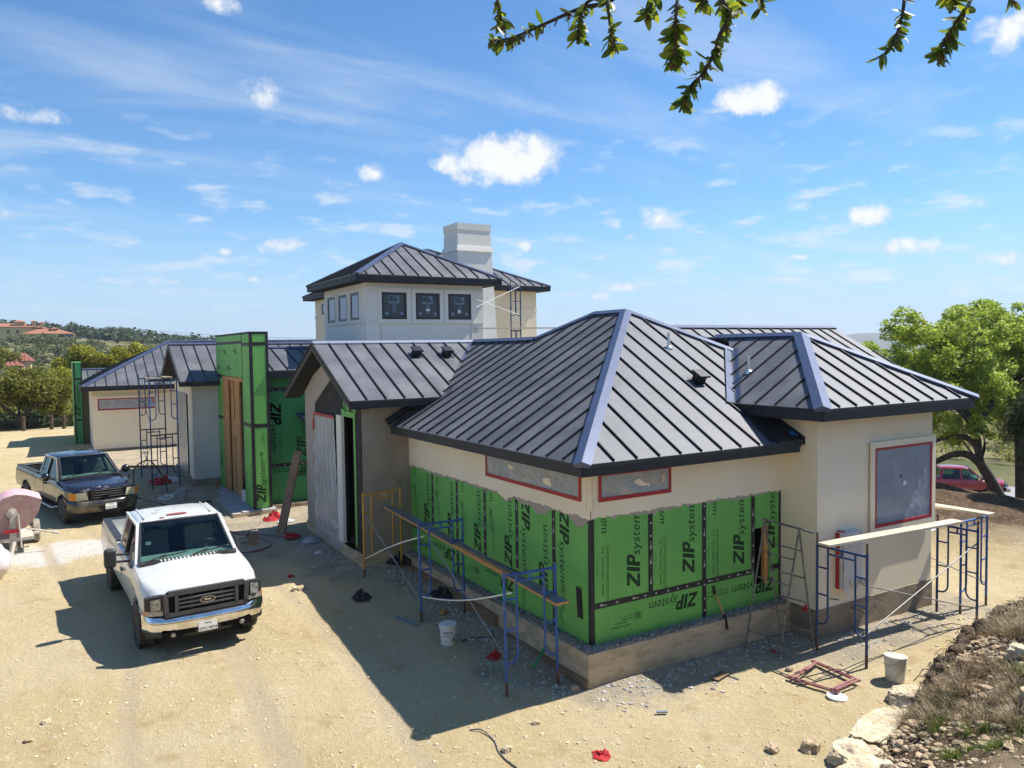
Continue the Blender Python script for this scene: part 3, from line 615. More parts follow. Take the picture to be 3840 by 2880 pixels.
def window_y(par, x0, x1, z0, z1, y, fm, gm, fw=.075, trim='stucco_pale', note=None, mark=True):
    """window in a wall that faces -y"""
    mb = MB()
    for p0, p1 in (((x0-.14, y-.035, z0-.14), (x1+.14, y, z0-.005)), ((x0-.14, y-.035, z1+.005), (x1+.14, y, z1+.14)), ((x0-.14, y-.035, z0-.005), (x0-.005, y, z1+.005)), ((x1+.005, y-.035, z0-.005), (x1+.14, y, z1+.005))): mb.box(p0, p1)
    mb.build('window_trim', trim, par)
    mb = MB()
    for p0, p1 in (((x0, y-.03, z0), (x1, y-.001, z0+fw)), ((x0, y-.03, z1-fw), (x1, y-.001, z1)), ((x0, y-.03, z0+fw), (x0+fw, y-.001, z1-fw)), ((x1-fw, y-.03, z0+fw), (x1, y-.001, z1-fw))): mb.box(p0, p1)
    mb.build('window_frame', fm, par)
    mb = MB(); mb.box((x0+fw, y-.012, z0+fw), (x1-fw, y-.002, z1-fw)); cx = (x0+x1)/2
    if mark:
        yy = y-.0135; q = lambda a, b, c, d: mb.add([(cx+a, yy, z1-b), (cx+c, yy, z1-b), (cx+c, yy, z1-d), (cx+a, yy, z1-d)], [(0, 1, 2, 3)], 1)
        for s_ in (-1, 1):
            for a, b, c, d in ((.02, .10, .19, .12), (.02, .35, .19, .37), (.17, .12, .19, .35), (.02, .12, .03, .35), (.02, .37, .05, .68), (.03, .30, .17, .35)): q(min(s_*a, s_*c), b, max(s_*a, s_*c), d)
        mb.add([(cx+.03, yy, z1-.12), (cx+.17, yy, z1-.12), (cx+.17, yy, z1-.30)], [(0, 1, 2)], 1)
        for a, c in ((x0+fw+.04, x0+fw+.16), (x1-fw-.15, x1-fw-.04)): mb.add([(a, yy, z0+.14), (c, yy, z0+.14), (c, yy, z0+.24), (a, yy, z0+.24)], [(0, 1, 2, 3)], 1)
    if note: mb.box((cx+note[0], y-.016, z0+note[1]), (cx+note[0]+note[2], y-.0135, z0+note[1]+note[3]), 2)
    mb.build('window_pane', [gm, 'paleprint', 'white'], par)
for (a, b, nt_) in ((2.31, 3.20, None), (3.54, 4.44, (-.06, .28, .14, .08)), (4.77, 5.67, (-.07, .22, .11, .12))): window_y(tw, a, b, 6.355, 7.25, 14.735, 'window_black', 'glass', note=nt_)
def window_x(par, y0, y1, z0, z1, x, fm, gm, fw=.08, trim='stucco_pale', note=None):
    """window in a wall that faces -x"""
    mb = MB()
    for p0, p1 in (((x-.035, y0-.12, z0-.12), (x, y1+.12, z0-.005)), ((x-.035, y0-.12, z1+.005), (x, y1+.12, z1+.12)), ((x-.035, y0-.12, z0-.005), (x, y0-.005, z1+.005)), ((x-.035, y1+.005, z0-.005), (x, y1+.12, z1+.005))): mb.box(p0, p1)
    mb.build('window_trim', trim, par)
    mb = MB()
    for p0, p1 in (((x-.03, y0, z0), (x-.001, y1, z0+fw)), ((x-.03, y0, z1-fw), (x-.001, y1, z1)), ((x-.03, y0, z0+fw), (x-.001, y0+fw, z1-fw)), ((x-.03, y1-fw, z0+fw), (x-.001, y1, z1-fw))): mb.box(p0, p1)
    mb.build('window_frame', fm, par)
    mb = MB(); mb.box((x-.012, y0+fw, z0+fw), (x-.002, y1-fw, z1-fw))
    if note: cyy = (y0+y1)/2; mb.box((x-.015, cyy+note[0], z0+note[1]), (x-.0125, cyy+note[0]+.13, z0+note[1]+.12), 1)
    mb.build('window_pane', [gm, 'white'], par)
for a, b, nt_ in ((17.85, 18.76, None), (16.59, 17.48, (-.05, .38)), (15.33, 16.20, (-.05, .42))): window_x(tw, a, b, 6.355, 7.28, 1.765, 'window_blue', 'glass_sky', note=nt_)
rw = wallbox('wall', (4.97, 21.35, 3.9), (12.67, 31.2, 8.0), 'stucco')
belt(rw, (4.94, 21.32, 7.05), (12.70, 31.23, 7.16), 'stucco'); window_x(rw, 28.2, 29.9, 7.2, 7.75, 4.95, 'window_blue', 'glass_sky')
ch = MB()
def taper(mb, x0, y0, x1, y1, za, zb, d):
    mb.add([(x0-d, y0-d, za), (x1+d, y0-d, za), (x1+d, y1+d, za), (x0-d, y1+d, za), (x0, y0, zb), (x1, y0, zb), (x1, y1, zb), (x0, y1, zb)], [(0,3,2,1),(4,5,6,7),(0,1,5,4),(1,2,6,5),(2,3,7,6),(3,0,4,7)])
taper(ch, 6.36, 17.02, 7.80, 18.22, 4.4, 9.92, .20); co = ch.build('chimney', 'stucco_pale', house)
mb = MB(); taper(mb, 6.335, 17.0, 7.825, 18.25, 9.92, 10.18, .0); mb.build('chimney_cap', 'stucco_pale', co)
mb = MB(); taper(mb, 6.30, 16.96, 7.86, 18.28, 9.10, 9.28, .03); mb.build('stucco_band', 'stucco_pale', co)
# ------------------------------------------------------------------ walls, sheathing, foundation
def ragged(a, b, base, amp, n, seed, dips=()):
    r = random.Random(seed); out = []
    for i in range(n+1):
        t = a + (b-a)*i/n; z = base + r.uniform(-amp, amp) + amp*1.4*mnoise.noise(Vector((t*2.3, seed, 0)))
        for c_, w_, d_ in dips: z -= d_*max(0, 1 - abs(t-c_)/w_)
        out.append((t, z))
    return out
class Face:
    """a wall plane: maps (along, height) to 3-D; out = outward unit normal"""
    def __init__(s, o, along, out): s.o, s.a, s.n = Vector(o), Vector(along), Vector(out)
    def p(s, t, z, d=0): return s.o + s.a*t + V(0, 0, z) + s.n*d
    def poly(s, mb, pts, d, th, mi=0): mb.prism([s.p(t, z, d) for t, z in pts], s.n*th, mi); return mb
    def rect(s, mb, t0, t1, z0, z1, d, th, mi=0): return s.poly(mb, [(t0, z0), (t1, z0), (t1, z1), (t0, z1)], d, th, mi)
    def print2d(s, mb, T, t, z, scale, rot, d, mi=1, mirror=1):
        """lay 2-D print at (t,z); the reader's right is +r where r is along*mirror"""
        c, sn = math.cos(rot), math.sin(rot); u = (s.a*mirror*c + V(0, 0, sn))*scale; v = (-s.a*mirror*sn + V(0, 0, c))*scale
        return mb.flat(T, s.p(t, z, d), u, v, mi)
def frame2d(x0, y0, x1, y1, w): return poly2d([(x0,y0),(x1,y0),(x1,y0+w),(x0,y0+w)], [(x0,y1-w),(x1,y1-w),(x1,y1),(x0,y1)], [(x0,y0+w),(x0+w,y0+w),(x0+w,y1-w),(x0,y1-w)], [(x1-w,y0+w),(x1,y0+w),(x1,y1-w),(x1-w,y1-w)])
T_30 = join2d((text2d('30', .13, 0, .004), .03, .03), (frame2d(0, 0, .20, .15, .014), 0, 0), (text2d('YEAR SYSTEM', .05, 0, .001), .23, .085), (text2d('LIMITED WARRANTY', .036), .23, .035))
T_STR = join2d((text2d('7/16\"  STRUCTURAL 1 PANEL', .068, 0, .001), 0, 0), (text2d('WATER-RESISTIVE & AIR BARRIER PROTECTION', .045, 0, .0008), 0, .12), (poly2d([(0, .095), (1.06, .095), (1.06, .101), (0, .101)]), 0, 0), (text2d('tested and approved panel', .03), .25, -.10))
T_REV = join2d((text2d('Join the revolution.', .075, .15, .001), 0, .085), (text2d('#zipsystem', .07, .15, .001), .12, 0))
T_EM = text2d('em', .225, .2)
def nails(face, mb, t0, t1, z0, z1, d, seed, step=.20, mi=1):
    r = random.Random(seed); t = t0 + .08
    while t < t1 - .05:
        z = z0 + .1 + r.uniform(0, .1)
        while z < z1 - .05:
            if r.random() < .62:
                a = t + r.uniform(-.012, .012); mb.flat(poly2d([(-.008,-.008),(.008,-.008),(.008,.008),(-.008,.008)]), face.p(a, z + r.uniform(-.03, .03), d), face.a, V(0,0,1), mi)
            z += step
        t += step*1.02
def tape_strip(face, par, t0, t1, z0, z1, d=.014):
    mb = MB(); face.rect(mb, t0, t1, z0, z1, d, .004)
    r = random.Random(int((t0*31 + z0*17)*100)); tall = (z1-z0) > (t1-t0); L = (z1-z0) if tall else (t1-t0); q = .10 + r.random()*.1
    while q < L - .15:
        T = join2d((LOGO, 0, 0)) if r.random() < .5 else frame2d(0, 0, .3, .25, .08)
        s_ = .125 if T is not LOGO and len(T[1]) > 10 else .10
        if tall: face.print2d(mb, T, (t0+t1)/2 + .018*MIR[0], z0 + q + (0 if MIR[0] == 1 else 0), s_, RAD(90), d + .0055, 1, MIR[0])
        else: face.print2d(mb, T, t0 + q + (.13 if MIR[0] == -1 else 0), (z0+z1)/2 - .015, s_, 0, d + .0055, 1, MIR[0])
        q += r.uniform(.2, .34)
    o = mb.build('seam_tape', ['tape', 'white'], par); return o
MIR = [1]
# --- right wall of the corner wing (faces -y), along +x
FR = Face((0, 0, 0), (1, 0, 0), (0, -1, 0)); zb, zh, zt = .52, 1.173, 3.38
mb = MB(); mb.box((0.02, .03, .5), (3.66, 7.1, 3.36)); mb.box((4.12, .03, .5), (4.38, 7.1, 3.36)); mb.box((3.66, .03, .5), (4.12, 7.1, .90)); mb.box((3.66, .03, 1.95), (4.12, 7.1, 3.36)); mb.box((3.66, .5, .9), (4.12, .6, 1.95))
wA = mb.build('wall', 'dark', house)
A_ = 1.2192
for i in range(4):
    t0, t1 = i*A_ + .004, min((i+1)*A_, 4.38) - .004; mb = MB()
    if i < 3: FR.rect(mb, t0, t1, zh, 2.72, 0, .012)
    else:
        FR.poly(mb, [(t0, zh), (3.69, zh), (3.69, 1.95), (4.08, 1.95), (4.08, zh), (t1, zh), (t1, 2.72), (t0, 2.72)], 0, .012)
    d = .0135
    if i < 3:
        FR.print2d(mb, LOGO, t0 + .99 + .03*i*0, zh + .17 + .04*(i == 1), 1.16, RAD(90), d)
        FR.print2d(mb, T_STR, t0 + .20, 2.12 - .02*i, .92, RAD(-90), d); FR.print2d(mb, T_EM, t0 + .20, 2.60, .95, RAD(-90), d)
    else: FR.print2d(mb, LOGO, t0 + .58, zh + .34, 1.16, RAD(90), d)
    nails(FR, mb, t0, t1, zh, 2.6, d, 10+i); mb.build('sheathing_panel', ['zip', 'ink'], wA)
for i, (t0, t1) in enumerate(((.004, 2*A_-.004), (2*A_+.004, 4.38))):
    mb = MB()
    if i == 0: FR.rect(mb, t0, t1, zb, zh-.006, 0, .012)
    else: FR.poly(mb, [(t0, zb), (t1, zb), (t1, zh-.006), (4.08, zh-.006), (4.08, .905), (3.69, .905), (3.69, zh-.006), (t0, zh-.006)], 0, .012)
    d = .0135
    if i == 0:
        FR.print2d(mb, LOGO, 2.28, zb + .52, 1.02, RAD(180), d); FR.print2d(mb, T_30, 1.02, .93, .75, RAD(180), d); FR.print2d(mb, T_REV, .78, .82, .72, RAD(180), d)
    else:
        FR.print2d(mb, LOGO, 4.22, zb + .46, 1.02, RAD(180), d); FR.print2d(mb, T_STR, 3.02, .98, .7, RAD(180), d)
    nails(FR, mb, t0, t1, zb, zh, d, 30+i, .24); mb.build('sheathing_panel', ['zip', 'ink'], wA)
for k in (1, 2, 3): tape_strip(FR, wA, k*A_-.048, k*A_+.048, (zh if k != 2 else zb) if k < 3 else zh, 2.66)
tape_strip(FR, wA, .05, 3.66, zh-.048, zh+.048, .015); tape_strip(FR, wA, 4.11, 4.37, zh-.048, zh+.048, .015)
mb = MB(); FR.rect(mb, -.018, .055, zb, 2.66, .0165, .003); wAt = mb.build('seam_tape', 'tape', wA)
mb = MB(); mb.box((3.945, -.02, .90), (4.045, .05, 1.95)); mb.build('wood_stud', 'wood_orange', wA)
mb = MB(); mb.box((4.345, -.02, zb), (4.395, -.0135, 2.6)); mb.build('seam_tape', 'flash', wA)
rg = ragged(-.03, 4.397, 2.60, .018, 90, 3)
mb = MB(); FR.poly(mb, [(t, z) for t, z in rg] + [(4.397, zt), (-.03, zt)], .013, .022); stA = mb.build('stucco_coat', 'stucco', wA)
rg = ragged(-.012, 4.39, 2.565, .03, 60, 5, ((.4, .25, .0), (1.35, .12, .07)))
mb = MB(); FR.poly(mb, [(t, z) for t, z in rg] + [(4.39, 2.9), (-.012, 2.9)], .0125, .012); mb.build('base_coat', 'basecoat2', wA)
def masked_window(face, par, t0, t1, z0, z1, film='plastic', tw_=.045, d=.04, trim=True, note=None, fold=0, topgap=0, drop=0, seed=1, red=True):
    """opening covered by sheet film, taped round its edge"""
    mb = MB(); n, m_ = 26, 10; vs = []; r = random.Random(seed)
    for j in range(m_+1):
        for i in range(n+1):
            a, b = i/n, j/m_; t = t0 + (t1-t0)*a; z = z0 + (z1-z0)*b; e = min(a, 1-a, b, 1-b)*2
            w = .010*math.sin(9*a + 7*b + seed)*e + .05*mnoise.noise(Vector((t*2.1 + z*2.7, z*5.3 - t*1.2, seed)))*e + .026*mnoise.noise(Vector((t*9 + z*7, z*3 - t*5, seed*3)))*e
            vs.append(face.p(t, z, d + .012 + w))
    mb.add(vs, [(j*(n+1)+i, j*(n+1)+i+1, (j+1)*(n+1)+i+1, (j+1)*(n+1)+i) for j in range(m_) for i in range(n)])
    wd = MB(); face.rect(wd, t0, t1, z0, z1, d - .02, .012); wo_ = wd.build('window', 'glass', par)
    mb.build('masking_film', film, wo_, smooth=60)
    if red:
        tb = MB(); q = d + .022
        for a, b, c_, e in ((t0-.012, t1+.012, z0-.018, z0+tw_), (t0-.012, t1+.012, z1-tw_*.8, z1+.012), (t0-.012, t0+tw_*.8, z0+tw_, z1-tw_*.8), (t1-tw_*.8, t1+.012, z0+tw_, z1-tw_*.8)): face.rect(tb, a, b, c_, e, q - .012, .016)
        tb.build('red_tape', 'red', wo_)
    if trim:
        tb = MB(); w = .13
        for a, b, c_, e in ((t0-w, t1+w, z1+.013, z1+w), (t0-w, t1+w, z0-w, z0-.019), (t0-w, t0-.013, z0-.019, z1+.013), (t1+.013, t1+w, z0-.019, z1+.013)): face.rect(tb, a, b, c_, e, .03, .03)
        tb.build('window_trim', trim if isinstance(trim, str) else 'stucco', wo_)
    if note:
        tb = MB(); face.rect(tb, t0+note[0], t0+note[0]+note[2], z0+note[1], z0+note[1]+note[3], d + .028, .004); tb.build('paper_note', note[4], wo_)
    return wo_
wn_ = masked_window(FR, wA, .14, 1.63, 2.87, 3.30, trim=False, note=(1.27, .18, .09, .14, 'wood_pale'), seed=2)
mb = MB(); FR.rect(mb, -.034, -.004, 2.72, zt, .03, .02); FR.rect(mb, .03, .06, 2.72, zt, .03, .02); mb.build('corner_trim', 'stucco', wA)
# --- left wall of the corner wing (faces -x), along +y; print reads the other way round
FL = Face((0, 0, 0), (0, 1, 0), (-1, 0, 0)); MIR[0] = -1; yE = 7.13
edges = [.0] + [1.033 + k*A_ for k in range(5)] + [yE]
wL = MB(); wL.box((.03, .04, .5), (.06, 7.1, 3.36)); wL = wL.build('wall', 'dark', house)
for i in range(6):
    t0, t1 = edges[i] + .004, edges[i+1] - .004; mb = MB(); d = .0135
    low = zb if i < 2 else zh; FL.rect(mb, t0, t1, low, 2.74, 0, .012)
    if i >= 2:
        FL.print2d(mb, LOGO, t0 + .18, zh + .06, 1.16, RAD(90), d, 1, -1); FL.print2d(mb, T_30, t1 - .17, 2.2 - .05*(i % 2), .8, RAD(-90), d, 1, -1)
        FL.print2d(mb, T_STR, t1 - .28, 1.95, .6, RAD(-90), d, 1, -1); FL.print2d(mb, T_EM, t1 - .20, 2.60, .9, RAD(-90), d, 1, -1)
    else:
        FL.print2d(mb, LOGO, t1 - .17, 2.62, 1.16, RAD(-90), d, 1, -1); FL.print2d(mb, T_30, t1 - .22 if i else t1 - .2, 1.35, .8, RAD(-90), d, 1, -1); FL.print2d(mb, T_REV, t1 - .16, 1.0, .7, RAD(-90), d, 1, -1)
        FL.print2d(mb, LOGO, t0 + .2, 1.0, 1.16, RAD(90), d, 1, -1) if i else None
    nails(FL, mb, t0, t1, low, 2.55, d, 50+i, .23); mb.build('sheathing_panel', ['zip', 'ink'], wL)
for i, (t0, t1) in enumerate(((edges[2]+.004, edges[4]-.004), (edges[4]+.004, yE))):
    mb = MB(); FL.rect(mb, t0, t1, zb, zh-.006, 0, .012); d = .0135
    FL.print2d(mb, LOGO, t0 + .12, zb + .50, 1.05, RAD(180), d, 1, -1); FL.print2d(mb, T_30, t0 + 1.5, .9, .8, RAD(180), d, 1, -1); FL.print2d(mb, T_REV, t0 + 1.95, .82, .7, RAD(180), d, 1, -1)
    nails(FL, mb, t0, t1, zb, zh, d, 70+i, .25); mb.build('sheathing_panel', ['zip', 'ink'], wL)
for k, t in enumerate(edges[1:6]): tape_strip(FL, wL, t-.048, t+.048, zb if k in (0, 3) else (zh if k > 1 else zh + .1), 2.68)
tape_strip(FL, wL, edges[2]-.1, yE, zh-.048, zh+.048, .015)
mb = MB(); FL.rect(mb, -.0165, .05, zb, 2.66, .0165, .003); mb.build('seam_tape', 'tape', wL)
mb = MB(); vs = ragged(.20, .36, .92, .012, 8, 9); vt2 = ragged(.36, .20, 1.42, .02, 8, 10); FL.poly(mb, [(t+.04*(z > 1), z) for t, z in vs + vt2], .013, .003); mb.build('membrane_patch', 'flash', wL)
rg = ragged(-.035, 7.16, 2.595, .02, 130, 4, ((2.62, .35, .10), (.9, .2, .02)))
mb = MB(); FL.poly(mb, rg + [(7.16, zt), (-.035, zt)], .013, .022); mb.build('stucco_coat', 'stucco', wL)
rg = ragged(-.012, 7.15, 2.555, .022, 130, 6, ((.32, .30, .16), (1.45, .42, .16), (2.60, .3, .12), (2.05, .3, .06), (5.6, .5, .03)))
mb = MB(); FL.poly(mb, rg + [(7.15, 2.9), (-.012, 2.9)], .0125, .012); mb.build('base_coat', 'basecoat2', wL)
masked_window(FL, wL, .20, 3.32, 2.86, 3.28, trim=False, seed=5)
mb = MB(); FL.rect(mb, -.034, .0, 2.72, zt, .035, .015); FL.rect(mb, .045, .075, 2.72, zt, .03, .02); mb.build('corner_trim', 'stucco', wL)
# --- foundation of the wing with its gravelly ledge and a left-on form board
mb = MB(); mb.box((-.24, -.24, -.35), (4.40, .0, .52)); mb.box((-.24, .0, -.35), (.0, 7.15, .52)); mb.box((0, 0, -.35), (4.4, 7.15, .515))
fo = mb.build('foundation', 'concrete', house)
def rubble_strip(par, p0, p1, w, h, n, seed, mat_='gravel_top'):
    r = random.Random(seed); mb = MB(); p0, p1 = Vector(p0), Vector(p1); d = (p1-p0); L = d.length; d.normalize(); s_ = V(-d.y, d.x, 0)
    for i in range(n):
        c = p0 + d*(r.random()*L) + s_*((r.random()-.5)*w); k = r.uniform(.008, .024)
        ax = Matrix.Rotation(r.uniform(0, 6.3), 3, 'Z') @ Matrix.Rotation(r.uniform(-.6, .6), 3, 'X')
        mb.obox(c + V(0, 0, k*.3 + r.random()*h*max(0, 1 - abs((c-p0).dot(s_))/w)), (ax.col[0], ax.col[1], ax.col[2]), (k, k*r.uniform(.5, 1), k*r.uniform(.3, .7)))
    o = mb.build('rubble', mat_, par); o['kind'] = 'stuff'; return o
mb = MB(); mb.box((-.225, -.225, .52), (4.38, -.015, .532)); mb.box((-.225, -.015, .52), (-.015, 7.1, .532)); mb.build('ledge_mortar', 'gravel_top', fo)
rubble_strip(fo, (-.2, -.11, .53), (4.38, -.11, .53), .20, .03, 1500, 1); rubble_strip(fo, (-.11, -.2, .53), (-.11, 7.1, .53), .20, .03, 1900, 2)
mb = MB(); mb.box((-.285, -.25, -.12), (-.243, 2.4, .12)); mb.build('form_board', 'wood_brown', fo)
mb = MB(); mb.box((-.335, 2.6, .12), (-.245, 7.0, .34)); mb.build('form_board', 'wood_brown', fo)
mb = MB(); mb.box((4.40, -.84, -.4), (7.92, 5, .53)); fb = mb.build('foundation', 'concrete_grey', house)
# --- block walls
mb = MB(); mb.box((4.40, -.822, .53), (7.90, 5.0, 4.02)); wB = mb.build('wall', 'stucco', house)
FB = Face((0, -.822, 0), (1, 0, 0), (0, -1, 0)); MIR[0] = 1
masked_window(FB, wB, 5.985, 7.80, 1.84, 3.33, film='plastic_blue', trim=True, note=(.86, .72, .09, .08, 'white'), seed=8, d=.035)
mt = MB(); mt.box((4.92, -.97, .86), (5.40, -.825, 1.90)); mo = mt.build('meter_box', 'plastic_white', wB)
mb = MB(); mb.box((4.905, -.90, .85), (4.917, -.826, 1.88)); mb.box((4.93, -.965, 1.885), (5.0, -.83, 1.915)); mb.box((4.90, -.985, 1.50), (5.42, -.972, 1.60)); mb.build('red_tape', 'red', mo)
mb = MB(); n = 14; vs = []
for j in range(n+1):
    for i in range(9):
        a, b = i/8, j/n; vs.append((4.90 + .54*a + .05*a*(1-b), -1.0 - .05*math.sin(3.1*a)*(.4+.6*math.sin(3*b+.4)) - .03*mnoise.noise(Vector((a*4, b*6, 1))), .84 + 1.06*b - .06*(1-b)*math.sin(a*6)))
mb.add(vs, [(j*9+i, j*9+i+1, (j+1)*9+i+1, (j+1)*9+i) for j in range(n) for i in range(8)]); mb.build('masking_film', 'plastic_white', mo, smooth=60)
mb = MB(); mb.lathe([(.05, 0), (.05, .09)], (5.30, -1.06, .98), (0, -1, 0), 14); mb.tube([(5.02, -1.06, 1.03), (5.08, -1.07, .93), (5.24, -1.07, .86)], .018, 8); mb.build('valve', 'galvpipe', mo, smooth=40)
mb = MB(); mb.tube([(4.72, -.84, .70), (4.80, -.98, .70)], .014, 8); mb.tube([(5.35, -.84, .42), (5.36, -1.16, .40)], .022, 8); mb.build('pipe_stub', 'galv', wB)
# --- long rear wing under roof D (behind the block)
wallbox('wall', (8.3, 4.2, -.3), (14.2, 9.0, 4.05))
# --- front-door gable
mb = MB(); x0 = -1.22
mb.prism([(x0+.012, 7.16, .55), (x0+.012, 7.72, .55), (x0+.012, 7.72, 3.72), (x0+.012, 8.55, 3.72), (x0+.012, 8.55, .55), (x0+.012, 11.54, .55), (x0+.012, 11.54, 4.25), (x0+.012, 9.35, 5.32), (x0+.012, 7.16, 4.27)], (.15, 0, 0)); wG = mb.build('wall', 'flash', house)
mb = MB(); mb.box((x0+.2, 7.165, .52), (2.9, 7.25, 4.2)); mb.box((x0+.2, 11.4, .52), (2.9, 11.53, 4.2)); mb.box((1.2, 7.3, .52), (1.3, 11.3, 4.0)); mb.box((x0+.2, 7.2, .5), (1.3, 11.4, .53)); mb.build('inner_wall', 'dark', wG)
mb = MB(); mb.box((-1.19, 7.142, .60), (.04, 7.163, 4.12)); mb.build('base_coat', 'basecoat', wG)   # side facing the corner wing
FG = Face((x0, 0, 0), (0, 1, 0), (-1, 0, 0))
mb = MB(); FG.poly(mb, [(10.70, .60), (11.545, .60), (11.545, 4.20), (10.62, 4.72), (10.62, 3.70)], .0, .02); FG.poly(mb, [(9.2, 4.62), (9.7, 5.02), (10.615, 4.70), (10.615, 3.93)], .0, .018); mb.build('base_coat', 'basecoat2', wG)
mb = MB(); mb.box((-1.235, 11.546, .55), (-.0, 11.565, 4.2)); mb.build('base_coat', 'basecoat2', wG)
mb = MB(); FG.rect(mb, 7.50, 7.62, .70, 3.86, .001, .006); FG.rect(mb, 7.60, 8.48, 3.73, 3.90, .001, .006); FG.rect(mb, 7.9, 8.30, 3.88, 4.10, .001, .006); FG.rect(mb, 7.45, 7.9, 3.86, 4.0, .001, .006); FG.print2d(mb, LOGO, 8.2, 3.8, .55, RAD(60), .0085, 1, -1); mb.build('sheathing_panel', ['zip', 'ink'], wG)
mb = MB(); mb.box((x0-.05, 8.40, .62), (x0+.03, 8.76, 3.74)); mb.build('door_post', 'stucco_pale', wG)
for k in range(3): mb = MB(); mb.box((x0-.062, 8.46+k*.10, .66), (x0-.052, 8.50+k*.10, 3.70)); mb.build('post_fluting', 'stucco_pale', wG)
mb = MB(); mb.box((x0-.03, 7.72, .52), (x0+.2, 8.42, .60)); mb.build('door_sill', 'flash', wG)
# hanging door film
mb = MB(); n, m_ = 22, 34; vs = []
for j in range(m_+1):
    for i in range(n+1):
        a, b = i/n, j/m_; zt_, zb_ = 3.66, .46 - .04*a
        y0_, y1_ = 8.98 - .42*(1-b)**1.5*1.0 - .0, 10.64
        y = y1_ + (y0_-y1_)*a; z = zb_ + (zt_-zb_)*b; e = min(1, (1-b)*3)
        w = (.045*math.sin(a*17 + 2*b) + .04*mnoise.noise(Vector((a*7, b*2.2, 3))) + .03*mnoise.noise(Vector((a*12+b*9, b*11 - a*4, 7))))*(.25+.75*e) + .14*max(0, a-.7)*(1-b)
        vs.append((x0 - .03 - abs(w) , y, z))
mb.add(vs, [(j*(n+1)+i, j*(n+1)+i+1, (j+1)*(n+1)+i+1, (j+1)*(n+1)+i) for j in range(m_) for i in range(n)]); df = mb.build('masking_film', 'plastic', wG, smooth=70)
mb = MB(); FG.rect(mb, 8.93, 10.66, 3.62, 3.70, .05, .01); FG.rect(mb, 10.60, 10.66, 2.9, 3.62, .05, .01); FG.poly(mb, [(10.62, 2.35), (10.72, 2.3), (10.68, 2.95), (10.60, 2.95)], .055, .01); FG.poly(mb, [(10.60, 3.25), (10.76, 3.2), (10.70, 3.5), (10.62, 3.5)], .062, .01); mb.build('red_tape', 'red', wG)
mb = MB(); mb.box((-1.26, 7.10, .0), (.0, 11.6, .60)); mb.build('foundation', 'concrete', house)
# --- courtyard wall in dark green sheathing, y = 14.87
FC = Face((0, 14.87, 0), (1, 0, 0), (0, -1, 0)); mb = MB(); FC.rect(mb, -1.55, 2.5, .5, 4.7, -.2, .2); wC = mb.build('wall', 'dark', house)
for (t0, t1, z0, z1) in ((-1.55, -.02, .52, 1.72), (-1.55, -.02, 1.73, 4.12), (-1.55, .9, 4.13, 4.6), (-.01, 1.3, .52, 4.12)):
    mb = MB(); FC.rect(mb, t0+.003, t1-.003, z0, z1, 0, .012); d = .0135
    if z1 - z0 > 2: FC.print2d(mb, LOGO, -1.42, 3.72, 1.45, RAD(-90), d); FC.print2d(mb, LOGO, t0 + 1.25, 1.95, 1.3, RAD(90), d); FC.print2d(mb, T_STR, t0 + .36, 2.7, .8, RAD(-90), d)
    elif z1 < 2: FC.print2d(mb, LOGO, -.05, 1.62, 1.2, RAD(180), d)
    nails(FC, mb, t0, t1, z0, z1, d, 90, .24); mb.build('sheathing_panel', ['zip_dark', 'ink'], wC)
tape_strip(FC, wC, -1.5, 1.2, 1.67, 1.78); tape_strip(FC, wC, -1.5, 1.2, 4.07, 4.19); tape_strip(FC, wC, -.07, .04, .52, 4.1)
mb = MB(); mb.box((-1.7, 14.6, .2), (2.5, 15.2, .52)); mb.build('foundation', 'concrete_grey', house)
mb = MB(); mb.prism([(-.62, 14.80, 3.25), (-.05, 14.80, 3.25), (-.05, 13.9, 3.0), (-.35, 13.9, 3.0)], (0, 0, .10)); mb.build('awning_flashing', 'cap', wC)
# --- entry portal
xP = -2.07; FP = Face((xP, 0, 0), (0, 1, 0), (-1, 0, 0)); FPR = Face((0, 14.39, 0), (1, 0, 0), (0, -1, 0))
mb = MB(); mb.box((xP+.02, 14.41, .52), (-1.57, 15.55, 5.88)); mb.box((xP+.02, 18.9, .52), (-1.57, 19.93, 5.88)); mb.box((xP+.02, 15.55, 4.50), (-1.57, 18.9, 5.88)); wP = mb.build('portal', 'dark', house)
wP['label'] = 'tall green sheathed entry portal with lumber-framed doorway'
def zpanel(face, par, t0, t1, z0, z1, mats_, prints=(), seed=0, mir=1, d0=0):
    mb = MB(); face.rect(mb, t0+.004, t1-.004, z0+.004, z1-.004, d0, .012)
    for T, t, z, s_, rt in prints: face.print2d(mb, T, t, z, s_, RAD(rt), d0 + .0135, 1, mir)
    nails(face, mb, t0, t1, z0, z1, d0 + .0135, seed, .27); return mb.build('sheathing_panel', mats_, par)
zq = ['zip', 'ink']
zpanel(FP, wP, 15.50, 19.95, 4.50, 5.62, zq, ((LOGO, 18.1, 5.4, .62, 180), (LOGO, 16.3, 5.4, .62, 180), (LOGO, 19.8, 4.72, .62, 0), (LOGO, 17.9, 4.72, .62, 0), (T_30, 16.5, 4.8, .6, 90), (T_30, 19.2, 5.42, .5, -90)), 1, -1)
zpanel(FP, wP, 15.50, 19.95, 5.62, 5.90, zq, (), 2, -1)
zpanel(FP, wP, 14.40, 15.50, 5.56, 5.90, zq, (), 3, -1); zpanel(FP, wP, 14.40, 15.54, 3.06, 5.56, zq, ((T_STR, 15.2, 3.3, .7, 90), (T_STR, 14.75, 4.9, .7, -90)), 4, -1); zpanel(FP, wP, 14.40, 15.54, .52, 3.06, zq, ((T_STR, 14.7, 1.9, .9, -90), (T_STR, 15.3, .8, .8, 90)), 5, -1)
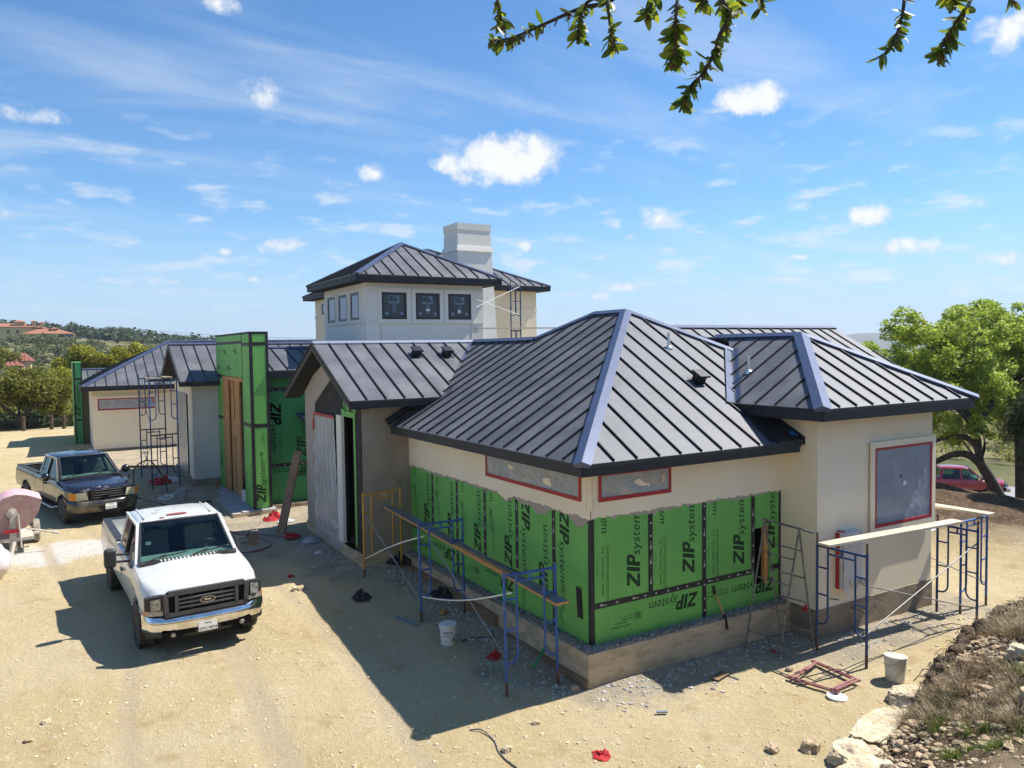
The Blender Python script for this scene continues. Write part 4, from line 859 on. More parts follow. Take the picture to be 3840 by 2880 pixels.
zpanel(FP, wP, 18.90, 19.95, 3.0, 4.50, zq, ((T_STR, 19.2, 3.2, .7, 90),), 6, -1); zpanel(FP, wP, 18.90, 19.95, .50, 3.0, ['zip', 'ink'], ((LOGO, 19.3, 1.2, .9, 90),), 7, -1)
for a, b, c_, e in ((14.36, 19.95, 5.86, 5.93), (15.5, 19.95, 5.58, 5.67), (15.46, 15.55, 4.42, 5.9), (14.4, 15.5, 5.5, 5.6), (14.4, 15.54, 3.0, 3.12), (18.9, 19.95, 4.42, 4.53), (18.9, 19.95, 2.95, 3.06), (14.36, 14.47, .52, 5.9), (18.84, 18.93, 4.40, 4.52)):
    mb = MB(); FP.rect(mb, a, b, c_, e, .0125, .004); mb.build('seam_tape', 'tape', wP)
zpanel(FPR, wP, -2.07, -1.55, 5.56, 5.90, ['zip', 'ink'], (), 8); zpanel(FPR, wP, -2.07, -1.55, 3.06, 5.56, ['zip', 'ink'], (), 9)
zpanel(FPR, wP, -2.07, -1.55, .52, 3.06, ['zip', 'ink'], ((LOGO, -1.72, .70, 1.15, 90), (T_30, -1.86, 2.25, .62, -90), (T_REV, -1.80, 2.85, .6, -90)), 10)
for a, b, c_, e in ((-2.10, -2.0, .52, 5.9), (-1.62, -1.53, .52, 5.9), (-2.0, -1.62, 5.85, 5.92), (-2.0, -1.62, 5.5, 5.61), (-2.0, -1.62, 3.0, 3.12)):
    mb = MB(); FPR.rect(mb, a, b, c_, e, .0125, .004); mb.build('seam_tape', 'tape', wP)
mb = MB(); mb.box((-2.09, 14.37, 5.90), (-1.53, 19.97, 5.93)); mb.build('top_membrane', 'flash', wP)
# lumber inside the doorway
for p0, p1 in (((-2.08, 18.76, .53), (-1.62, 18.895, 4.48)), ((-2.085, 15.56, 4.36), (-1.6, 18.75, 4.49)), ((-2.06, 18.05, .53), (-2.015, 18.75, 4.35)), ((-1.98, 17.55, .53), (-1.92, 18.04, 4.35)), ((-1.99, 16.62, .53), (-1.94, 17.30, 4.35)), ((-1.985, 17.305, 2.45), (-1.935, 17.545, 3.05)), ((-1.985, 17.305, .53), (-1.935, 17.545, .66))):
    mb = MB(); mb.box(p0, p1); mb.build('lumber', 'wood_orange', wP)
for k in range(26):
    r = random.Random(k); mb = MB(); y = r.choice((18.2, 18.6, 17.8, 16.8, 17.15)) ; mb.lathe([(.03, 0), (.02, .004)], (-2.062 if y > 18.04 else -1.995, y, r.uniform(.8, 4.2)), (-1, 0, 0), 8); mb.build('knot', 'rust', wP)
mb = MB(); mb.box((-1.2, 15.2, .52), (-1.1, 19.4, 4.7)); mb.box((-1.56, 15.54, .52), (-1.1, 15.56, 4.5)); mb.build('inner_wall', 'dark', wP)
mb = MB(); mb.box((-2.72, 14.25, .0), (-1.45, 20.2, .46)); mb.box((-2.45, 14.22, .0), (-1.44, 20.2, .50)); mb.build('porch_slab', 'slab', house)
mb = MB(); mb.box((-2.74, 14.21, -.1), (-2.715, 20.2, .44)); mb.box((-2.74, 14.19, -.1), (-1.44, 14.215, .47)); mb.build('slab_edge', 'concrete', house)
# --- grey gable block
FH = Face((-2.97, 0, 0), (0, 1, 0), (-1, 0, 0))
mb = MB(); mb.prism([(-2.955, 19.8, .77), (-2.955, 24.33, .77), (-2.955, 24.33, 4.12), (-2.955, 22.05, 5.3), (-2.955, 19.8, 4.12)], (.2, 0, 0)); wH = mb.build('wall', 'stucco', house)
mb = MB(); mb.box((-2.95, 19.78, .77), (-1.0, 19.85, 4.14)); mb.build('side_wall', 'stucco_grey', wH)
mb = MB(); mb.box((-2.99, 19.765, 3.05), (-2.0, 19.779, 3.10)); mb.build('stucco_band', 'stucco_grey', wH)
mb = MB(); mb.box((-2.995, 19.77, .78), (-2.957, 20.10, 4.1)); mb.build('corner_trim', 'stucco', wH)
masked_window(FH, wH, 20.95, 23.85, .80, 3.78, film='plastic', trim=False, seed=12, d=.02, red=False)
mb = MB(); mb.box((-2.99, 19.75, .2), (-1.0, 24.4, .77)); mb.build('foundation', 'concrete_grey', house)
# --- garage
mb = MB(); mb.box((-5.67, 31.1, .86), (6, 39, 3.64)); wK = mb.build('wall', 'stucco', house); mb = MB(); mb.box((-5.66, 31.12, .2), (6, 39, .86)); mb.build('foundation', 'concrete_grey', house)
FK = Face((0, 31.1, 0), (1, 0, 0), (0, -1, 0)); masked_window(FK, wK, -5.44, -3.04, 2.69, 3.21, film='plastic', trim=True, seed=14, d=.035)
mb = MB(); mb.box((-5.70, 31.06, 3.38), (-2.4, 31.099, 3.42)); mb.build('stucco_band', 'stucco', wK)
# --- green post of the far garage portal
xq = -6.33; mb = MB(); mb.box((xq, 34.6, .7), (xq+.40, 37.6, 4.92)); wQ = mb.build('portal', 'zip', house); wQ['label'] = 'narrow green sheathed post at the far end of the garage'
FQ = Face((0, 34.6, 0), (1, 0, 0), (0, -1, 0))
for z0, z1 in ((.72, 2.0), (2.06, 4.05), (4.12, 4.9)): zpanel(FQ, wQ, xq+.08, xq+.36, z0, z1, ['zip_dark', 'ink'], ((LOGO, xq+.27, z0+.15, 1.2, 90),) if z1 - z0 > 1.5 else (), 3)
for a, b, c_, e in ((xq, xq+.09, .72, 4.92), (xq+.35, xq+.40, .72, 4.92), (xq+.09, xq+.35, 1.98, 2.08), (xq+.09, xq+.35, 4.03, 4.13)):
    mb = MB(); FQ.rect(mb, a, b, c_, e, .0125, .004); mb.build('seam_tape', 'tape', wQ)
mb = MB(); mb.box((-6.5, 34.4, .3), (-5.5, 37.8, .72)); mb.build('foundation', 'concrete_grey', house)
mb = MB(); mb.box((-5.92, 35.6, .7), (-3.6, 38.6, 3.85)); mb.build('wall', 'stucco', house)
# ------------------------------------------------------------------ scaffolds
def scaffold_frame(name, label, foot0, foot1, paint, group=None, H=1.93, pin=.16, rz=None, base=None, lean=0.0, feet=('rust', 'rust'), drop=(0, 0), parts=True):
    """welded walk-through frame: legs over foot0 and foot1 (x,y), tall H"""
    x0, y0 = foot0; x1, y1 = foot1; W = math.hypot(x1-x0, y1-y0); a = math.atan2(y1-y0, x1-x0)
    z = base if base is not None else min(gz_at(x0, y0), gz_at(x1, y1)) - .01
    t = thing(name, label, 'scaffold', (x0, y0, z), a, group)
    R0 = .0235; R1 = .0175
    def part(nm, pts, r, m_=paint, seg=8): mb = MB(); mb.tube(pts, r, seg); return mb.build(nm, m_, t, smooth=50)
    L = lean
    for k, xx in enumerate((0, W)):
        lg = part('leg', [(xx, 0, -drop[k]), (xx, L, H)], R0)
        mb = MB(); mb.tube([(xx, 0, -drop[k]-.005), (xx, L*.12, .22-drop[k])], R0+.002, 8); mb.build('leg_foot', feet[0], lg, smooth=50)
        if pin: mb = MB(); mb.tube([(xx, L, H-.01), (xx, L, H+pin)], .017, 8); mb.build('coupling_pin', feet[1], lg, smooth=50)
        for zz in (.35, 1.45): mb = MB(); mb.tube([(xx, -.03, zz), (xx, .045, zz)], .007, 6); mb.build('lock_stud', 'rust', lg)
    at = lambda x, zz: (x, L*zz/H, zz)
    part('top_rail', [at(0, H-.06), at(W, H-.06)], R0*.95); part('header', [at(.21, H-.17), at(W-.21, H-.17)], R1)
    for sx, xo in ((1, 0), (-1, W)):
        xi = xo + sx*.21
        arc = [at(xi, H-.06), at(xi, .62)] + [at(xi - sx*.14*(1 - math.cos(q)) if False else xi - sx*.14*(1-math.cos(q)), .62 - .14*math.sin(q)) for q in (.4, .8, 1.2, 1.5708)] + [at(xo, .475)]
        part('inner_post', arc, R1)
        for zz in (1.47, 1.0): part('rung', [at(xo, zz), at(xi, zz)], R1*.95)
    mb = MB(); mb.tube([at(W/2, H-.06), at(W/2, H-.17)], R1, 6); mb.build('header_strut', paint, t)
    return t
def rod(name, label, p, q, m_='galv', r=.012, sag=0.0, cat='brace', group=None):
    pts = [Vector(p).lerp(Vector(q), i/8) + V(0, 0, -sag*math.sin(math.pi*i/8)) for i in range(9)] if sag else [p, q]
    mb = MB(); mb.tube(pts, r, 8); o = mb.build(name, m_, smooth=50)
    for e, f in ((Vector(p), Vector(q)), (Vector(q), Vector(p))):
        d = (f-e).normalized(); m2 = MB(); m2.obox(e + d*.03, (d, d.cross(V(0,0,1)).normalized(), V(0,0,1)), (.05, r*1.4, r*.6)); m2.build('flat_end', m_, o)
    return tag(o, label, cat, group)
def board(name, label, p, q, w, h, m_='wood', cat='plank', up=(0,0,1), edge=None, group=None):
    mb = MB(); mb.bar(p, q, w, h, up); mats = [m_]
    if edge:
        mb.m = [0 if i == 1 else 1 for i in range(6)]; mats = [m_, edge]
        # obox face 1 is the +up face
    o = mb.build(name, mats); return tag(o, label, cat, group)
G_L = 'scaffold along the green left wall'
scaffold_frame('scaffold_section', 'yellow scaffold frame beside the taupe side wall of the door gable', (-1.46, 6.42), (-.50, 6.62), 'yellow', G_L, base=.26, H=1.92)
scaffold_frame('scaffold_section', 'blue scaffold frame in the middle, beside the long plank and the yellow frame', (-1.40, 3.50), (-.50, 3.46), 'blue', G_L, base=.14, H=1.92, pin=.0, lean=.06, feet=('rust', 'rust'))
scaffold_frame('scaffold_section', 'paint-chipped blue scaffold frame nearest the corner of the green walls', (-1.46, .20), (-.55, .16), 'blue', G_L, base=.01, H=1.90, pin=.02, lean=.05)
board('scaffold_plank', 'long grey plank with orange edge lying across the left scaffold frames', (-.74, 6.72, 1.74), (-.62, -.10, 1.375), .24, .038, 'wood_grey', edge='wood_orange')
board('plank_offcut', 'short orange board lying on the long grey plank', (-.79, 3.25, 1.60), (-.74, 1.35, 1.497), .08, .03, 'wood_orange')
rod('scaffold_brace', 'grey brace slanting from the yellow frame down to the middle blue frame', (-1.42, 6.45, 1.72), (-1.36, 3.55, .50), group=G_L)
rod('scaffold_brace', 'pale bowed brace rising from the foot of the yellow frame to the middle blue frame', (-1.44, 6.38, .72), (-1.32, 3.52, 1.78), 'stucco_pale', group=G_L, sag=-.05)
rod('scaffold_brace', 'grey brace slanting down from the middle blue frame to the paint-chipped frame', (-1.26, 3.46, 1.80), (-1.46, .24, .62), group=G_L)
rod('scaffold_brace', 'pale bowed brace between the two blue frames, nailed at its right end', (-1.38, 3.48, .64), (-1.42, .12, 1.62), 'stucco_pale', group=G_L, sag=.09)
# right side
G_R = 'scaffold in front of the masked window'
scaffold_frame('scaffold_section', 'navy scaffold frame in front of the meter box, under the near plank end', (4.02, -1.12), (4.04, -2.06), 'navy', G_R, base=0.0, H=1.90, pin=.16)
scaffold_frame('scaffold_section', 'navy scaffold frame at the far end of the pale plank beside the block corner', (7.58, -1.14), (7.60, -1.90), 'navy', G_R, base=-.05, H=1.86, pin=.15)
scaffold_frame('scaffold_section', 'blue scaffold frame with bright blue top tube, rightmost beyond the block corner', (7.90, -1.42), (8.86, -1.40), 'blue', 'scaffold beyond the block corner', base=-.06, H=1.92, pin=.0)
scaffold_frame('scaffold_section', 'tall blue scaffold frame mostly hidden behind the block corner near the red truck', (8.25, 1.9), (9.05, 1.9), 'blue', 'scaffold beyond the block corner', base=.0, H=1.92, pin=.1)
scaffold_frame('scaffold_section', 'upper blue scaffold frame stacked behind the block corner', (8.25, 1.9), (9.05, 1.9), 'blue', 'scaffold beyond the block corner', base=1.95, H=1.85, pin=.1)
board('scaffold_plank', 'pale weathered plank spanning the navy frames in front of the window', (3.92, -1.32, 1.90), (7.78, -1.43, 1.845), .25, .04, 'wood_pale')
board('scaffold_plank', 'pale plank running back behind the block corner on the blue frame', (8.62, -1.62, 1.90), (8.40, 2.2, 1.90), .25, .045, 'wood_pale')
board('scaffold_plank', 'short pale board on top of the tall frame behind the block corner', (7.95, 1.9, 3.78), (8.7, 1.85, 3.78), .25, .04, 'wood_pale')
rod('scaffold_brace', 'grey brace slanting down from the near navy frame to the far navy frame', (4.04, -2.0, 1.36), (7.60, -1.86, .28), group=G_R)
rod('scaffold_brace', 'grey brace rising from the foot of the near navy frame to the far navy frame', (4.04, -2.02, .52), (7.60, -1.88, 1.52), group=G_R)
rod('scaffold_brace', 'thin grey brace low behind the far navy frame', (7.7, .3, 1.3), (8.85, -1.36, .45), group='scaffold beyond the block corner')
# ladder trestle (two splayed ladders)
tr = thing('ladder_trestle', 'paint-splattered folding ladder trestle standing in the corner by the block', 'trestle', (3.45, -.75, 0))
tp = [V(3.38, -.53, 2.26), V(3.50, -1.16, 2.20)]
ft = [[V(3.04, -.40, .0), V(3.14, -1.04, .0)], [V(3.68, -.66, .02), V(3.94, -1.12, .0)]]
def tpart(nm, p, q, r=.017, m_='splat'): mb = MB(); o_ = V(3.45, -.75, 0); mb.tube([Vector(p)-o_, Vector(q)-o_], r, 8); mb.build(nm, m_, tr, smooth=50)
tpart('top_bar', tp[0] + (tp[0]-tp[1])*.06, tp[1] + (tp[1]-tp[0])*.42, .02)
for side in ft:
    for k in (0, 1): tpart('leg', side[k], tp[k])
    for h_ in ((.14, .36, .56, .76) if side is ft[0] else (.16, .40, .60, .82)): tpart('rung', side[0].lerp(tp[0], h_), side[1].lerp(tp[1], h_), .013)
tpart('hose_clip', V(3.2, -.45, 1.2), V(3.17, -.36, 1.75), .008)
# ------------------------------------------------------------------ scaffold tower by the garage, and the one on the upper roof
G_T = 'black scaffold tower by the garage'
for lvl in (0, 1):
    b_ = .57 + lvl*1.93
    scaffold_frame('scaffold_section', 'dark scaffold frame of the garage tower, %s tier, far from porch' % ('lower', 'upper')[lvl], (-4.46, 22.3), (-3.58, 22.3), 'navy', G_T, base=b_, H=1.93, pin=.12 if lvl else 0)
    scaffold_frame('scaffold_section', 'dark scaffold frame of the garage tower, %s tier, toward the porch' % ('lower', 'upper')[lvl], (-4.36, 19.7), (-3.44, 20.0), 'blue' if lvl else 'navy', G_T, base=b_, H=1.93, pin=.14 if lvl else 0)
    rod('scaffold_brace', 'thin grey brace on the %s tier of the garage scaffold tower, rising to the left' % ('lower', 'upper')[lvl], (-4.46, 22.3, b_+1.5), (-4.36, 19.7, b_+.4), group=G_T, r=.012); rod('scaffold_brace', 'thin grey brace on the %s tier of the garage scaffold tower, rising to the right' % ('lower', 'upper')[lvl], (-4.46, 22.3, b_+.4), (-4.36, 19.7, b_+1.5), group=G_T, r=.012)
board('scaffold_board', 'grey platform board on top of the dark scaffold tower by the garage', (-4.2, 19.6, 4.42), (-4.0, 22.5, 4.40), .5, .045, 'wood_grey')
board('scaffold_board', 'pale second platform board on top of the dark scaffold tower by the garage', (-3.75, 19.7, 4.46), (-3.65, 22.4, 4.44), .3, .045, 'wood')
G_U = 'scaffold above the wing roof'
for k, xx in enumerate((6.62, 7.0)): pass
scaffold_frame('scaffold_section', 'dark scaffold frame standing on the roof before the pale upper wall, lower one', (6.90, 14.0), (7.30, 14.0), 'navy', G_U, base=4.05, H=1.95, pin=0)
scaffold_frame('scaffold_section', 'dark scaffold frame standing on the roof before the pale upper wall, upper one', (6.90, 14.0), (7.30, 14.0), 'navy', G_U, base=6.0, H=1.55, pin=.22)
rod('scaffold_brace', 'pale brace on the roof scaffold rising to the right', (5.3, 13.6, 6.74), (7.28, 14.0, 7.52), 'stucco_pale', group=G_U); rod('scaffold_brace', 'pale brace on the roof scaffold falling to the right', (5.3, 13.6, 7.0), (7.28, 14.0, 6.5), 'stucco_pale', group=G_U)
board('scaffold_plank', 'long pale plank on the roof scaffold before the upper wall', (5.4, 13.9, 6.02), (11.3, 14.1, 6.06), .22, .045, 'wood_pale')
# ------------------------------------------------------------------ buckets, boards, rags, hoses
def bucket(name, label, x, y, z=None, m_='bucket', h=.37, r=.15, tilt=(0, 0), rim=True, group=None, dark=False, prints=False):
    z = gz_at(x, y) - .004 if z is None else z
    t = thing(name, label, 'bucket', (x, y, z), 0, group); t.rotation_euler = (tilt[0], tilt[1], rnd.uniform(0, 6))
    rb = r*.86
    mb = MB(); mb.lathe([(rb-.01, .0), (rb, .006), (r, h), (r-.008, h), (rb-.008, .02), (0, .02)], (0, 0, 0), seg=28); mb.build('body', m_, t, smooth=40)
    if rim:
        for zz in (.02, .05, .08):
            mb = MB(); rr = rb + (r-rb)*(1 - zz/h); w_ = .012 if zz == .02 else .007
            mb.lathe([(rr, h-zz), (rr+w_, h-zz+.002), (rr+w_, h-zz+.012), (rr, h-zz+.014)], (0, 0, 0), seg=28); mb.build('rim', m_, t, smooth=40)
    mb = MB(); mb.tube([(r*math.cos(a), r*math.sin(a), h-.07 - .10*math.sin(a/2.0*1.0)*0 - .09*math.sin(max(0, min(math.pi, a)))) for a in [i*math.pi/10 for i in range(11)]], .004, 6); mb.build('handle', 'galv', t)
    if prints:
        mb = MB()
        def wrap(T, a0, z0, s_):
            vs = [((rb + (r-rb)*((z0+y_*s_)/h) + .0015)*math.cos(a0 + x_*s_/r), (rb + (r-rb)*((z0+y_*s_)/h) + .0015)*math.sin(a0 + x_*s_/r), z0 + y_*s_) for x_, y_ in T[0]]
            mb.add(vs, T[1])
        wrap(text2d('WESCO', 1, 0, .02), 3.55, .22, .055); wrap(text2d('PREMIUM', 1, 0, .01), 3.62, .17, .03); wrap(poly2d([(0,0),(3,0),(3,.3),(0,.2)]), 3.6, .06, .05)
        wrap(poly2d(*[[(.1*i,0),(.1*i+.05,0),(.1*i+.05,1),(.1*i,1)] for i in range(14)]), 4.75, .07, .06); wrap(text2d('KEEP OUT', 1, 0, .02), 4.70, .17, .024)
        mb.build('label_print', 'ink', t); t.rotation_euler = (tilt[0], tilt[1], .05)
    return t
bucket('bucket', 'clean white bucket with black print on the dirt between scaffold and truck', -1.39, 2.38, prints=True)
bucket('bucket', 'dirty cream bucket standing in the sun at the right front', 4.06, -2.55, m_='bucket_dirty', h=.40, r=.165, tilt=(.03, .05))
bucket('bucket', 'grey bucket standing between the garage scaffold and the porch', -3.68, 17.55, m_='slab')
bucket('bucket', 'white bucket on the porch slab behind the green portal leg', -1.98, 15.95, .50); bucket('bucket', 'grey bucket on the porch slab half hidden by the green portal leg', -1.83, 15.62, .50, m_='slab', h=.34)
t = thing('paint_lid', 'white round bucket lid lying on the sunny dirt by the red frame', 'lid', (2.74, -2.47, gz_at(2.74, -2.47)+.012)); mb = MB(); mb.lathe([(0, .012), (.125, .012), (.13, .022), (.15, .024), (.155, .0), (0, .0)], (0, 0, 0), seg=32); mb.build('disc', 'white', t, smooth=40)
t.rotation_euler = (.03, .04, 0)
t = thing('spray_bottle', 'brown spray bottle standing on the porch slab', 'bottle', (-2.38, 18.75, .49)); mb = MB(); mb.lathe([(.05, 0), (.055, .01), (.055, .15), (.02, .2), (.018, .24)], (0, 0, 0), seg=14); mb.build('body', 'wood_brown', t, smooth=40); mb = MB(); mb.box((-.03, -.015, .235), (.05, .015, .29)); mb.build('trigger', 'red', t)
# red steel frame on the ground
t = thing('steel_frame', 'rusty red welded steel frame lying flat on the sunlit dirt', 'frame', (0, 0, gz_at(3.0, -1.95)))
c4 = [V(2.61, -1.68, .05), V(3.44, -1.50, .05), V(3.40, -2.33, .05), V(2.80, -2.42, .05)]
cA, cB, cC, cD = c4[0], c4[1], c4[2], c4[3]
def rb_(p, q, dz, r=.018, m_='redsteel'): mb = MB(); mb.tube([Vector(p)+V(0,0,dz), Vector(q)+V(0,0,dz)], r, 8); mb.build('tube', m_, t, smooth=50)
MT['redsteel'] = mat('rusty_red_paint', (.25, .085, .08), .7, col2=(.33, .15, .14), vs_=7, third=((.10, .05, .04), 12, .6, .7))
ab = (cD-cA); cd2 = (cC-cB)
for s_ in (0, .045):
    rb_(cA + V(s_, .02, 0) - ab*.04, cD + V(s_, .02, 0) + ab*.05, .0); rb_(cB + V(s_, 0, 0) - cd2*.05, cC + V(s_, 0, 0) + cd2*.05, .01)
rb_(cA + ab*.04, cB + cd2*.08, .03); rb_(cA + ab*.16, cB + cd2*.10, .04); rb_(cD - ab*.10, cC - cd2*.04, .03); rb_(cD - ab*.02, cC + V(-.02, -.05, 0), .04)
# timber
board('leaning_board', 'brown board leaning against the corner of the door gable', (-2.08, 11.25, .36), (-1.42, 11.75, 2.52), .26, .05, 'wood_brown', 'board', up=(-.75, -.55, .3))
board('ground_board', 'pale grey board lying on the ground under the leaning board', (-2.75, 11.75, gz_at(-2.75, 11.75)+.03), (-1.66, 10.48, gz_at(-1.66, 10.48)+.03), .14, .04, 'wood_grey', 'board')
board('timber', 'brown timber lying on the dirt before the porch slab', (-3.75, 16.2, gz_at(-3.75, 16.2)+.05), (-2.95, 16.75, gz_at(-2.95, 16.75)+.05), .10, .08, 'wood_brown', 'timber')
board('timber', 'long reddish timber on the ground behind the garage scaffold', (-4.9, 25.2, .72), (-3.1, 24.3, .70), .10, .09, 'wood_brown', 'timber')
board('wood_scrap', 'short yellowish wood scrap at the foot of the door gable', (-.95, 7.02, .33), (-.55, 6.92, .33), .10, .04, 'wood', 'scrap'); board('wood_scrap', 'small orange wood block on the dirt near the clean bucket', (-.92, 3.62, .20), (-.80, 3.75, .20), .10, .05, 'wood_orange', 'scrap')
board('level', 'light blue level lying on the dirt by the middle blue frame', (-1.75, 3.95, .19), (-1.55, 3.35, .17), .05, .03, 'plastic_blue', 'level'); board('green_bar', 'green metal bar propped on the gravel by the paint-chipped frame', (-.72, .62, .12), (-.28, .92, .30), .04, .03, 'zip_dark', 'bar')
board('white_pipe', 'short white pipe lying on dirt behind the white truck', (-3.55, 14.6, .43), (-3.25, 15.3, .44), .06, .06, 'white', 'pipe')
def crumple(name, label, x, y, s, m_, seed, z=None, cat='rag', flat=.35, stretch=(1, 1)):
    """a wadded cloth or film: an open disc folded over itself"""
    z0 = gz_at(x, y) if z is None else z; nr, na = 9, 30; vs = []
    for j in range(nr+1):
        for i in range(na):
            a = 2*math.pi*i/na; r = j/nr; c_, sn = math.cos(a), math.sin(a)
            R = s*.5*r*(1 + .38*mnoise.noise(Vector((c_*1.3, sn*1.3, seed*2.1))) + .18*mnoise.noise(Vector((c_*3.4, sn*3.4, seed))))
            q = Vector((c_*r*2.4, sn*r*2.4, seed*5.3)); fold = abs(mnoise.noise(q)) + .6*abs(mnoise.noise(q*2.3 + V(4, 1, 0)))
            h = s*flat*fold*(1.15 - r**3); sw = .10*s*mnoise.noise(q*1.6 + V(0, 8, 2))
            vs.append((x + R*c_*stretch[0] + sw, y + R*sn*stretch[1] - sw*.6, z0 + .004 + h))
    mb = MB(); mb.add(vs, [(j*na+i, j*na+(i+1) % na, (j+1)*na+(i+1) % na, (j+1)*na+i) for j in range(nr) for i in range(na)])
    return tag(mb.build(name, m_, smooth=50), label, cat)
crumple('red_rag', 'bright red rag crumpled on the sunny dirt at bottom centre', -1.27, -1.93, .26, 'redcloth', 1)
crumple('red_rag', 'dark red rag on the end of the board under the leaning board', -1.95, 10.66, .42, 'redcloth', 2, z=.40); crumple('red_rag', 'red cloth beside the porch slab among grey debris', -1.75, 13.25, .6, 'redcloth', 3, stretch=(1.2, .6), flat=.5)
crumple('red_rag', 'small red rag on shaded dirt before the door gable', -2.84, 7.35, .17, 'redcloth', 4); crumple('red_rag', 'red rag at the foot of the paint-chipped blue frame', -.95, 1.5, .26, 'redcloth', 5, flat=.6)
crumple('red_rag', 'red tape scrap hanging on the ladder trestle by the block', 4.0, -.9, .12, 'redcloth', 6, z=.62, flat=1.2); crumple('red_rag', 'tiny red scrap in the shade under the ladder trestle', 3.35, -.75, .10, 'redcloth', 7)
crumple('plastic_scrap', 'white plastic scrap beside the porch slab near red cloth', -1.55, 12.85, .5, 'plastic_white', 8, cat='scrap'); crumple('plastic_scrap', 'translucent plastic scrap at the foot of the door gable', -1.55, 10.2, .55, 'plastic', 9, cat='scrap'); crumple('plastic_scrap', 'white plastic scrap near the door sill on the dirt', -1.75, 8.9, .22, 'plastic_white', 10, cat='scrap')
crumple('debris_heap', 'grey debris heap on the dirt beside the middle blue frame', -1.95, 5.25, .42, 'rubber', 11, cat='debris', flat=.5); crumple('debris_heap', 'black film bunched at the foot of the yellow frame', -.35, 6.95, .65, 'rubber', 12, cat='debris', flat=.5); crumple('debris_heap', 'black film scrap beside the foundation behind the middle frame', -.45, 4.55, .55, 'rubber', 15, cat='debris', flat=.45)
crumple('paper_bag', 'red and white cement bag lying under the garage scaffold', -3.95, 20.9, .75, 'redcloth', 13, cat='bag', flat=.5); crumple('paper_bag', 'white torn bag beside the red one under the garage scaffold', -3.6, 21.2, .7, 'plastic_white', 14, cat='bag', flat=.35)
crumple('blue_tarp', 'blue tarp end hanging out of the roof valley beside the block', 4.28, -.36, .22, 'tarp', 16, z=3.66, cat='tarp', flat=.5, stretch=(.5, 1.6))
def hose(name, label, pts, r, m_, cat='hose', n=6):
    P = [Vector(p) for p in pts]; out = []
    for i in range(len(P)-1):
        p0, p1, p2, p3 = P[max(i-1, 0)], P[i], P[i+1], P[min(i+2, len(P)-1)]
        for k in range(n):
            t = k/n; out.append(.5*((2*p1) + (p2-p0)*t + (2*p0-5*p1+4*p2-p3)*t*t + (3*p1-p0-3*p2+p3)*t**3))
    out.append(P[-1]); mb = MB(); mb.tube(out, r, 7); return tag(mb.build(name, m_, smooth=60), label, cat)
gq = lambda x, y, d=.02: (x, y, gz_at(x, y) + d)
hose('rubber_hose', 'thick brown hose arching off the garage scaffold leg and running to the white truck', [gq(-4.9, 20.2), (-4.85, 20.4, 1.25), (-4.45, 20.1, 1.55), (-4.2, 19.9, 1.3), gq(-4.0, 19.6, .4), gq(-3.95, 19.2)], .025, 'rust')
hose('rubber_hose', 'pair hose running across dirt from the garage scaffold toward the white truck roof', [(-5.05, 20.1, 1.1), gq(-5.1, 19.5, .4), gq(-4.9, 18.6), gq(-4.3, 17.0), gq(-3.9, 15.4), gq(-3.7, 14.6)], .025, 'rust')
hose('rubber_hose', 'brown hose looped on the dirt beside the right mirror of the white truck', [gq(-3.4, 12.9), gq(-2.95, 11.9), gq(-2.6, 11.0), gq(-2.6, 10.2), gq(-3.2, 9.9), gq(-3.8, 10.3)], .022, 'redsteel')
hose('white_hose', 'white hose coiled on the dirt beside the garage scaffold', [gq(-4.1, 18.5), gq(-3.9, 18.1), gq(-4.2, 17.7), gq(-4.35, 18.1), gq(-4.0, 18.3), gq(-3.8, 18.6), gq(-3.5, 18.9)], .035, 'white')
hose('black_cable', 'black cable lying on the dirt beside the clean bucket', [gq(-1.15, 2.3, .01), gq(-.9, 2.35, .01), gq(-.6, 2.2, .01), gq(-.45, 2.45, .01)], .011, 'rubber', 'cable')
hose('wire', 'grey bent wire on the sunlit dirt at bottom centre', [gq(-2.42, -.42, .01), gq(-2.30, -.55, .03), gq(-2.28, -.85, .01), gq(-2.38, -1.2, .01), gq(-2.36, -1.6, .01)], .010, 'splat', 'wire')
t = thing('tool', 'hammer with orange handle propped upside down on the foundation ledge', 'tool', (2.70, -.20, .55)); mb = MB(); mb.tube([(-.03, .16, .40), (.03, 0, .03)], .014, 8); mb.build('handle', 'wood_orange', t); mb = MB(); mb.tube([(-.05, .17, .52), (-.03, .16, .38)], .026, 8); mb.build('head', 'rubber', t); mb = MB(); mb.tube([(.03, -.01, .05), (.05, -.05, -.20)], .03, 8); mb.build('grip', 'rubber', t)  # trowel-like hand tool with an orange handle and dark ends
board('cardboard', 'brown cardboard scrap in the shade by the right foundation', (1.62, -1.05, .015), (1.95, -.98, .03), .16, .01, 'wood_brown', 'scrap')
board('metal_scrap', 'blue-grey metal bracket lying on the sunny dirt', (.10, -1.42, .02), (.24, -1.50, .02), .05, .02, 'plastic_blue', 'scrap')
board('sheet_metal', 'pale sheet of metal lying on the dark mound beyond the block', (10.9, 1.9, .45), (12.2, 2.0, .5), .8, .02, 'plastic_white', 'sheet')
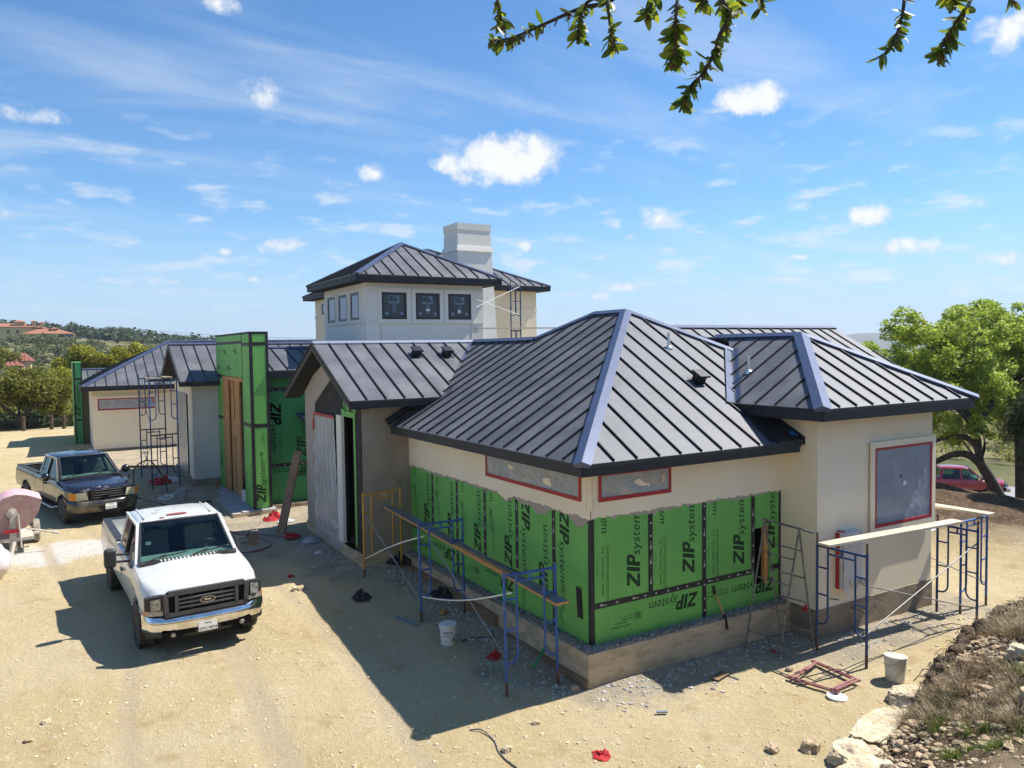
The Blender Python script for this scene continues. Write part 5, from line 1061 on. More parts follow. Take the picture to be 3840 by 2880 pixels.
# ------------------------------------------------------------------ vehicles
def glass_mat(name, tint, mixf):
    m = bpy.data.materials.new(name); m.use_nodes = True; nt = m.node_tree; nt.nodes.clear()
    tr = N(nt, 'ShaderNodeBsdfTransparent'); tr.inputs[0].default_value = tint + (1,)
    gl = N(nt, 'ShaderNodeBsdfGlossy'); gl.inputs['Roughness'].default_value = .03; gl.inputs['Color'].default_value = (.9, .95, 1, 1)
    lw = N(nt, 'ShaderNodeLayerWeight'); lw.inputs[0].default_value = .5
    f = math_node(nt, 'ADD', math_node(nt, 'MULTIPLY', math_node(nt, 'POWER', lw.outputs['Facing'], 4.0), .6), mixf + .035, clamp=True)
    mx = N(nt, 'ShaderNodeMixShader'); LK(nt, f, mx.inputs[0]); LK(nt, tr.outputs[0], mx.inputs[1]); LK(nt, gl.outputs[0], mx.inputs[2])
    o = N(nt, 'ShaderNodeOutputMaterial'); LK(nt, mx.outputs[0], o.inputs[0]); return m
MT['carglass'] = glass_mat('car_glass', (.50, .66, .64), .0); MT['carglass_dark'] = glass_mat('tinted_car_glass', (.10, .12, .13), .01)
MT['white_paint'] = mat('white_car_paint', (.60, .605, .60), .28, coat=.6, col2=(.56, .555, .52), vs_=1.3, third=((.60, .54, .44), 2.2, .62, .8))
MT['black_paint'] = mat('black_car_paint', (.010, .010, .016), .18, coat=.8, third=((.16, .15, .16), 1.7, .60, .66))
MT['dusty_black'] = mat('dusty_black_paint', (.02, .02, .025), .22, coat=.7, col2=(.17, .14, .095), vs_=1.6, lo=.42, hi=.7)
MT['red_paint'] = mat('red_car_paint', (.36, .014, .03), .2, coat=.9)
MT['chrome'] = mat('chrome', (.80, .80, .80), .10, metal=1.0, col2=(.62, .6, .56), vs_=6)
MT['dull_chrome'] = mat('scratched_chrome', (.55, .55, .55), .3, metal=.9, col2=(.3, .28, .25), vs_=9)
MT['trim'] = mat('charcoal_plastic', (.028, .028, .030), .5)
MT['grille'] = mat('grey_plastic_grille', (.07, .07, .074), .45)
MT['lens'] = mat('headlight_lens', (.46, .46, .42), .12, metal=.35, col2=(.20, .20, .19), vs_=18)
MT['oldlens'] = mat('yellowed_headlight', (.42, .39, .24), .2, col2=(.50, .47, .33), vs_=9)
MT['amber'] = mat('amber_lens', (.70, .25, .03), .2)
MT['dash'] = mat('teal_grey_dashboard', (.22, .30, .27), .7); MT['seat'] = mat('grey_seat', (.20, .20, .185), .85); MT['seat_tan'] = mat('tan_seat', (.42, .36, .28), .85)
MT['tyre'] = mat('tyre_rubber', (.022, .021, .02), .85, col2=(.075, .065, .052), vs_=8); MT['rim'] = mat('steel_rim', (.42, .41, .39), .4, metal=.6, col2=(.22, .20, .17), vs_=11)
MT['roofrust'] = mat('bare_primer', (.30, .075, .05), .8); MT['peel'] = mat('peeled_paint', (.33, .32, .29), .8)
def loft_sides(mb, stations, mi=0, cap0=True, cap1=True):
    """stations: list of half profiles [(x,y,z)...] from bottom outwards to top centre; both sides built and closed over the top"""
    n = len(stations[0]); rows = []
    for st in stations: rows.append([(x, y, z) for x, y, z in st] + [(x, -y, z) for x, y, z in reversed(st)])
    w = 2*n; vs = [p for r in rows for p in r]; fs = []
    for i in range(len(rows)-1):
        for k in range(w-1): a, b = i*w + k, (i+1)*w + k; fs.append((a, a+1, b+1, b))
    if cap0: fs.append(tuple(range(w)))
    if cap1: o = (len(rows)-1)*w; fs.append(tuple(o + k for k in range(w-1, -1, -1)))
    mb.add(vs, fs, mi); return mb
def wheel(par, x, y, R, W, side, rimc='rim'):
    o_ = thing_free('wheel', par, (x, y, R))
    mb = MB(); h = W/2; mb.lathe([(R*.60, -h*.9), (R*.86, -h), (R*.97, -h*.82), (R, -h*.5), (R, h*.5), (R*.97, h*.82), (R*.86, h), (R*.60, h*.9)], (0, 0, 0), (0, 1, 0), 36)
    for k in range(30):
        a = 2*math.pi*k/30
        for q in (-.62, 0, .62): c = V(math.cos(a + q*.1)*R*1.003, q*h, math.sin(a + q*.1)*R*1.003); mb.obox(c, (V(-math.sin(a), 0, math.cos(a)), V(0, 1, 0), V(math.cos(a), 0, math.sin(a))), (R*.07, h*.26, .008))
    mb.build('tyre', 'tyre', o_, smooth=40)
    mb = MB(); s_ = side; prof = [(R*.62, h*.86), (R*.60, h*.5), (R*.42, h*.42), (R*.30, h*.60), (R*.16, h*.62), (R*.14, h*.80), (0.0, h*.82)]
    mb.lathe([(r, z*s_) for r, z in prof], (0, 0, 0), (0, 1, 0), 28)
    for k in range(8): a = 2*math.pi*k/8; mb.lathe([(.035, 0), (.03, .01)], (math.cos(a)*R*.46, h*.45*s_, math.sin(a)*R*.46), (0, s_, 0), 8)
    mb.build('rim', rimc, o_, smooth=40); return o_
def thing_free(name, par, loc):
    o = bpy.data.objects.new(name, None); COL.objects.link(o); o.parent = par; o.location = loc; o.empty_display_size = .1; return o
def plate(par, x, z, txt, tilt=-.1, w=.305, h=.155, y=0):
    mb = MB(); mb.obox((x, y, z), (V(0, 1, 0), V(tilt, 0, 1).normalized(), V(1, 0, -tilt).normalized()), (w/2, h/2, .005))
    n = V(1, 0, -tilt).normalized(); up = V(tilt, 0, 1).normalized()
    T = text2d(txt, .066, 0, .0015); wd = max(v[0] for v in T[0]); mb.flat(T, V(x, y, z) + n*.0065 - up*.058 + V(0, wd/2*.86 if False else -wd/2, 0)*1.0, V(0, 1, 0), up, 1)
    T = text2d('TEXAS', .036, 0, .001); wd = max(v[0] for v in T[0]); mb.flat(T, V(x, y, z) + n*.0065 + up*.038 + V(0, -wd/2, 0), V(0, 1, 0), up, 1)
    return mb.build('license_plate', ['white', 'ink'], par)
def emblem(par, x, z, sx=.115, y=0, tilt=0):
    mb = MB(); n = 28; up = V(tilt, 0, 1).normalized(); no = V(1, 0, -tilt).normalized()
    def ell(a, b, d, mi): mb.add([V(x, y, z) + no*d + V(0, math.cos(2*math.pi*k/n)*a, 0) + up*(math.sin(2*math.pi*k/n)*b) for k in range(n)], [tuple(range(n))], mi)
    ell(sx, sx*.42, .012, 0); ell(sx*.93, sx*.365, .0135, 1)
    T = text2d('Ford', sx*.44, .25, sx*.012); wd = max(v[0] for v in T[0]); mb.flat(T, V(x, y, z) + no*.015 + V(0, -wd/2, 0) - up*sx*.13, V(0, 1, 0), up, 0)
    return mb.build('emblem', ['chrome', 'blue' if False else 'trim'], par)
def pickup(root, P):
    wb, R, ov, ro = P['wb'], P['R'], P['ov'], P['ro']; HW = P['hw']; pn = P['paint']; sd_ = P.get('side', pn)
    # note +y is the vehicle's own left; seen from the front it is on the viewer's right
    cow, cabr = P['cowl'], P['cabrear']; hz0, hz1, bz = P['hood0'], P['hood1'], P['belt']
    ra = R + .10
    def arch(x, z):
        for xc in (0, -wb):
            d = abs(x - xc)
            if d < ra: z = max(z, R + math.sqrt(ra*ra - d*d)*.98)
        return z
    def xs(a, b, st):
        n = max(1, int(round(abs(b-a)/st))); return [a + (b-a)*i/n for i in range(n+1)]
    zb_ = P['rock']
    def side(x, top, w, wtop, inner=None):
        pin = .10*max(0, (x - .35)/.5)**1.5   # nose pulls in
        w -= pin; wtop -= pin
        zr = arch(x, zb_)
        pts = [(w-.10, zr + 0), (w-.02, max(zr + .005, zb_+.06)), (w, max(zr + .012, zb_+.20)), (w+.005, max(zr+.02, .80)), (w-.005, max(zr+.03, .98)), (w-.03, max(top-.10, zr + .05)), (wtop+.02, top-.025), (wtop-.05, top), (wtop*.66, top + P['crown']*.35), (wtop*.55, top + P['crown']*.95), (0, top + P['crown']*1.1)]
        return [(x - P['bow']*(y/w)**2*max(0, min(1, (x-.1)/.5)), y, z) for y, z in pts]
    body = MB(); st = []
    for x in xs(ov-.08, cow, .06):
        t = (ov - .08 - x)/(ov - .08 - cow); top = hz0 + (hz1-hz0)*min(1, t)**.8; top -= .05*max(0, 1 - t*8)
        st.append(side(x, top, HW, P['hoodw'] + (.04 if t > .5 else .08*t)))
    loft_sides(body, st); bo = body.build('body', [sd_ if False else pn], root, smooth=38)
    # cab sides below the belt and bed sides
    lower = MB(); st = []
    for x in xs(cow + .0, -wb - ro, .06):
        zr = arch(x, zb_); top = bz + (.015 if x < cabr - .02 else 0)
        st.append([(x, HW-.10, zr), (x, HW-.02, max(zr+.005, zb_+.06)), (x, HW, max(zr+.012, zb_+.2)), (x, HW+.005, max(zr+.02, .80)), (x, HW-.005, max(zr+.03, .98)), (x, HW-.03, bz-.07), (x, HW-.055, top-.01), (x, HW-.10, top)])
    n = 8
    for s_ in (1, -1):
        vs = [(x, y*s_, z) for r in st for x, y, z in r]; fs = [(i*n+k, i*n+k+1, (i+1)*n+k+1, (i+1)*n+k) for i in range(len(st)-1) for k in range(n-1)]
        lower.add(vs, fs if s_ == 1 else [f[::-1] for f in fs])
    lo_ = lower.build('side_panel', sd_, root, smooth=38)
    for s_ in (1, -1):   # panel gaps of the doors
        for x in (cow - .02, P['bpil'], P['rdoor'], cabr - .03):
            mb = MB(); mb.add([(x, (HW+.0065)*s_, zb_+.22), (x-.012, (HW+.0065)*s_, zb_+.22), (x-.012, (HW+.009)*s_, .80), (x, (HW+.009)*s_, .80), (x-.012, (HW-.0)*s_, .99), (x, (HW-.0)*s_, .99), (x-.012, (HW-.025)*s_, bz-.07), (x, (HW-.025)*s_, bz-.07)], [(0,1,2,3), (3,2,4,5), (5,4,6,7)]); mb.build('door_gap', 'trim', lo_)
        mb = MB(); mb.obox((P['bpil'] + .16, (HW+.02)*s_, .99), (V(1,0,0), V(0,1,0), V(0,0,1)), (.09, .014, .022)); mb.build('door_handle', 'trim', lo_)
    # underbody and wheel wells
    mb = MB(); mb.box((ov-.25, -HW+.13, .36), (-wb-ro+.05, HW-.13, .62)); mb.box((cow, -HW+.12, .5), (cabr, HW-.12, .70)); mb.box((.55, -.7, .5), (cow, .7, hz0-.08)); mb.build('underbody', 'dark', root)
    # bed
    x0, x1 = cabr - .05, -wb - ro
    mb = MB(); mb.box((x0, -HW+.14, .75), (x1, HW-.14, .80)); mb.box((x0, HW-.17, .70), (x1, HW-.10, bz+.005)); mb.box((x0, -HW+.10, .70), (x1, -HW+.17, bz+.005)); mb.box((x0, -HW+.1, .70), (x0-.05, HW-.1, bz)); mb.box((x1+.05, -HW+.07, .56), (x1, HW-.07, bz)); be = mb.build('bed', sd_, root)
    mb = MB(); mb.box((x0, HW-.19, bz+.016), (x1, HW-.05, bz+.045)); mb.box((x0, -HW+.05, bz+.016), (x1, -HW+.19, bz+.045)); mb.box((x1+.07, -HW+.19, bz+.016), (x1-.01, HW-.19, bz+.04)); mb.build('bed_rail', P.get('rail', 'trim'), be)
    # cab: pillars, roof, back
    zr_ = P['roof']; wt, wr_ = HW-.09, P['roofw']; xf0, xf1, xr1, xr0 = cow, P['rf'], P['rr'], cabr
    cab = thing_free('cab', root, (0, 0, 0))
    roof = MB(); st = []
    for t in (0, .04, .12, .3, .5, .7, .88, .96, 1.0):
        x = xf1 + (xr1 - xf1)*t; dz = -.055*(1 - math.sin(math.pi*min(max(t*.92+.04, 0), 1)))**2.2
        st.append([(x, wr_+.012, zr_-.09+dz), (x, wr_-.01, zr_-.045+dz), (x, wr_-.06, zr_-.012+dz), (x, wr_*.6, zr_+.012+dz), (x, 0, zr_+.02+dz)])
    loft_sides(roof, st); rf = roof.build('cab_roof', pn, cab, smooth=45)
    for s_ in (1, -1):
        mb = MB(); zz = zr_ + .006
        for xa, xb in ((xf1-.12, xr1+.12),): mb.prism([(xa, (wr_*.80)*s_, zr_-.01), (xb, (wr_*.80)*s_, zr_-.01), (xb, (wr_*.80+.02)*s_, zr_-.01), (xa, (wr_*.80+.02)*s_, zr_-.01)], (0, 0, .018)); mb.build('roof_bead', pn, rf)
        mb = MB(); mb.bar((xf0+.04, (wt-.02)*s_, bz-.02), (xf1, (wr_-.01)*s_, zr_-.07), .075, .09, (1, 0, .6)); mb.build('pillar', pn, cab)
        mb = MB(); mb.bar((P['bpil'], (wt+.005)*s_, bz-.02), (P['bpil']-.02, (wr_+.0)*s_, zr_-.06), .05, .10, (1, 0, 0)); mb.build('pillar', P.get('bcol', pn), cab)
        mb = MB(); mb.prism([(cabr+.0, wt*s_, bz-.03), (cabr+.17, wt*s_, bz-.03), (xr1+.14, wr_*s_, zr_-.06), (xr1-.0, wr_*s_, zr_-.06)], (0, -.05*s_, 0)); mb.build('pillar', pn, cab)
        mb = MB(); mb.bar((xf1+.02, (wr_+.005)*s_, zr_-.075), (xr1, (wr_+.005)*s_, zr_-.075), .05, .05); mb.build('roof_rail', pn, cab)
        # side glass
        for xa, xb, xc, xd in ((xf0-.10, P['bpil']+.05, P['bpil']+.03, xf1-.06), (P['bpil']-.05, cabr+.15, xr1+.12, P['bpil']-.07)):
            mb = MB(); f_ = lambda t: (wt-.012)*s_
            mb.prism([(xa, (wt-.012)*s_, bz-.03), (xb, (wt-.012)*s_, bz-.03), (xc, (wr_-.018)*s_, zr_-.085), (xd, (wr_-.018)*s_, zr_-.085)], (0, .008*s_, 0)); mb.build('side_window', P['sglass'], cab)
    mb = MB(); mb.prism([(cabr, -wt, bz-.03), (cabr, wt, bz-.03), (xr1, wr_, zr_-.06), (xr1, wr_*.8, zr_-.06), (cabr-.005, wt*.8, bz+.10), (cabr-.005, -wt*.8, bz+.10), (xr1, -wr_*.8, zr_-.06), (xr1, -wr_, zr_-.06)], (.04, 0, 0)); mb.build('cab_back', pn, cab)
    mb = MB(); mb.prism([(cabr+.02, -wt*.8, bz+.08), (cabr+.02, wt*.8, bz+.08), (xr1+.02, wr_*.8, zr_-.06), (xr1+.02, -wr_*.8, zr_-.06)], (.008, 0, 0)); mb.build('rear_window', 'carglass', cab)
    # windscreen, gasket, cowl, wipers
    A, B = V(xf0+.05, wt-.075, hz1+.015), V(xf1+.03, wr_-.045, zr_-.04); n = 12; vs = []
    for j in (0, 1):
        for i in range(n+1):
            q = 1 - 2*i/n; p = A if j == 0 else B; vs.append((p.x + .07*(1-q*q), p.y*q, p.z + (.01*(1-q*q))))
    mb = MB(); mb.add(vs, [(i, i+1, n+1+i+1, n+1+i) for i in range(n)]); ws = mb.build('windshield', 'carglass', cab, smooth=60)
    mb = MB(); mb.tube([vs[0]] + vs[1:n+1], .014, 6); mb.tube(vs[n+1:], .016, 6); mb.tube([vs[0], vs[n+1]], .018, 6); mb.tube([vs[n], vs[2*n+1]], .018, 6); mb.build('gasket', 'trim', ws)
    sunb = MB(); k0, k1 = .80, 1.0; vv = []
    for j in (k0, k1):
        for i in range(n+1): vv.append(tuple(Vector(vs[i]).lerp(Vector(vs[n+1+i]), j) + V(.004, 0, .003)))
    sunb.add(vv, [(i, i+1, n+1+i+1, n+1+i) for i in range(n)]); sunb.build('sun_band', 'carglass_dark', ws)
    mb = MB(); mb.prism([(xf0+.22, -wt+.06, hz1+.004), (xf0+.22, wt-.06, hz1+.004), (xf0+.03, wt-.03, hz1+.01), (xf0+.03, -wt+.03, hz1+.01)], (0, 0, .022)); cg = mb.build('cowl', 'trim', bo)
    for i in range(22): y = -.72 + i*.066; mb = MB(); mb.box((xf0+.07, y, hz1+.033), (xf0+.20, y+.026, hz1+.04)); mb.build('cowl_slot', 'rubber', cg)
    for y0, y1 in ((.70, .02), (-.02, -.72)):
        mb = MB(); a = V(xf0+.13, y1 if y1 < 0 and False else (y1 + .0), hz1+.07); mb.bar(V(xf0+.14, y1+.02, hz1+.05), V(xf0+.02, (y0+y1)/2, hz1+.10), .022, .015); mb.bar(V(xf0+.08, y1+.10, hz1+.065), V(xf0+.05, y0, hz1+.115), .016, .016); mb.build('wiper', 'rubber', cg)
    # interior
    mb = MB(); mb.box((xf0+.05, -wt+.08, hz1-.34), (xf0-.38, wt-.08, hz1-.03)); mb.prism([(xf0+.08, -wt+.08, hz1-.03), (xf0+.08, wt-.08, hz1-.03), (xf0-.30, wt-.08, hz1+.01), (xf0-.30, -wt+.08, hz1+.01)], (0, 0, .03)); mb.build('dashboard', 'dash', cab)
    for s_ in (1, -1):
        mb = MB(); y = .42*s_; mb.obox((xf0-1.02, y, bz+.02), (V(1, 0, .18).normalized(), V(0, 1, 0), V(-.18, 0, 1).normalized()), (.09, .26, .36)); mb.obox((xf0-1.08, y, bz+.44), (V(1, 0, .1).normalized(), V(0, 1, 0), V(-.1, 0, 1).normalized()), (.06, .14, .10)); mb.box((xf0-.45, y-.26, .8), (xf0-1.0, y+.26, .98)); mb.build('seat', P['seat'][0 if s_ == 1 else 1], cab, smooth=30)
    mb = MB(); mb.box((cabr+.1, -.8, .8), (cabr+.4, .8, bz+.2)); mb.build('rear_seat', 'dark', cab)
    mb = MB(); c = V(xf0-.40, .42, hz1+.04); axn = V(-.75, 0, .5).normalized(); e1 = V(0, 1, 0); e2 = axn.cross(e1); ring = [c + (e1*math.cos(a) + e2*math.sin(a))*.19 for a in [2*math.pi*i/20 for i in range(21)]]; mb.tube(ring, .016, 6); mb.bar(c - e1*.18, c + e1*.18, .04, .02); mb.bar(c, c - axn*.25, .05, .05); mb.build('steering_wheel', 'trim', cab)
    mb = MB(); mb.obox((xf1+.10, 0, zr_-.14), (V(1,0,0), V(0,1,0), V(0,0,1)), (.01, .12, .035)); mb.build('rear_view_mirror', 'trim', cab)
    # wheels
    for x in (0, -wb):
        for s_ in (1, -1): wheel(root, x, (P['tr']/2)*s_, R, P['tw'], s_, P.get('rimc', 'rim'))
    for s_ in (1, -1):
        for xc in (0, -wb):
            mb = MB(); a = [i*math.pi/14 for i in range(15)]; pts = [(xc + math.cos(q)*ra, 0, R + math.sin(q)*ra*.98) for q in a if R + math.sin(q)*ra > zb_]; v = []
            for (x, _, z) in pts: v += [(x, (HW+.004)*s_, z), (x*1.0 + (x-xc)*.10, (HW+.012)*s_, z + .0 + (z-R)*.09)]
            mb.add(v, [(2*i, 2*i+1, 2*i+3, 2*i+2) for i in range(len(pts)-1)]); mb.build('arch_lip', sd_, lo_, smooth=50)
    return bo, lo_, cab, rf, cg
WH = dict(wb=3.62, R=.395, ov=.92, ro=1.22, hw=.985, paint='white_paint', cowl=-.62, cabrear=-2.62, hood0=1.14, hood1=1.30, belt=1.24, rock=.52, crown=.045, bow=.16, hoodw=.86, roof=1.93, rf=-1.28, rr=-2.48, roofw=.74, bpil=-1.72, rdoor=-1.70, tr=1.74, tw=.27, sglass='carglass_dark', seat=('seat_tan', 'seat'), bcol='trim', rail='trim')
wt_ = thing('pickup_truck', 'white pickup truck with peeling roof paint parked nose toward the viewer', 'pickup', (-5.16, 5.0, .20), RAD(-86.6)); wt_.rotation_euler = (0, RAD(1.5), RAD(-86.6))
bo, lo_, cab, rf, cg = pickup(wt_, WH)
# front end of the white truck
xF = .845
gr = MB(); gr.prism([(xF-.03, -.66, .74), (xF-.03, .66, .74), (xF-.03, .68, 1.10), (xF-.03, .60, 1.155), (xF-.03, -.60, 1.155), (xF-.03, -.68, 1.10)], (.05, 0, 0)); go = gr.build('grille', 'dark', wt_)
mb = MB()
for p, q, w in (((0, -.67, .765), (0, .67, .765), .07), ((0, -.62, 1.12), (0, .62, 1.12), .085), ((0, -.645, .75), (0, -.66, 1.12), .07), ((0, .645, .75), (0, .66, 1.12), .07), ((0, -.49, .78), (0, -.49, 1.1), .055), ((0, .49, .78), (0, .49, 1.1), .055)):
    mb.bar(V(*p) + V(xF+.035, 0, 0), V(*q) + V(xF+.035, 0, 0), .06, w, (0, 0, 1) if p[2] == q[2] else (0, 1, 0))
mb.build('grille_surround', 'grille', go, smooth=30)
for z in (.865, .935, 1.005): mb = MB(); mb.tube([(xF+.035, -.49, z), (xF+.045, 0, z), (xF+.035, .49, z)], .026, 8); mb.build('grille_bar', 'grille', go, smooth=50)
for y in (-.25, .25):
    mb = MB(); mb.box((xF+.01, y-.012, .80), (xF+.04, y+.012, 1.08)); mb.build('grille_strut', 'trim', go)
emblem(go, xF+.075, .94, .125)
for s_ in (1, -1):
    mb = MB(); mb.prism([(xF+.005, .70*s_, .76), (xF-.09, .955*s_, .76), (xF-.10, .955*s_, 1.06), (xF+.0, .705*s_, 1.10)], (-.10, 0, 0)); hl = mb.build('headlight', 'trim', wt_)
    mb = MB(); mb.prism([(xF+.010, .735*s_, .865), (xF-.035, .88*s_, .865), (xF-.045, .88*s_, 1.03), (xF+.006, .735*s_, 1.055)], (.008, 0, 0)); mb.build('lens', 'lens', hl)
    mb = MB(); mb.prism([(xF+.012, .70*s_, .765), (xF-.095, .965*s_, .765), (xF-.10, .965*s_, .845), (xF+.010, .70*s_, .845)], (.008, 0, 0)); mb.build('turn_signal', 'lens', hl)
    mb = MB(); mb.prism([(xF-.07, .93*s_, .78), (xF-.13, .982*s_, .78), (xF-.13, .982*s_, .86), (xF-.075, .93*s_, .86)], (.004, 0, 0)); mb.build('side_marker', 'amber', hl)
bm_ = MB(); n = 20; rows = []
for (z, dx) in ((.47, -.03), (.50, .0), (.55, .025), (.62, .03), (.68, .015), (.715, -.02), (.72, -.09)):
    r = []
    for i in range(n+1):
        q = -1 + 2*i/n; y = q*1.0; r.append((xF + .10 + dx - .17*abs(q)**3.2 - (.14 if abs(q) > .97 else 0), y, z + (.05*max(0, (abs(q)-.62)/.38) if z > .7 else 0) + (-.0)))
    rows.append(r)
w = n+1; bm_.add([p for r in rows for p in r], [(j*w+i, j*w+i+1, (j+1)*w+i+1, (j+1)*w+i) for j in range(len(rows)-1) for i in range(n)]); bu = bm_.build('front_bumper', 'chrome', wt_, smooth=50)
mb = MB(); rows = []
for (z, dx) in ((.30, -.12), (.34, -.03), (.42, .0), (.475, -.02)):
    rows.append([(xF + .08 + dx - .18*abs(q)**3, q*.96, z + .05*abs(q)) for q in [-1 + 2*i/n for i in range(n+1)]])
mb.add([p for r in rows for p in r], [(j*w+i, j*w+i+1, (j+1)*w+i+1, (j+1)*w+i) for j in range(3) for i in range(n)]); va = mb.build('bumper_valance', 'trim', bu, smooth=50)
for s_ in (1, -1):
    mb = MB(); mb.obox((xF+.045, .56*s_, .425), (V(0, 1, 0), V(0, 0, 1), V(1, 0, 0)), (.17, .055, .03)); mb.build('fog_pocket', 'dark', bu); mb = MB(); mb.lathe([(.045, 0), (.035, .02), (0, .022)], (xF+.076, .56*s_, .425), (1, 0, 0), 14); mb.build('fog_light', 'lens', bu)
mb = MB(); mb.obox((xF+.055, .30, .44), (V(0, 1, 0), V(0, 0, 1), V(1, 0, 0)), (.09, .035, .03)); mb.obox((xF+.055, -.30, .44), (V(0, 1, 0), V(0, 0, 1), V(1, 0, 0)), (.09, .035, .03)); mb.build('bumper_slot', 'dark', bu)
plate(bu, xF+.145, .50, 'GYC-9574', y=-.02)
for s_ in (1, -1):   # tow mirrors on two arms
    mb = MB(); mb.obox((-.82, 1.27*s_, 1.42), (V(1, 0, 0), V(0, 1, 0), V(0, 0, 1)), (.07, .10, .17)); mi_ = mb.build('mirror', 'trim', cab); bv = mi_.modifiers.new('b', 'BEVEL'); bv.width = .05; bv.segments = 3
    for z in (1.34, 1.47): m2 = MB(); m2.tube([(-.82, .93*s_, z-.02), (-.83, 1.20*s_, z)], .022, 8); m2.build('mirror_arm', 'trim', mi_)
    m2 = MB(); m2.prism([(-.66, .94*s_, 1.22), (-.95, .94*s_, 1.22), (-.80, .92*s_, 1.52)], (0, .03*s_, 0)); m2.build('mirror_base', 'trim', mi_)
def blotch(par, x, y, z, rx, ry, seed, m_, th=.004):
    n = 26; r = random.Random(seed); pts = []
    for i in range(n):
        a = 2*math.pi*i/n; k = 1 + .35*mnoise.noise(Vector((math.cos(a)*1.7, math.sin(a)*1.7, seed))) + r.uniform(-.12, .12); pts.append((x + rx*k*math.cos(a), y + ry*k*math.sin(a), z))
    mb = MB(); mb.prism(pts, (0, 0, th)); return mb.build('bare_patch', m_, par)
blotch(rf, -1.46, -.02, 1.948, .07, .19, 1, 'roofrust'); blotch(rf, -1.35, -.30, 1.925, .03, .05, 2, 'roofrust'); blotch(rf, -1.75, -.36, 1.944, .06, .06, 3, 'peel'); blotch(rf, -1.98, -.25, 1.946, .04, .08, 4, 'peel'); blotch(rf, -2.3, -.30, 1.925, .07, .10, 5, 'peel'); blotch(rf, -1.9, .03, 1.950, .02, .03, 6, 'peel')
mb = MB(); mb.prism([(-.30, -.35, 1.268), (.55, -.62, 1.15), (.55, -.50, 1.16), (-.30, -.25, 1.272)], (0, 0, .02)); 
mb = MB(); mb.box((-1.08, -.64, 1.50), (-1.075, -.55, 1.56)); mb.build('sticker', 'white', cab)
T = text2d('F250', .07, 0, .002)
mb = MB(); mb.flat(T, (-.38, -.9925, .93), (1, 0, 0), (0, .02, 1), 0); mb.build('side_badge', 'trim', lo_)
tb = MB(); tb.box((-2.72, -.82, .98), (-3.05, .82, 1.22)); tbo = tb.build('tool_box', 'galv', wt_)
# black truck
BK = dict(wb=3.52, R=.37, ov=.93, ro=1.15, hw=.96, paint='black_paint', side='dusty_black', cowl=-.58, cabrear=-2.52, hood0=1.02, hood1=1.20, belt=1.14, rock=.48, crown=.04, bow=.24, hoodw=.80, roof=1.80, rf=-1.22, rr=-2.36, roofw=.68, bpil=-1.70, rdoor=-1.68, tr=1.68, tw=.25, sglass='carglass', seat=('seat', 'seat'), rail='trim')
bt = thing('pickup_truck', 'dusty black pickup truck with worn hood and amber turn lamps', 'pickup', (-6.22, 16.22, .42), RAD(-74.5)); bt.rotation_euler = (0, RAD(1.4), RAD(-74.5))
bo2, lo2, cab2, rf2, cg2 = pickup(bt, BK)
xF = .865
mb = MB(); mb.prism([(xF-.06, -.40, .74), (xF-.06, .40, .74), (xF-.06, .50, .98), (xF-.06, .42, 1.02), (xF-.06, -.42, 1.02), (xF-.06, -.50, .98)], (.045, 0, 0)); go = mb.build('grille', 'dark', bt)
for z in (.78, .85, .92, .985): mb = MB(); mb.tube([(xF-.03, -.46, z), (xF+.0, 0, z), (xF-.03, .46, z)], .014, 8); mb.build('grille_bar', 'trim', go, smooth=50)
emblem(go, xF+.015, .885, .12)
for s_ in (1, -1):
    mb = MB(); mb.prism([(xF-.05, .50*s_, .75), (xF-.14, .80*s_, .75), (xF-.14, .80*s_, .95), (xF-.07, .55*s_, .965)], (.03, 0, 0)); hl = mb.build('headlight', 'oldlens', bt); mb = MB(); mb.prism([(xF-.142, .805*s_, .75), (xF-.26, .935*s_, .76), (xF-.26, .935*s_, .94), (xF-.142, .805*s_, .95)], (.03, 0, 0)); mb.build('turn_signal', 'amber', hl)
mb = MB(); rows = []; n = 20; w = n+1
for (z, dx) in ((.36, -.10), (.42, -.02), (.50, .0), (.53, .03), (.62, .04), (.68, .03), (.71, -.02), (.73, -.09)):
    rows.append([(xF + .05 + dx - .26*abs(q)**2.6 - (.2 if abs(q) > .97 else 0), q*.965, z) for q in [-1 + 2*i/n for i in range(n+1)]])
mb.add([p for r in rows for p in r], [(j*w+i, j*w+i+1, (j+1)*w+i+1, (j+1)*w+i) for j in range(len(rows)-1) for i in range(n)]); bu = mb.build('front_bumper', 'dusty_black', bt, smooth=50)
plate(bu, xF+.10, .52, 'CRX-7251', y=.06)
for s_ in (1, -1):
    mb = MB(); mb.lathe([(.0, -.08), (.07, -.07), (.115, -.02), (.125, .04), (.10, .06), (0, .062)], (-.80, 1.12*s_, 1.27), (-1, 0, 0), 20); mi_ = mb.build('mirror', 'black_paint', cab2, smooth=50); mi_.scale = (1, 1, 1)
    m2 = MB(); m2.tube([(-.80, .88*s_, 1.20), (-.80, 1.06*s_, 1.24)], .03, 8); m2.build('mirror_arm', 'trim', mi_)
    mb = MB(); mb.tube([(-.55, .90*s_, .42), (-.68, 1.02*s_, .38), (-1.9, 1.02*s_, .38), (-2.05, .90*s_, .42)], .035, 8); mb.build('step_bar', 'dull_chrome', bt, smooth=50)
bucket('bucket', 'white bucket standing in the bed of the black truck', -7.33, 19.25, 1.28, h=.40, r=.19); bucket('bucket', 'second pale bucket in the bed of the black truck', -7.05, 19.5, 1.24, h=.38, r=.17, m_='bucket_dirty')
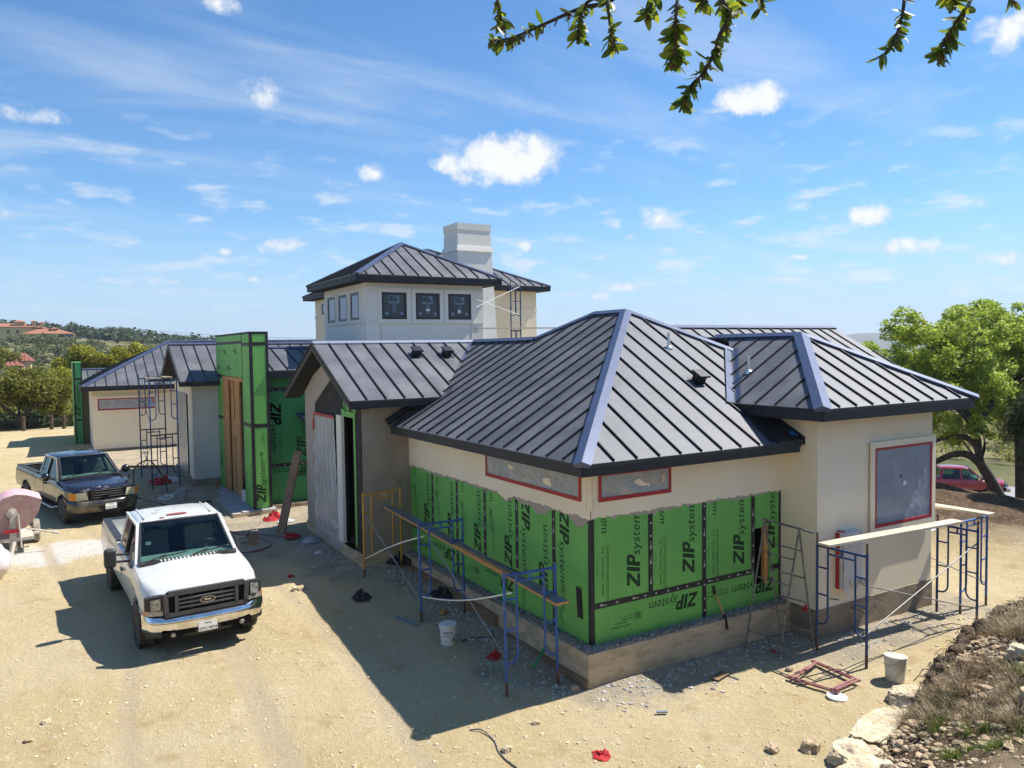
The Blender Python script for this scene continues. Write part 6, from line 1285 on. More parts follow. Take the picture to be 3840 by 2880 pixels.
# red truck on the road beyond the trees
RD = dict(BK); RD.update(paint='red_paint', side='red_paint', hood0=1.10, hood1=1.24, belt=1.22, roof=1.92, cabrear=-2.95, rr=-2.8, hw=1.0, wb=3.7, R=.40, rock=.55)
rt = thing('pickup_truck', 'red pickup truck parked on the road beyond the arching oak trunk', 'pickup', (43.2, 16.6, ground_z(43.2, 16.6)), RAD(-47))
pickup(rt, RD); xF = .88
mb = MB(); mb.box((.78, -.66, .76), (.90, .66, 1.04)); mb.build('grille', 'dark', rt); mb = MB(); mb.box((.76, -.98, .50), (.98, .98, .72)); mb.build('front_bumper', 'chrome', rt)
for s_ in (1, -1): mb = MB(); mb.box((.70, .68*s_, .80), (.86, .92*s_, 1.04)); mb.build('headlight', 'lens', rt); mb = MB(); mb.box((-.85, .98*s_, 1.22), (-.72, 1.2*s_, 1.40)); mb.build('mirror', 'chrome', rt)
# ------------------------------------------------------------------ concrete mixer and the bag at the left edge
MT['pink'] = mat('faded_pink_paint', (.62, .34, .37), .55, col2=(.68, .43, .45), vs_=3); MT['pinkdirt'] = mat('pink_paint_under_mortar', (.33, .17, .155), .85, col2=(.37, .25, .21), vs_=3.5, third=((.55, .50, .45), 4, .60, .68)); MT['mortar'] = mat('mortar_crusted_steel', (.44, .38, .31), .9, col2=(.54, .49, .42), vs_=6, bump=.4)
mx_ = thing('mortar_mixer', 'pink mortar-caked mixer with drum, stand and one tyre at the left edge', 'mixer', (-8.2, 13.1, .36))
# drum: a trough section turned along local y, its end plate toward the viewer
prof = [(-.46, .62), (-.50, .85), (-.42, 1.14), (-.22, 1.38), (.05, 1.46), (.30, 1.42), (.62, 1.28), (.56, 1.02), (.42, .76), (.24, .60), (-.10, .52), (-.32, .54)]
def dpts(y, k=1.0): return [(x*k, y, 1.0 + (z-1.0)*k) for x, z in prof]
mb = MB(); a, b = dpts(0), dpts(1.15); n = len(a); mb.add(a + b, [(i, (i+1) % n, n + (i+1) % n, n + i) for i in range(n) if i != 6]); dr = mb.build('drum', 'pink', mx_, smooth=40)
for y, th in ((0, .02), (1.13, .02)): mb = MB(); mb.prism(dpts(y), (0, th, 0)); mb.build('drum_end', 'pinkdirt', dr)
mb = MB(); mb.lathe([(.12, 0), (.12, .03), (.075, .035), (.075, .06), (.035, .065), (.03, .09), (0, .09)], (-.03, -.0, 1.0), (0, -1, 0), 20); mb.build('bearing', 'mortar', dr, smooth=40)
mb = MB(); mb.prism([(-.12, -.06, .05), (.06, -.06, .05), (.03, -.06, .92), (-.08, -.06, .92)], (0, .03, 0)); mb.build('stand', 'mortar', mx_); mb = MB(); mb.tube([(.09, -.09, .98), (.14, -.09, .12)], .022, 8); mb.build('brace', 'mortar', mx_); mb = MB(); mb.tube([(-.02, -.18, .30), (-.10, -.38, .02)], .05, 10); mb.build('hitch_leg', 'mortar', mx_)
mb = MB(); mb.box((-.22, -.10, .52), (.10, -.07, .60)); mb.build('bracket', 'redcloth', mx_); mb = MB(); mb.tube([(.25, -.08, .60), (.86, -.12, .42)], .022, 8); mb.tube([(.80, -.117, .437), (.95, -.127, .392)], .035, 8); mb.build('dump_handle', 'mortar', mx_)
mb = MB(); mb.box((-.40, .02, .28), (.42, 1.2, .36)); mb.tube([(-.5, .6, .32), (.56, .6, .32)], .04, 8); mb.build('chassis', 'mortar', mx_)
wh_ = thing_free('wheel', mx_, (.52, 1.15, .29)); mb = MB(); mb.lathe([(.16, -.085), (.26, -.09), (.30, -.06), (.30, .06), (.26, .09), (.16, .085)], (0, 0, 0), (1, 0, 0), 28); MT['dusttyre'] = mat('dusty_tyre', (.20, .19, .15), .9, col2=(.34, .32, .25), vs_=9, bump=.6, bs=40); mb.build('tyre', 'dusttyre', wh_, smooth=40); mb = MB(); mb.lathe([(0, .04), (.16, .05), (.16, -.05), (0, -.04)], (0, 0, 0), (1, 0, 0), 20); mb.build('rim', 'mortar', wh_)
mx_.rotation_euler = (0, 0, RAD(4))
mb = MB(); n, m_ = 24, 16; vs = []
for j in range(m_+1):
    for i in range(n):
        a, b = 2*math.pi*i/n, math.pi*j/m_; q = Vector((math.cos(a)*math.sin(b), math.sin(a)*math.sin(b), math.cos(b))); k = 1 + .10*math.sin(a*7 + 4*b) *.4 + .18*mnoise.noise(q*2.2) + .05*mnoise.noise(q*7); vs.append((q.x*.42*k, q.y*.42*k, .42 + q.z*.46*k))
mb.add(vs, [(j*n+i, j*n+(i+1) % n, (j+1)*n+(i+1) % n, (j+1)*n+i) for j in range(m_) for i in range(n)]); MT['bagfilm'] = mat('pale_pink_film', (.62, .55, .57), .25, coat=.4, bump=.4, bs=8)
tag(mb.build('plastic_bag', 'bagfilm', smooth=60, loc=(-8.62, 10.7, gz_at(-8.6, 10.7)-.03)), 'bulging pale pink plastic bag at the left edge before the mixer', 'bag')
# ------------------------------------------------------------------ vegetation
def leaf_mat(name, a, b, c, trans=.35):
    m = bpy.data.materials.new(name); m.use_nodes = True; nt = m.node_tree; bs = nt.nodes['Principled BSDF']; out = nt.nodes['Material Output']
    at_ = N(nt, 'ShaderNodeAttribute'); at_.attribute_name = 'tone'
    r = N(nt, 'ShaderNodeValToRGB'); LK(nt, at_.outputs['Fac'], r.inputs[0]); e = r.color_ramp.elements; e[0].color = a + (1,); e[0].position = 0; e[1].color = c + (1,); e[1].position = 1; k = e.new(.5); k.color = b + (1,)
    LK(nt, r.outputs[0], bs.inputs['Base Color']); bs.inputs['Roughness'].default_value = .55; bs.inputs['Specular IOR Level'].default_value = .3
    t = N(nt, 'ShaderNodeBsdfTranslucent'); hs_ = N(nt, 'ShaderNodeHueSaturation'); hs_.inputs['Value'].default_value = 1.5; hs_.inputs['Hue'].default_value = .485; LK(nt, r.outputs[0], hs_.inputs['Color']); LK(nt, hs_.outputs[0], t.inputs[0])
    mx = N(nt, 'ShaderNodeMixShader'); mx.inputs[0].default_value = trans; LK(nt, bs.outputs[0], mx.inputs[1]); LK(nt, t.outputs[0], mx.inputs[2]); LK(nt, mx.outputs[0], out.inputs[0]); return m
MT['leaf_olive'] = leaf_mat('olive_leaves', (0.075, 0.093, 0.018), (0.1875, 0.2025, 0.033), (0.3225, 0.3, 0.0525))
MT['leaf_yellow'] = leaf_mat('yellow_green_leaves', (0.14, 0.161, 0.0168), (0.28, 0.294, 0.0308), (0.448, 0.406, 0.049))
MT['leaf_oak'] = leaf_mat('spring_oak_leaves', (0.13, 0.186, 0.0288), (0.3071, 0.4156, 0.0578), (0.5906, 0.6562, 0.1155))
MT['leaf_dark'] = leaf_mat('dark_cedar_leaves', (0.021, 0.039, 0.015), (0.042, 0.0675, 0.021), (0.075, 0.105, 0.033), .2)
MT['leaf_far'] = leaf_mat('far_grey_green_leaves', (0.064, 0.0832, 0.0384), (0.12, 0.1408, 0.0608), (0.192, 0.2, 0.088), .2)
MT['leaf_fardark'] = leaf_mat('far_dark_leaves', (0.0342, 0.0608, 0.0266), (0.0646, 0.0988, 0.0418), (0.1045, 0.1425, 0.0608), .2)
MT['drygrass'] = leaf_mat('dry_grass_blades', (.13, .09, .045), (.27, .205, .115), (.42, .34, .21), .2)
MT['greengrass'] = leaf_mat('green_grass_blades', (.045, .075, .012), (.10, .155, .022), (.17, .23, .045), .3)
MT['bark'] = mat('dark_oak_bark', (.035, .028, .022), .95, col2=(.075, .06, .048), vs_=6, bump=.8, bs=25)
MT['bark_brown'] = mat('brown_bark', (.075, .055, .04), .95, col2=(.13, .10, .075), vs_=6, bump=.6, bs=25)
npr = np.random.default_rng(11)
def leaf_cloud(clumps, n, size, asp=.45, up=.25, tone_up=.55):
    """leaf quads through ellipsoid clumps [(centre, radii, weight)]; returns verts, quads, tone. Leaves gather in small sprays"""
    w = np.array([c[2] for c in clumps], float); w /= w.sum(); ci = npr.choice(len(clumps), n, p=w)
    C = np.array([c[0] for c in clumps])[ci]; Rr = np.array([c[1] for c in clumps])[ci]
    k = max(1, n//22); sid = npr.integers(0, k, n)
    d = npr.normal(size=(n, 3)); d /= np.linalg.norm(d, axis=1, keepdims=True); rad = npr.random(n)**.38
    P = d*rad[:, None]*Rr
    # sprays: pull each leaf toward one of its clump's spray centres
    sd_ = npr.normal(size=(k, 3)); sd_ /= np.linalg.norm(sd_, axis=1, keepdims=True); sr = npr.random(k)**.33
    S = (sd_*sr[:, None])[sid]*Rr
    P = S*.86 + P*.20; pos = C + P
    tone = np.clip(.42 + .16*npr.normal(size=n) + (npr.normal(size=k)*.17)[sid], 0, 1)
    a = npr.normal(size=(n, 3)); a[:, 2] *= .6; a /= np.linalg.norm(a, axis=1, keepdims=True)
    nn_ = npr.normal(size=(n, 3)) + np.array([0, 0, up*4]); b = np.cross(nn_, a); b /= np.linalg.norm(b, axis=1, keepdims=True) + 1e-9
    s = size*(.6 + .8*npr.random(n))[:, None]; A = a*s*.5; B = b*s*.5*asp
    v = np.stack([pos - A, pos + B, pos + A, pos - B], 1).reshape(-1, 3); f = np.arange(4*n).reshape(n, 4)
    return v, f, np.repeat(tone, 4)
def limb(mb, pts, r0, r1, seg=7):
    P = [Vector(p) for p in pts]; out = []
    for i in range(len(P)-1):
        p0, p1, p2, p3 = P[max(i-1, 0)], P[i], P[i+1], P[min(i+2, len(P)-1)]
        for k in range(4): t = k/4; out.append(.5*((2*p1) + (p2-p0)*t + (2*p0-5*p1+4*p2-p3)*t*t + (3*p1-p0-3*p2+p3)*t**3))
    out.append(P[-1]); mb.tube(out, r0, seg, r2=r1)
def tree(name, label, base, trunks, clumps, n, size, lm, group=None, bark='bark', twigs=14, asp=.45, seed=1, tr=(.16, .03)):
    bz = ground_z(base[0], base[1]) if len(base) == 2 else base[2]; o = thing(name, label, 'tree', (base[0], base[1], bz), 0, group); off = np.array([base[0], base[1], bz])
    r = random.Random(seed); mb = MB()
    for t in trunks: limb(mb, [Vector(p) - Vector(off) for p in t[0]], t[1], t[2])
    ends = [Vector(t[0][-1]) for t in trunks] or [Vector(off)]
    for i in range(twigs):
        c = r.choice(clumps); tgt = Vector(c[0]) + Vector((r.uniform(-.8, .8)*c[1][0], r.uniform(-.8, .8)*c[1][1], r.uniform(-.5, .9)*c[1][2])); st = min(ends, key=lambda e: (e - tgt).length)
        mid = st.lerp(tgt, .5) + Vector((r.uniform(-.3, .3), r.uniform(-.3, .3), r.uniform(-.1, .35))); limb(mb, [st - Vector(off), mid - Vector(off), tgt - Vector(off)], tr[1]*1.2, tr[1]*.25, 5)
    mb.build('trunk', bark, o, smooth=60)
    v, f, tn = leaf_cloud(clumps, n, size, asp); np_obj('crown', v - off, f, lm, o, False, {'tone': tn}); return o
def blob_clumps(c, R, n, r0, r1, seed, flat=.75, shell=.8):
    r = random.Random(seed); out = []
    for i in range(n):
        d = Vector((r.gauss(0, 1), r.gauss(0, 1), r.gauss(0, 1))).normalized()*(r.random()**.4)*shell; q = r.uniform(r0, r1); out.append((np.array([c[0] + d.x*R[0], c[1] + d.y*R[1], c[2] + d.z*R[2]]), np.array([q, q, q*flat]), q**2))
    return out
# left side, beyond the fence
gl = 'trees beyond the fence on the left'
tb = (-9.0, 45.4); z_ = ground_z(*tb)
tree('mesquite_tree', 'olive green tree with forked dark trunk behind the fence gap at far left', tb, [([(-9, 45.4, z_-.2), (-9.05, 45.3, z_+.6), (-9.7, 45.0, z_+1.3), (-10.3, 45, z_+2.0)], .17, .06), ([(-8.95, 45.4, z_+.3), (-8.6, 45.3, z_+.9), (-8.0, 45.1, z_+1.6), (-7.2, 45, z_+2.3)], .14, .05), ([(-9, 45.4, z_+.5), (-9.0, 45.6, z_+1.4), (-8.8, 45.8, z_+2.4)], .10, .04)],
     blob_clumps((-8.7, 45.8, 3.15), (3.4, 2.2, 1.25), 34, .55, 1.0, 1) + blob_clumps((-7.0, 45.6, 2.3), (1.2, 1.5, .8), 8, .5, .8, 4), 30000, .17, 'leaf_olive', gl, twigs=26)
tree('mesquite_tree', 'dull olive tree cut by the left edge of the picture', (-11.8, 46.5), [([(-11.8, 46.5, .2), (-11.7, 46.4, 1.4), (-11.4, 46.2, 2.4)], .16, .06)], blob_clumps((-11.5, 46.6, 2.9), (1.6, 2.0, 1.5), 18, .5, .9, 2), 14000, .17, 'leaf_olive', gl)
tree('mesquite_tree', 'bright yellow green tree rising right behind the narrow green post', (-4.2, 60), [([(-4.2, 60, -1.5), (-4.1, 60, 1), (-3.9, 60, 3)], .2, .08)], blob_clumps((-4.6, 60.5, 4.3), (3.0, 2.4, 2.4), 46, .45, 1.0, 3) + blob_clumps((-1.4, 60, 4.6), (3.2, 2, 1.6), 40, .45, .95, 13), 44000, .21, 'leaf_yellow', gl)
tree('mesquite_tree', 'yellow olive tree between the red tiled roof and the bright tree', (-8.4, 57), [([(-8.4, 57, -1), (-8.4, 57, 1.5), (-8.0, 57, 2.8)], .2, .08)], blob_clumps((-8.0, 57, 3.0), (2.6, 2.2, 1.6), 24, .6, 1.1, 5), 20000, .20, 'leaf_yellow', gl)
tree('oak_tree', 'grey green tree standing behind the garage roof near the white modern house', (3.2, 74), [([(3.2, 74, -2), (3.2, 74, 3)], .2, .1)], blob_clumps((3.0, 74, 4.6), (3.4, 2.4, 1.9), 20, .7, 1.3, 6), 14000, .24, 'leaf_far', gl)
tree('oak_tree', 'dark bushy tree low behind the fence at far left', (-7.4, 48.5), [([(-7.4, 48.5, .2), (-7.4, 48.4, 1.2)], .12, .05)], blob_clumps((-8.3, 48.6, 1.1), (3.4, 1.6, .8), 20, .4, .8, 7), 12000, .18, 'leaf_dark', gl)
tree('oak_tree', 'deep olive tree above the red tiled roof at the left edge', (-16.5, 100), [([(-16.5, 100, -1), (-16.3, 100, 4)], .3, .1)], blob_clumps((-15.5, 100, 5.2), (6.0, 3, 1.7), 26, .9, 1.6, 8), 12000, .34, 'leaf_olive', gl)
# woods on the far slopes: nobody could count them
def woods(name, spots, n_per, size, lm, rr):
    cl = []
    for x, y, s_ in spots: z = ground_z(x, y); cl += blob_clumps((x, y, z + s_*.75), (s_, s_, s_*.6), 4, s_*.45, s_*.75, int(x*7 + y), .8)
    v, f, tn = leaf_cloud(cl, n_per*len(spots), size, .6); o = np_obj(name, v, f, lm, None, False, {'tone': tn}); o['kind'] = 'stuff'; return o
rw_ = random.Random(5); sp1, sp2 = [], []
for i in range(420):
    A = RAD(rw_.uniform(70, 98)); Rr = rw_.uniform(118, 262); x, y = CAM.x + Rr*math.cos(A), CAM.y + Rr*math.sin(A); sp1.append((x, y, rw_.uniform(1.6, 2.9)))
woods('hillside_woods', sp1, 190, .62, 'leaf_far', 2)
for i in range(420):
    A = RAD(rw_.uniform(66, 96)); Rr = rw_.uniform(330, 520); x, y = CAM.x + Rr*math.cos(A), CAM.y + Rr*math.sin(A); sp2.append((x, y, rw_.uniform(2.8, 4.6)))
woods('far_woods', sp2, 110, 1.5, 'leaf_fardark', 3)
sp3 = [(CAM.x + Rr*math.cos(A), CAM.y + Rr*math.sin(A), s_) for A, Rr, s_ in [(RAD(rw_.uniform(79, 97)), rw_.uniform(62, 112), rw_.uniform(1.3, 2.2)) for _ in range(120)]]
woods('valley_woods', sp3, 420, .34, 'leaf_olive', 2)
# right side
go_ = 'oaks to the right of the block'
tb = (21.1, 4.4); z_ = ground_z(*tb) - .3
oak = tree('oak_tree', 'oak with black trunk that arches to the left over the red pickup', (tb[0], tb[1], z_), [
    ([(21.1, 4.4, z_), (21.05, 4.55, z_+.55), (20.7, 4.75, z_+1.3), (20.45, 4.95, z_+1.85)], .23, .16),
    ([(20.5, 4.9, z_+1.75), (20.15, 5.2, z_+2.12), (19.7, 5.5, z_+2.12), (19.1, 5.9, z_+1.8), (18.6, 6.3, z_+1.55)], .15, .07),
    ([(20.5, 4.9, z_+1.75), (20.4, 5.1, z_+2.5), (20.0, 5.4, z_+2.75), (19.5, 5.8, z_+2.65), (18.9, 6.2, z_+2.3)], .13, .05),
    ([(20.4, 5.1, z_+2.4), (20.5, 5.2, z_+3.2), (20.3, 5.6, z_+4.0), (20.9, 6.2, z_+5.0)], .11, .04),
    ([(20.5, 5.2, z_+3.0), (20.0, 5.5, z_+3.7), (19.4, 6.0, z_+3.9), (18.9, 6.4, z_+3.7)], .09, .04),
    ([(20.6, 5.2, z_+3.2), (21.2, 5.0, z_+3.8), (21.6, 5.2, z_+4.6), (21.9, 5.6, z_+5.6)], .10, .04)],
    blob_clumps((21.2, 7.0, 4.55), (3.0, 2.6, 2.1), 150, .20, .58, 21, .8, 1.0) + blob_clumps((20.0, 7.2, 3.2), (2.3, 2.0, 1.3), 60, .18, .5, 22, .8, 1.0) + blob_clumps((20.6, 5.6, 2.4), (1.8, 1.2, .9), 26, .15, .35, 23), 52000, .14, 'leaf_oak', go_, twigs=70, tr=(.16, .035), seed=3)
tb = (26.5, 6.5); tree('oak_tree', 'pale green oak cut by the right edge of the picture', tb, [([(26.5, 6.5, -1.4), (26.4, 6.6, 1.5), (26.2, 6.8, 3.4)], .25, .1)], blob_clumps((27.0, 7.4, 4.8), (3.4, 2.8, 2.3), 130, .25, .66, 24, .8, 1.0) + blob_clumps((25.6, 6.9, 3.0), (2.6, 2.0, 1.5), 60, .22, .55, 25), 46000, .16, 'leaf_oak', go_, twigs=60, tr=(.16, .04), seed=4)
tb = (20.2, 2.65); zc_ = ground_z(*tb); tree('cedar_tree', 'dark cedar crowding the right edge below the pale oak', tb, [([(20.2, 2.65, zc_-.2), (20.25, 2.7, zc_+1.2), (20.2, 2.8, zc_+3.4)], .2, .07)], blob_clumps((20.5, 2.9, 2.5), (1.1, 1.3, 1.7), 26, .35, .65, 26, 1.0) + blob_clumps((21.3, 2.4, 3.6), (1.0, .9, 1.0), 8, .3, .6, 27, 1.0), 26000, .12, 'leaf_dark', None, twigs=30, asp=.3)
tb = (33.2, 18.3); tree('oak_tree', 'small leafy treetop peeking over the far roof edge before the blue hill', tb, [([(33.2, 18.3, -2), (33.2, 18.3, 4.2)], .12, .05)], blob_clumps((33.3, 18.3, 4.9), (1.3, 1.2, .55), 9, .3, .55, 28), 2600, .17, 'leaf_oak', None, twigs=8)
sp4 = [(rw_.uniform(26, 46), rw_.uniform(22, 40), rw_.uniform(.6, 1.5)) for _ in range(60)] + [(rw_.uniform(50, 120), rw_.uniform(15, 100), rw_.uniform(1.2, 2.8)) for _ in range(150)]
woods('scrub', [s for s in sp4 if not (24 < s[0] < 50 and s[1] < 22)], 420, .26, 'leaf_olive', 1)
sp5 = []
for i in range(500):
    A = RAD(rw_.uniform(20, 52)); Rr = rw_.uniform(140, 900); sp5.append((CAM.x + Rr*math.cos(A), CAM.y + Rr*math.sin(A), rw_.uniform(2.2, 4.5)))
woods('valley_woods', sp5, 70, 1.6, 'leaf_far', 2)
# road and far hill
pr, dr_ = V(43.2, 16.6, 0), V(math.cos(RAD(-47)), math.sin(RAD(-47)), 0); sr_ = V(-dr_.y, dr_.x, 0); mb = MB(); vs = []
for i in range(41):
    c = pr + dr_*(-60 + 3*i) + sr_*1.2
    for q in (-3.2, 3.2): p = c + sr_*q; vs.append((p.x, p.y, max(ground_z(p.x, p.y), ground_z(c.x, c.y)) + .06))
mb.add(vs, [(2*i, 2*i+1, 2*i+3, 2*i+2) for i in range(40)]); MT['road'] = mat('pale_asphalt', (.23, .23, .235), .9, col2=(.28, .28, .285), vs_=.5); ro_ = mb.build('road', 'road'); ro_['kind'] = 'structure'
hv_, hf_ = [], []; nA, nR = 90, 8
for i in range(nA+1):
    A = RAD(12 + 42*i/nA); prof_ = 12*math.exp(-((i/nA*42 + 12 - 35.5)/2.6)**2) + 20*math.exp(-((i/nA*42 + 12 - 31)/3.5)**2) + 9*mnoise.noise(Vector((i*.17, 1, 0))) + 20
    for j in range(nR+1): t = j/nR; Rr = 2300 + 500*t; h = -40 + (prof_ + 40 + 3*mnoise.noise(Vector((i*.6, j*.8, 2))))*math.sin(math.pi/2*min(1, t*1.25)); hv_.append((CAM.x + Rr*math.cos(A), CAM.y + Rr*math.sin(A), h))
for i in range(nA):
    for j in range(nR): a = i*(nR+1) + j; hf_.append((a, a+1, a+nR+2, a+nR+1))
MT['hill'] = mat('wooded_hill', (.055, .075, .04), .95, col2=(.085, .10, .055), vs_=.02)
fh_ = np_obj('far_hill', np.array(hv_), np.array(hf_), 'hill'); fh_['kind'] = 'structure'
# ------------------------------------------------------------------ fence
fe = thing('fence', 'dark iron picket fence with rough wooden posts beneath the olive tree', 'fence', (-9, 43.2, .8))
MT['iron'] = mat('dark_iron', (.02, .018, .016), .7); MT['post'] = mat('brown_timber_post', (.055, .038, .025), .9, col2=(.09, .064, .042), vs_=5)
for x in (-13.4, -11.4, -8.75, -7.35, -6.72): mb = MB(); mb.tube([(x+9, 0, -.5), (x+9, 0, .95)], .11 if x > -9 else .09, 10); mb.build('post', 'post', fe)
for z in (.78, .64, .08): mb = MB(); mb.bar((-6, 0, z), (3.4, 0, z), .03, .035); mb.build('rail', 'iron', fe)
mb = MB()
for i in range(84): x = -5.9 + i*.11; mb.box((x-.008, -.008, .0), (x+.008, .008, .66))
for i in range(60): mb.bar((-5.9 + i*.15, 0, .66), (-5.83 + i*.15, 0, .78), .02, .02)
o = mb.build('picket', 'iron', fe); o['kind'] = 'stuff'
# ------------------------------------------------------------------ far buildings
MT['far_cream'] = mat('cream_villa_wall', (.62, .50, .27), .9, col2=(.58, .46, .24), vs_=.2); MT['terracotta'] = mat('terracotta_tiles', (.30, .12, .07), .85, col2=(.37, .175, .11), vs_=1.2, stretch=(1, 1, 4)); MT['terra_red'] = mat('red_clay_tiles', (.20, .062, .042), .85, col2=(.27, .105, .075), vs_=2)
vl = thing('villa', 'cream hilltop villa with terracotta roofs and capped chimneys at far left', 'villa', (-19.99, 265.6, 7.9), RAD(59.3 - 90 + 30))
K = .0215  # metres per 2212-wide crop pixel of the villa
def vx(px): return px*K
def vz(py): return (553 - py)*K
def vbox(nm, px0, px1, py0, py1, d0, d1, m_, par): mb = MB(); mb.box((vx(px0), d0, vz(py0)), (vx(px1), d1, vz(py1))); return mb.build(nm, m_, par)
def vroof(nm, px0, px1, pe, pr0, pr1, pt, d0, d1, m_, par, ov=.5):
    x0, x1, r0, r1, ze, zt_ = vx(px0), vx(px1), vx(pr0), vx(pr1), vz(pe), vz(pt); dm = (d0+d1)/2; mb = MB()
    mb.add([(x0, d0-ov, ze), (x1, d0-ov, ze), (x1, d1+ov, ze), (x0, d1+ov, ze), (r0, dm, zt_), (r1, dm, zt_)], [(0, 1, 5, 4), (1, 2, 5), (2, 3, 4, 5), (3, 0, 4), (3, 2, 1, 0)]); ro = mb.build(nm, m_, par)
    n = int((x1-x0)/.55)
    tl = MB()
    for i in range(1, n):   # tile rows on the near slope
        x = x0 + (x1-x0)*i/n; t = 1 if r0 <= x <= r1 else ((x-x0)/(r0-x0) if x < r0 else (x1-x)/(x1-r1)); tl.bar((x, d0-ov, ze+.04), (x, d0-ov + (dm-d0+ov)*t, ze+.04 + (zt_-ze)*t), .16, .09)
    o = tl.build('tile_rows', m_, ro); o['kind'] = 'stuff'; return ro
w1 = vbox('wall', -900, 385, 560, 282, 0, 9, 'far_cream', vl); vroof('roof', -950, 420, 280, -600, 285, 225, 0, 9, 'terracotta', vl)
w2 = vbox('wall', 265, 905, 565, 372, -2.5, 5, 'far_cream', vl); vroof('roof', 258, 912, 378, 450, 690, 308, -2.5, 5, 'terracotta', vl); vroof('roof', 380, 590, 302, 450, 500, 262, 2, 9, 'terracotta', vl)
def arch(px, py, w, h, d, par):
    mb = MB(); x, z = vx(px), vz(py); n = 8; P = [(x-w/2, d, z), (x+w/2, d, z), (x+w/2, d, z+h)] + [(x + w/2*math.cos(a), d, z + h + w/2*math.sin(a)) for a in [math.pi*i/n for i in range(1, n)]] + [(x-w/2, d, z+h)]
    mb.prism(P, (0, -.12, 0)); return mb.build('arched_window', 'wood_brown', par)
arch(213, 372, .75, .8, 0, w1); arch(105, 372, .8, .8, 0, w1)
for px in (532, 582, 630): arch(px, 418, .62, .55, -2.5, w2)
vbox('porch_screen', 775, 885, 445, 388, -2.56, -2.5, 'glass', w2)
for px in (780, 812, 848, 884): mb = MB(); mb.box((vx(px)-.05, -2.62, vz(445)), (vx(px)+.05, -2.56, vz(388))); mb.build('screen_post', 'stucco_pale', w2)
vbox('porch_gap', 690, 765, 430, 392, -2.56, -2.5, 'dark', w2)
for px0, px1, py0, py1, cap in ((382, 430, 330, 200, (350, 446, 200, 185)), (478, 521, 290, 222, (448, 540, 220, 205)), (180, 300, 250, 208, (152, 316, 207, 182)), (612, 680, 330, 305, (592, 704, 304, 288))):
    cw = vbox('chimney', px0, px1, py0, py1, 1.5 if px0 < 600 else 0, 2.8 if px0 < 600 else 1.4, 'far_cream', vl); x0, x1, e, t = cap; d0 = 1.5 if px0 < 600 else 0; mb = MB(); m_ = (vx(x0)+vx(x1))/2; mb.add([(vx(x0), d0-.6, vz(e)), (vx(x1), d0-.6, vz(e)), (vx(x1), d0+1.9, vz(e)), (vx(x0), d0+1.9, vz(e)), (m_, d0+.65, vz(t)+.1)], [(0,1,4), (1,2,4), (2,3,4), (3,0,4), (3,2,1,0)]); mb.build('chimney_roof', 'terracotta', cw)
lh = thing('tiled_house', 'low house with red clay tiled hip roofs among olive trees at the left edge', 'house', (-14.2, 131.4, 2.2), RAD(59.3 - 90 + 30)); K = .0110
vz = lambda py: (950 - py)*K
vbox('wall', -350, 390, 960, 745, 0, 5, 'far_cream', lh); vroof('roof', -400, 430, 748, 190, 320, 636, 0, 6, 'terra_red', lh); vroof('roof', -300, 330, 815, 120, 240, 752, -3.2, 1, 'terra_red', lh, .3); vbox('wall', -300, 320, 960, 816, -3, 0, 'far_cream', lh)
mh_ = thing('modern_house', 'white flat-roofed modern house with dark terrace roofs behind the garage ridge', 'house', (8.3, 155.5, 3.0), RAD(59.3 - 90 + 24)); K = .0142
vx = lambda px: (px - 1985)*K; vz = lambda py: (640 - py)*K
w = vbox('wall', 1985, 2120, 640, 470, 0, 4, 'stucco_grey', mh_); vbox('wall', 2115, 2330, 640, 468, -1.2, 4, 'white', mh_); vbox('window', 2015, 2095, 590, 520, -.05, 0, 'glass', w)
tr_ = vbox('terrace_roof', 1800, 1990, 505, 488, -.5, 3, 'trim', mh_); vbox('terrace_wall', 1870, 1988, 545, 505, .2, 3, 'stucco_grey', mh_); vbox('window', 1880, 1930, 530, 512, .12, .2, 'dark', tr_); vbox('window', 1938, 1980, 530, 512, .12, .2, 'dark', tr_); vbox('terrace_roof', 1760, 1985, 570, 545, -1, 2, 'trim', mh_); vbox('wall', 1790, 1985, 650, 570, .5, 3, 'dark', mh_)
pl = thing('utility_pole', 'utility pole with crossarm on the dark wooded hilltop', 'pole', (24.7, 437.4, 11)); mb = MB(); mb.tube([(0, 0, 0), (0, 0, 8.6)], .18, 8); mb.build('pole', 'bark_brown', pl); mb = MB(); mb.bar((-1.5, 0, 7.9), (1.5, -.6, 7.9), .2, .2); mb.build('crossarm', 'bark_brown', pl)
for dz, nm in ((0, 'a'), ):
    for tgt in ((-46, 405, 20.5), (120, 390, 12)):
        for o_ in (-1.3, 1.3):
            mb = MB(); A = Vector((o_, 0, 8.0)); B = Vector(tgt) - Vector((24.7, 437.4, 11)) + V(o_, 0, 0); mb.tube([A.lerp(B, i/12) - V(0, 0, 1.6*math.sin(math.pi*i/12)) for i in range(13)], .03, 4); mb.build('wire', 'iron', pl)
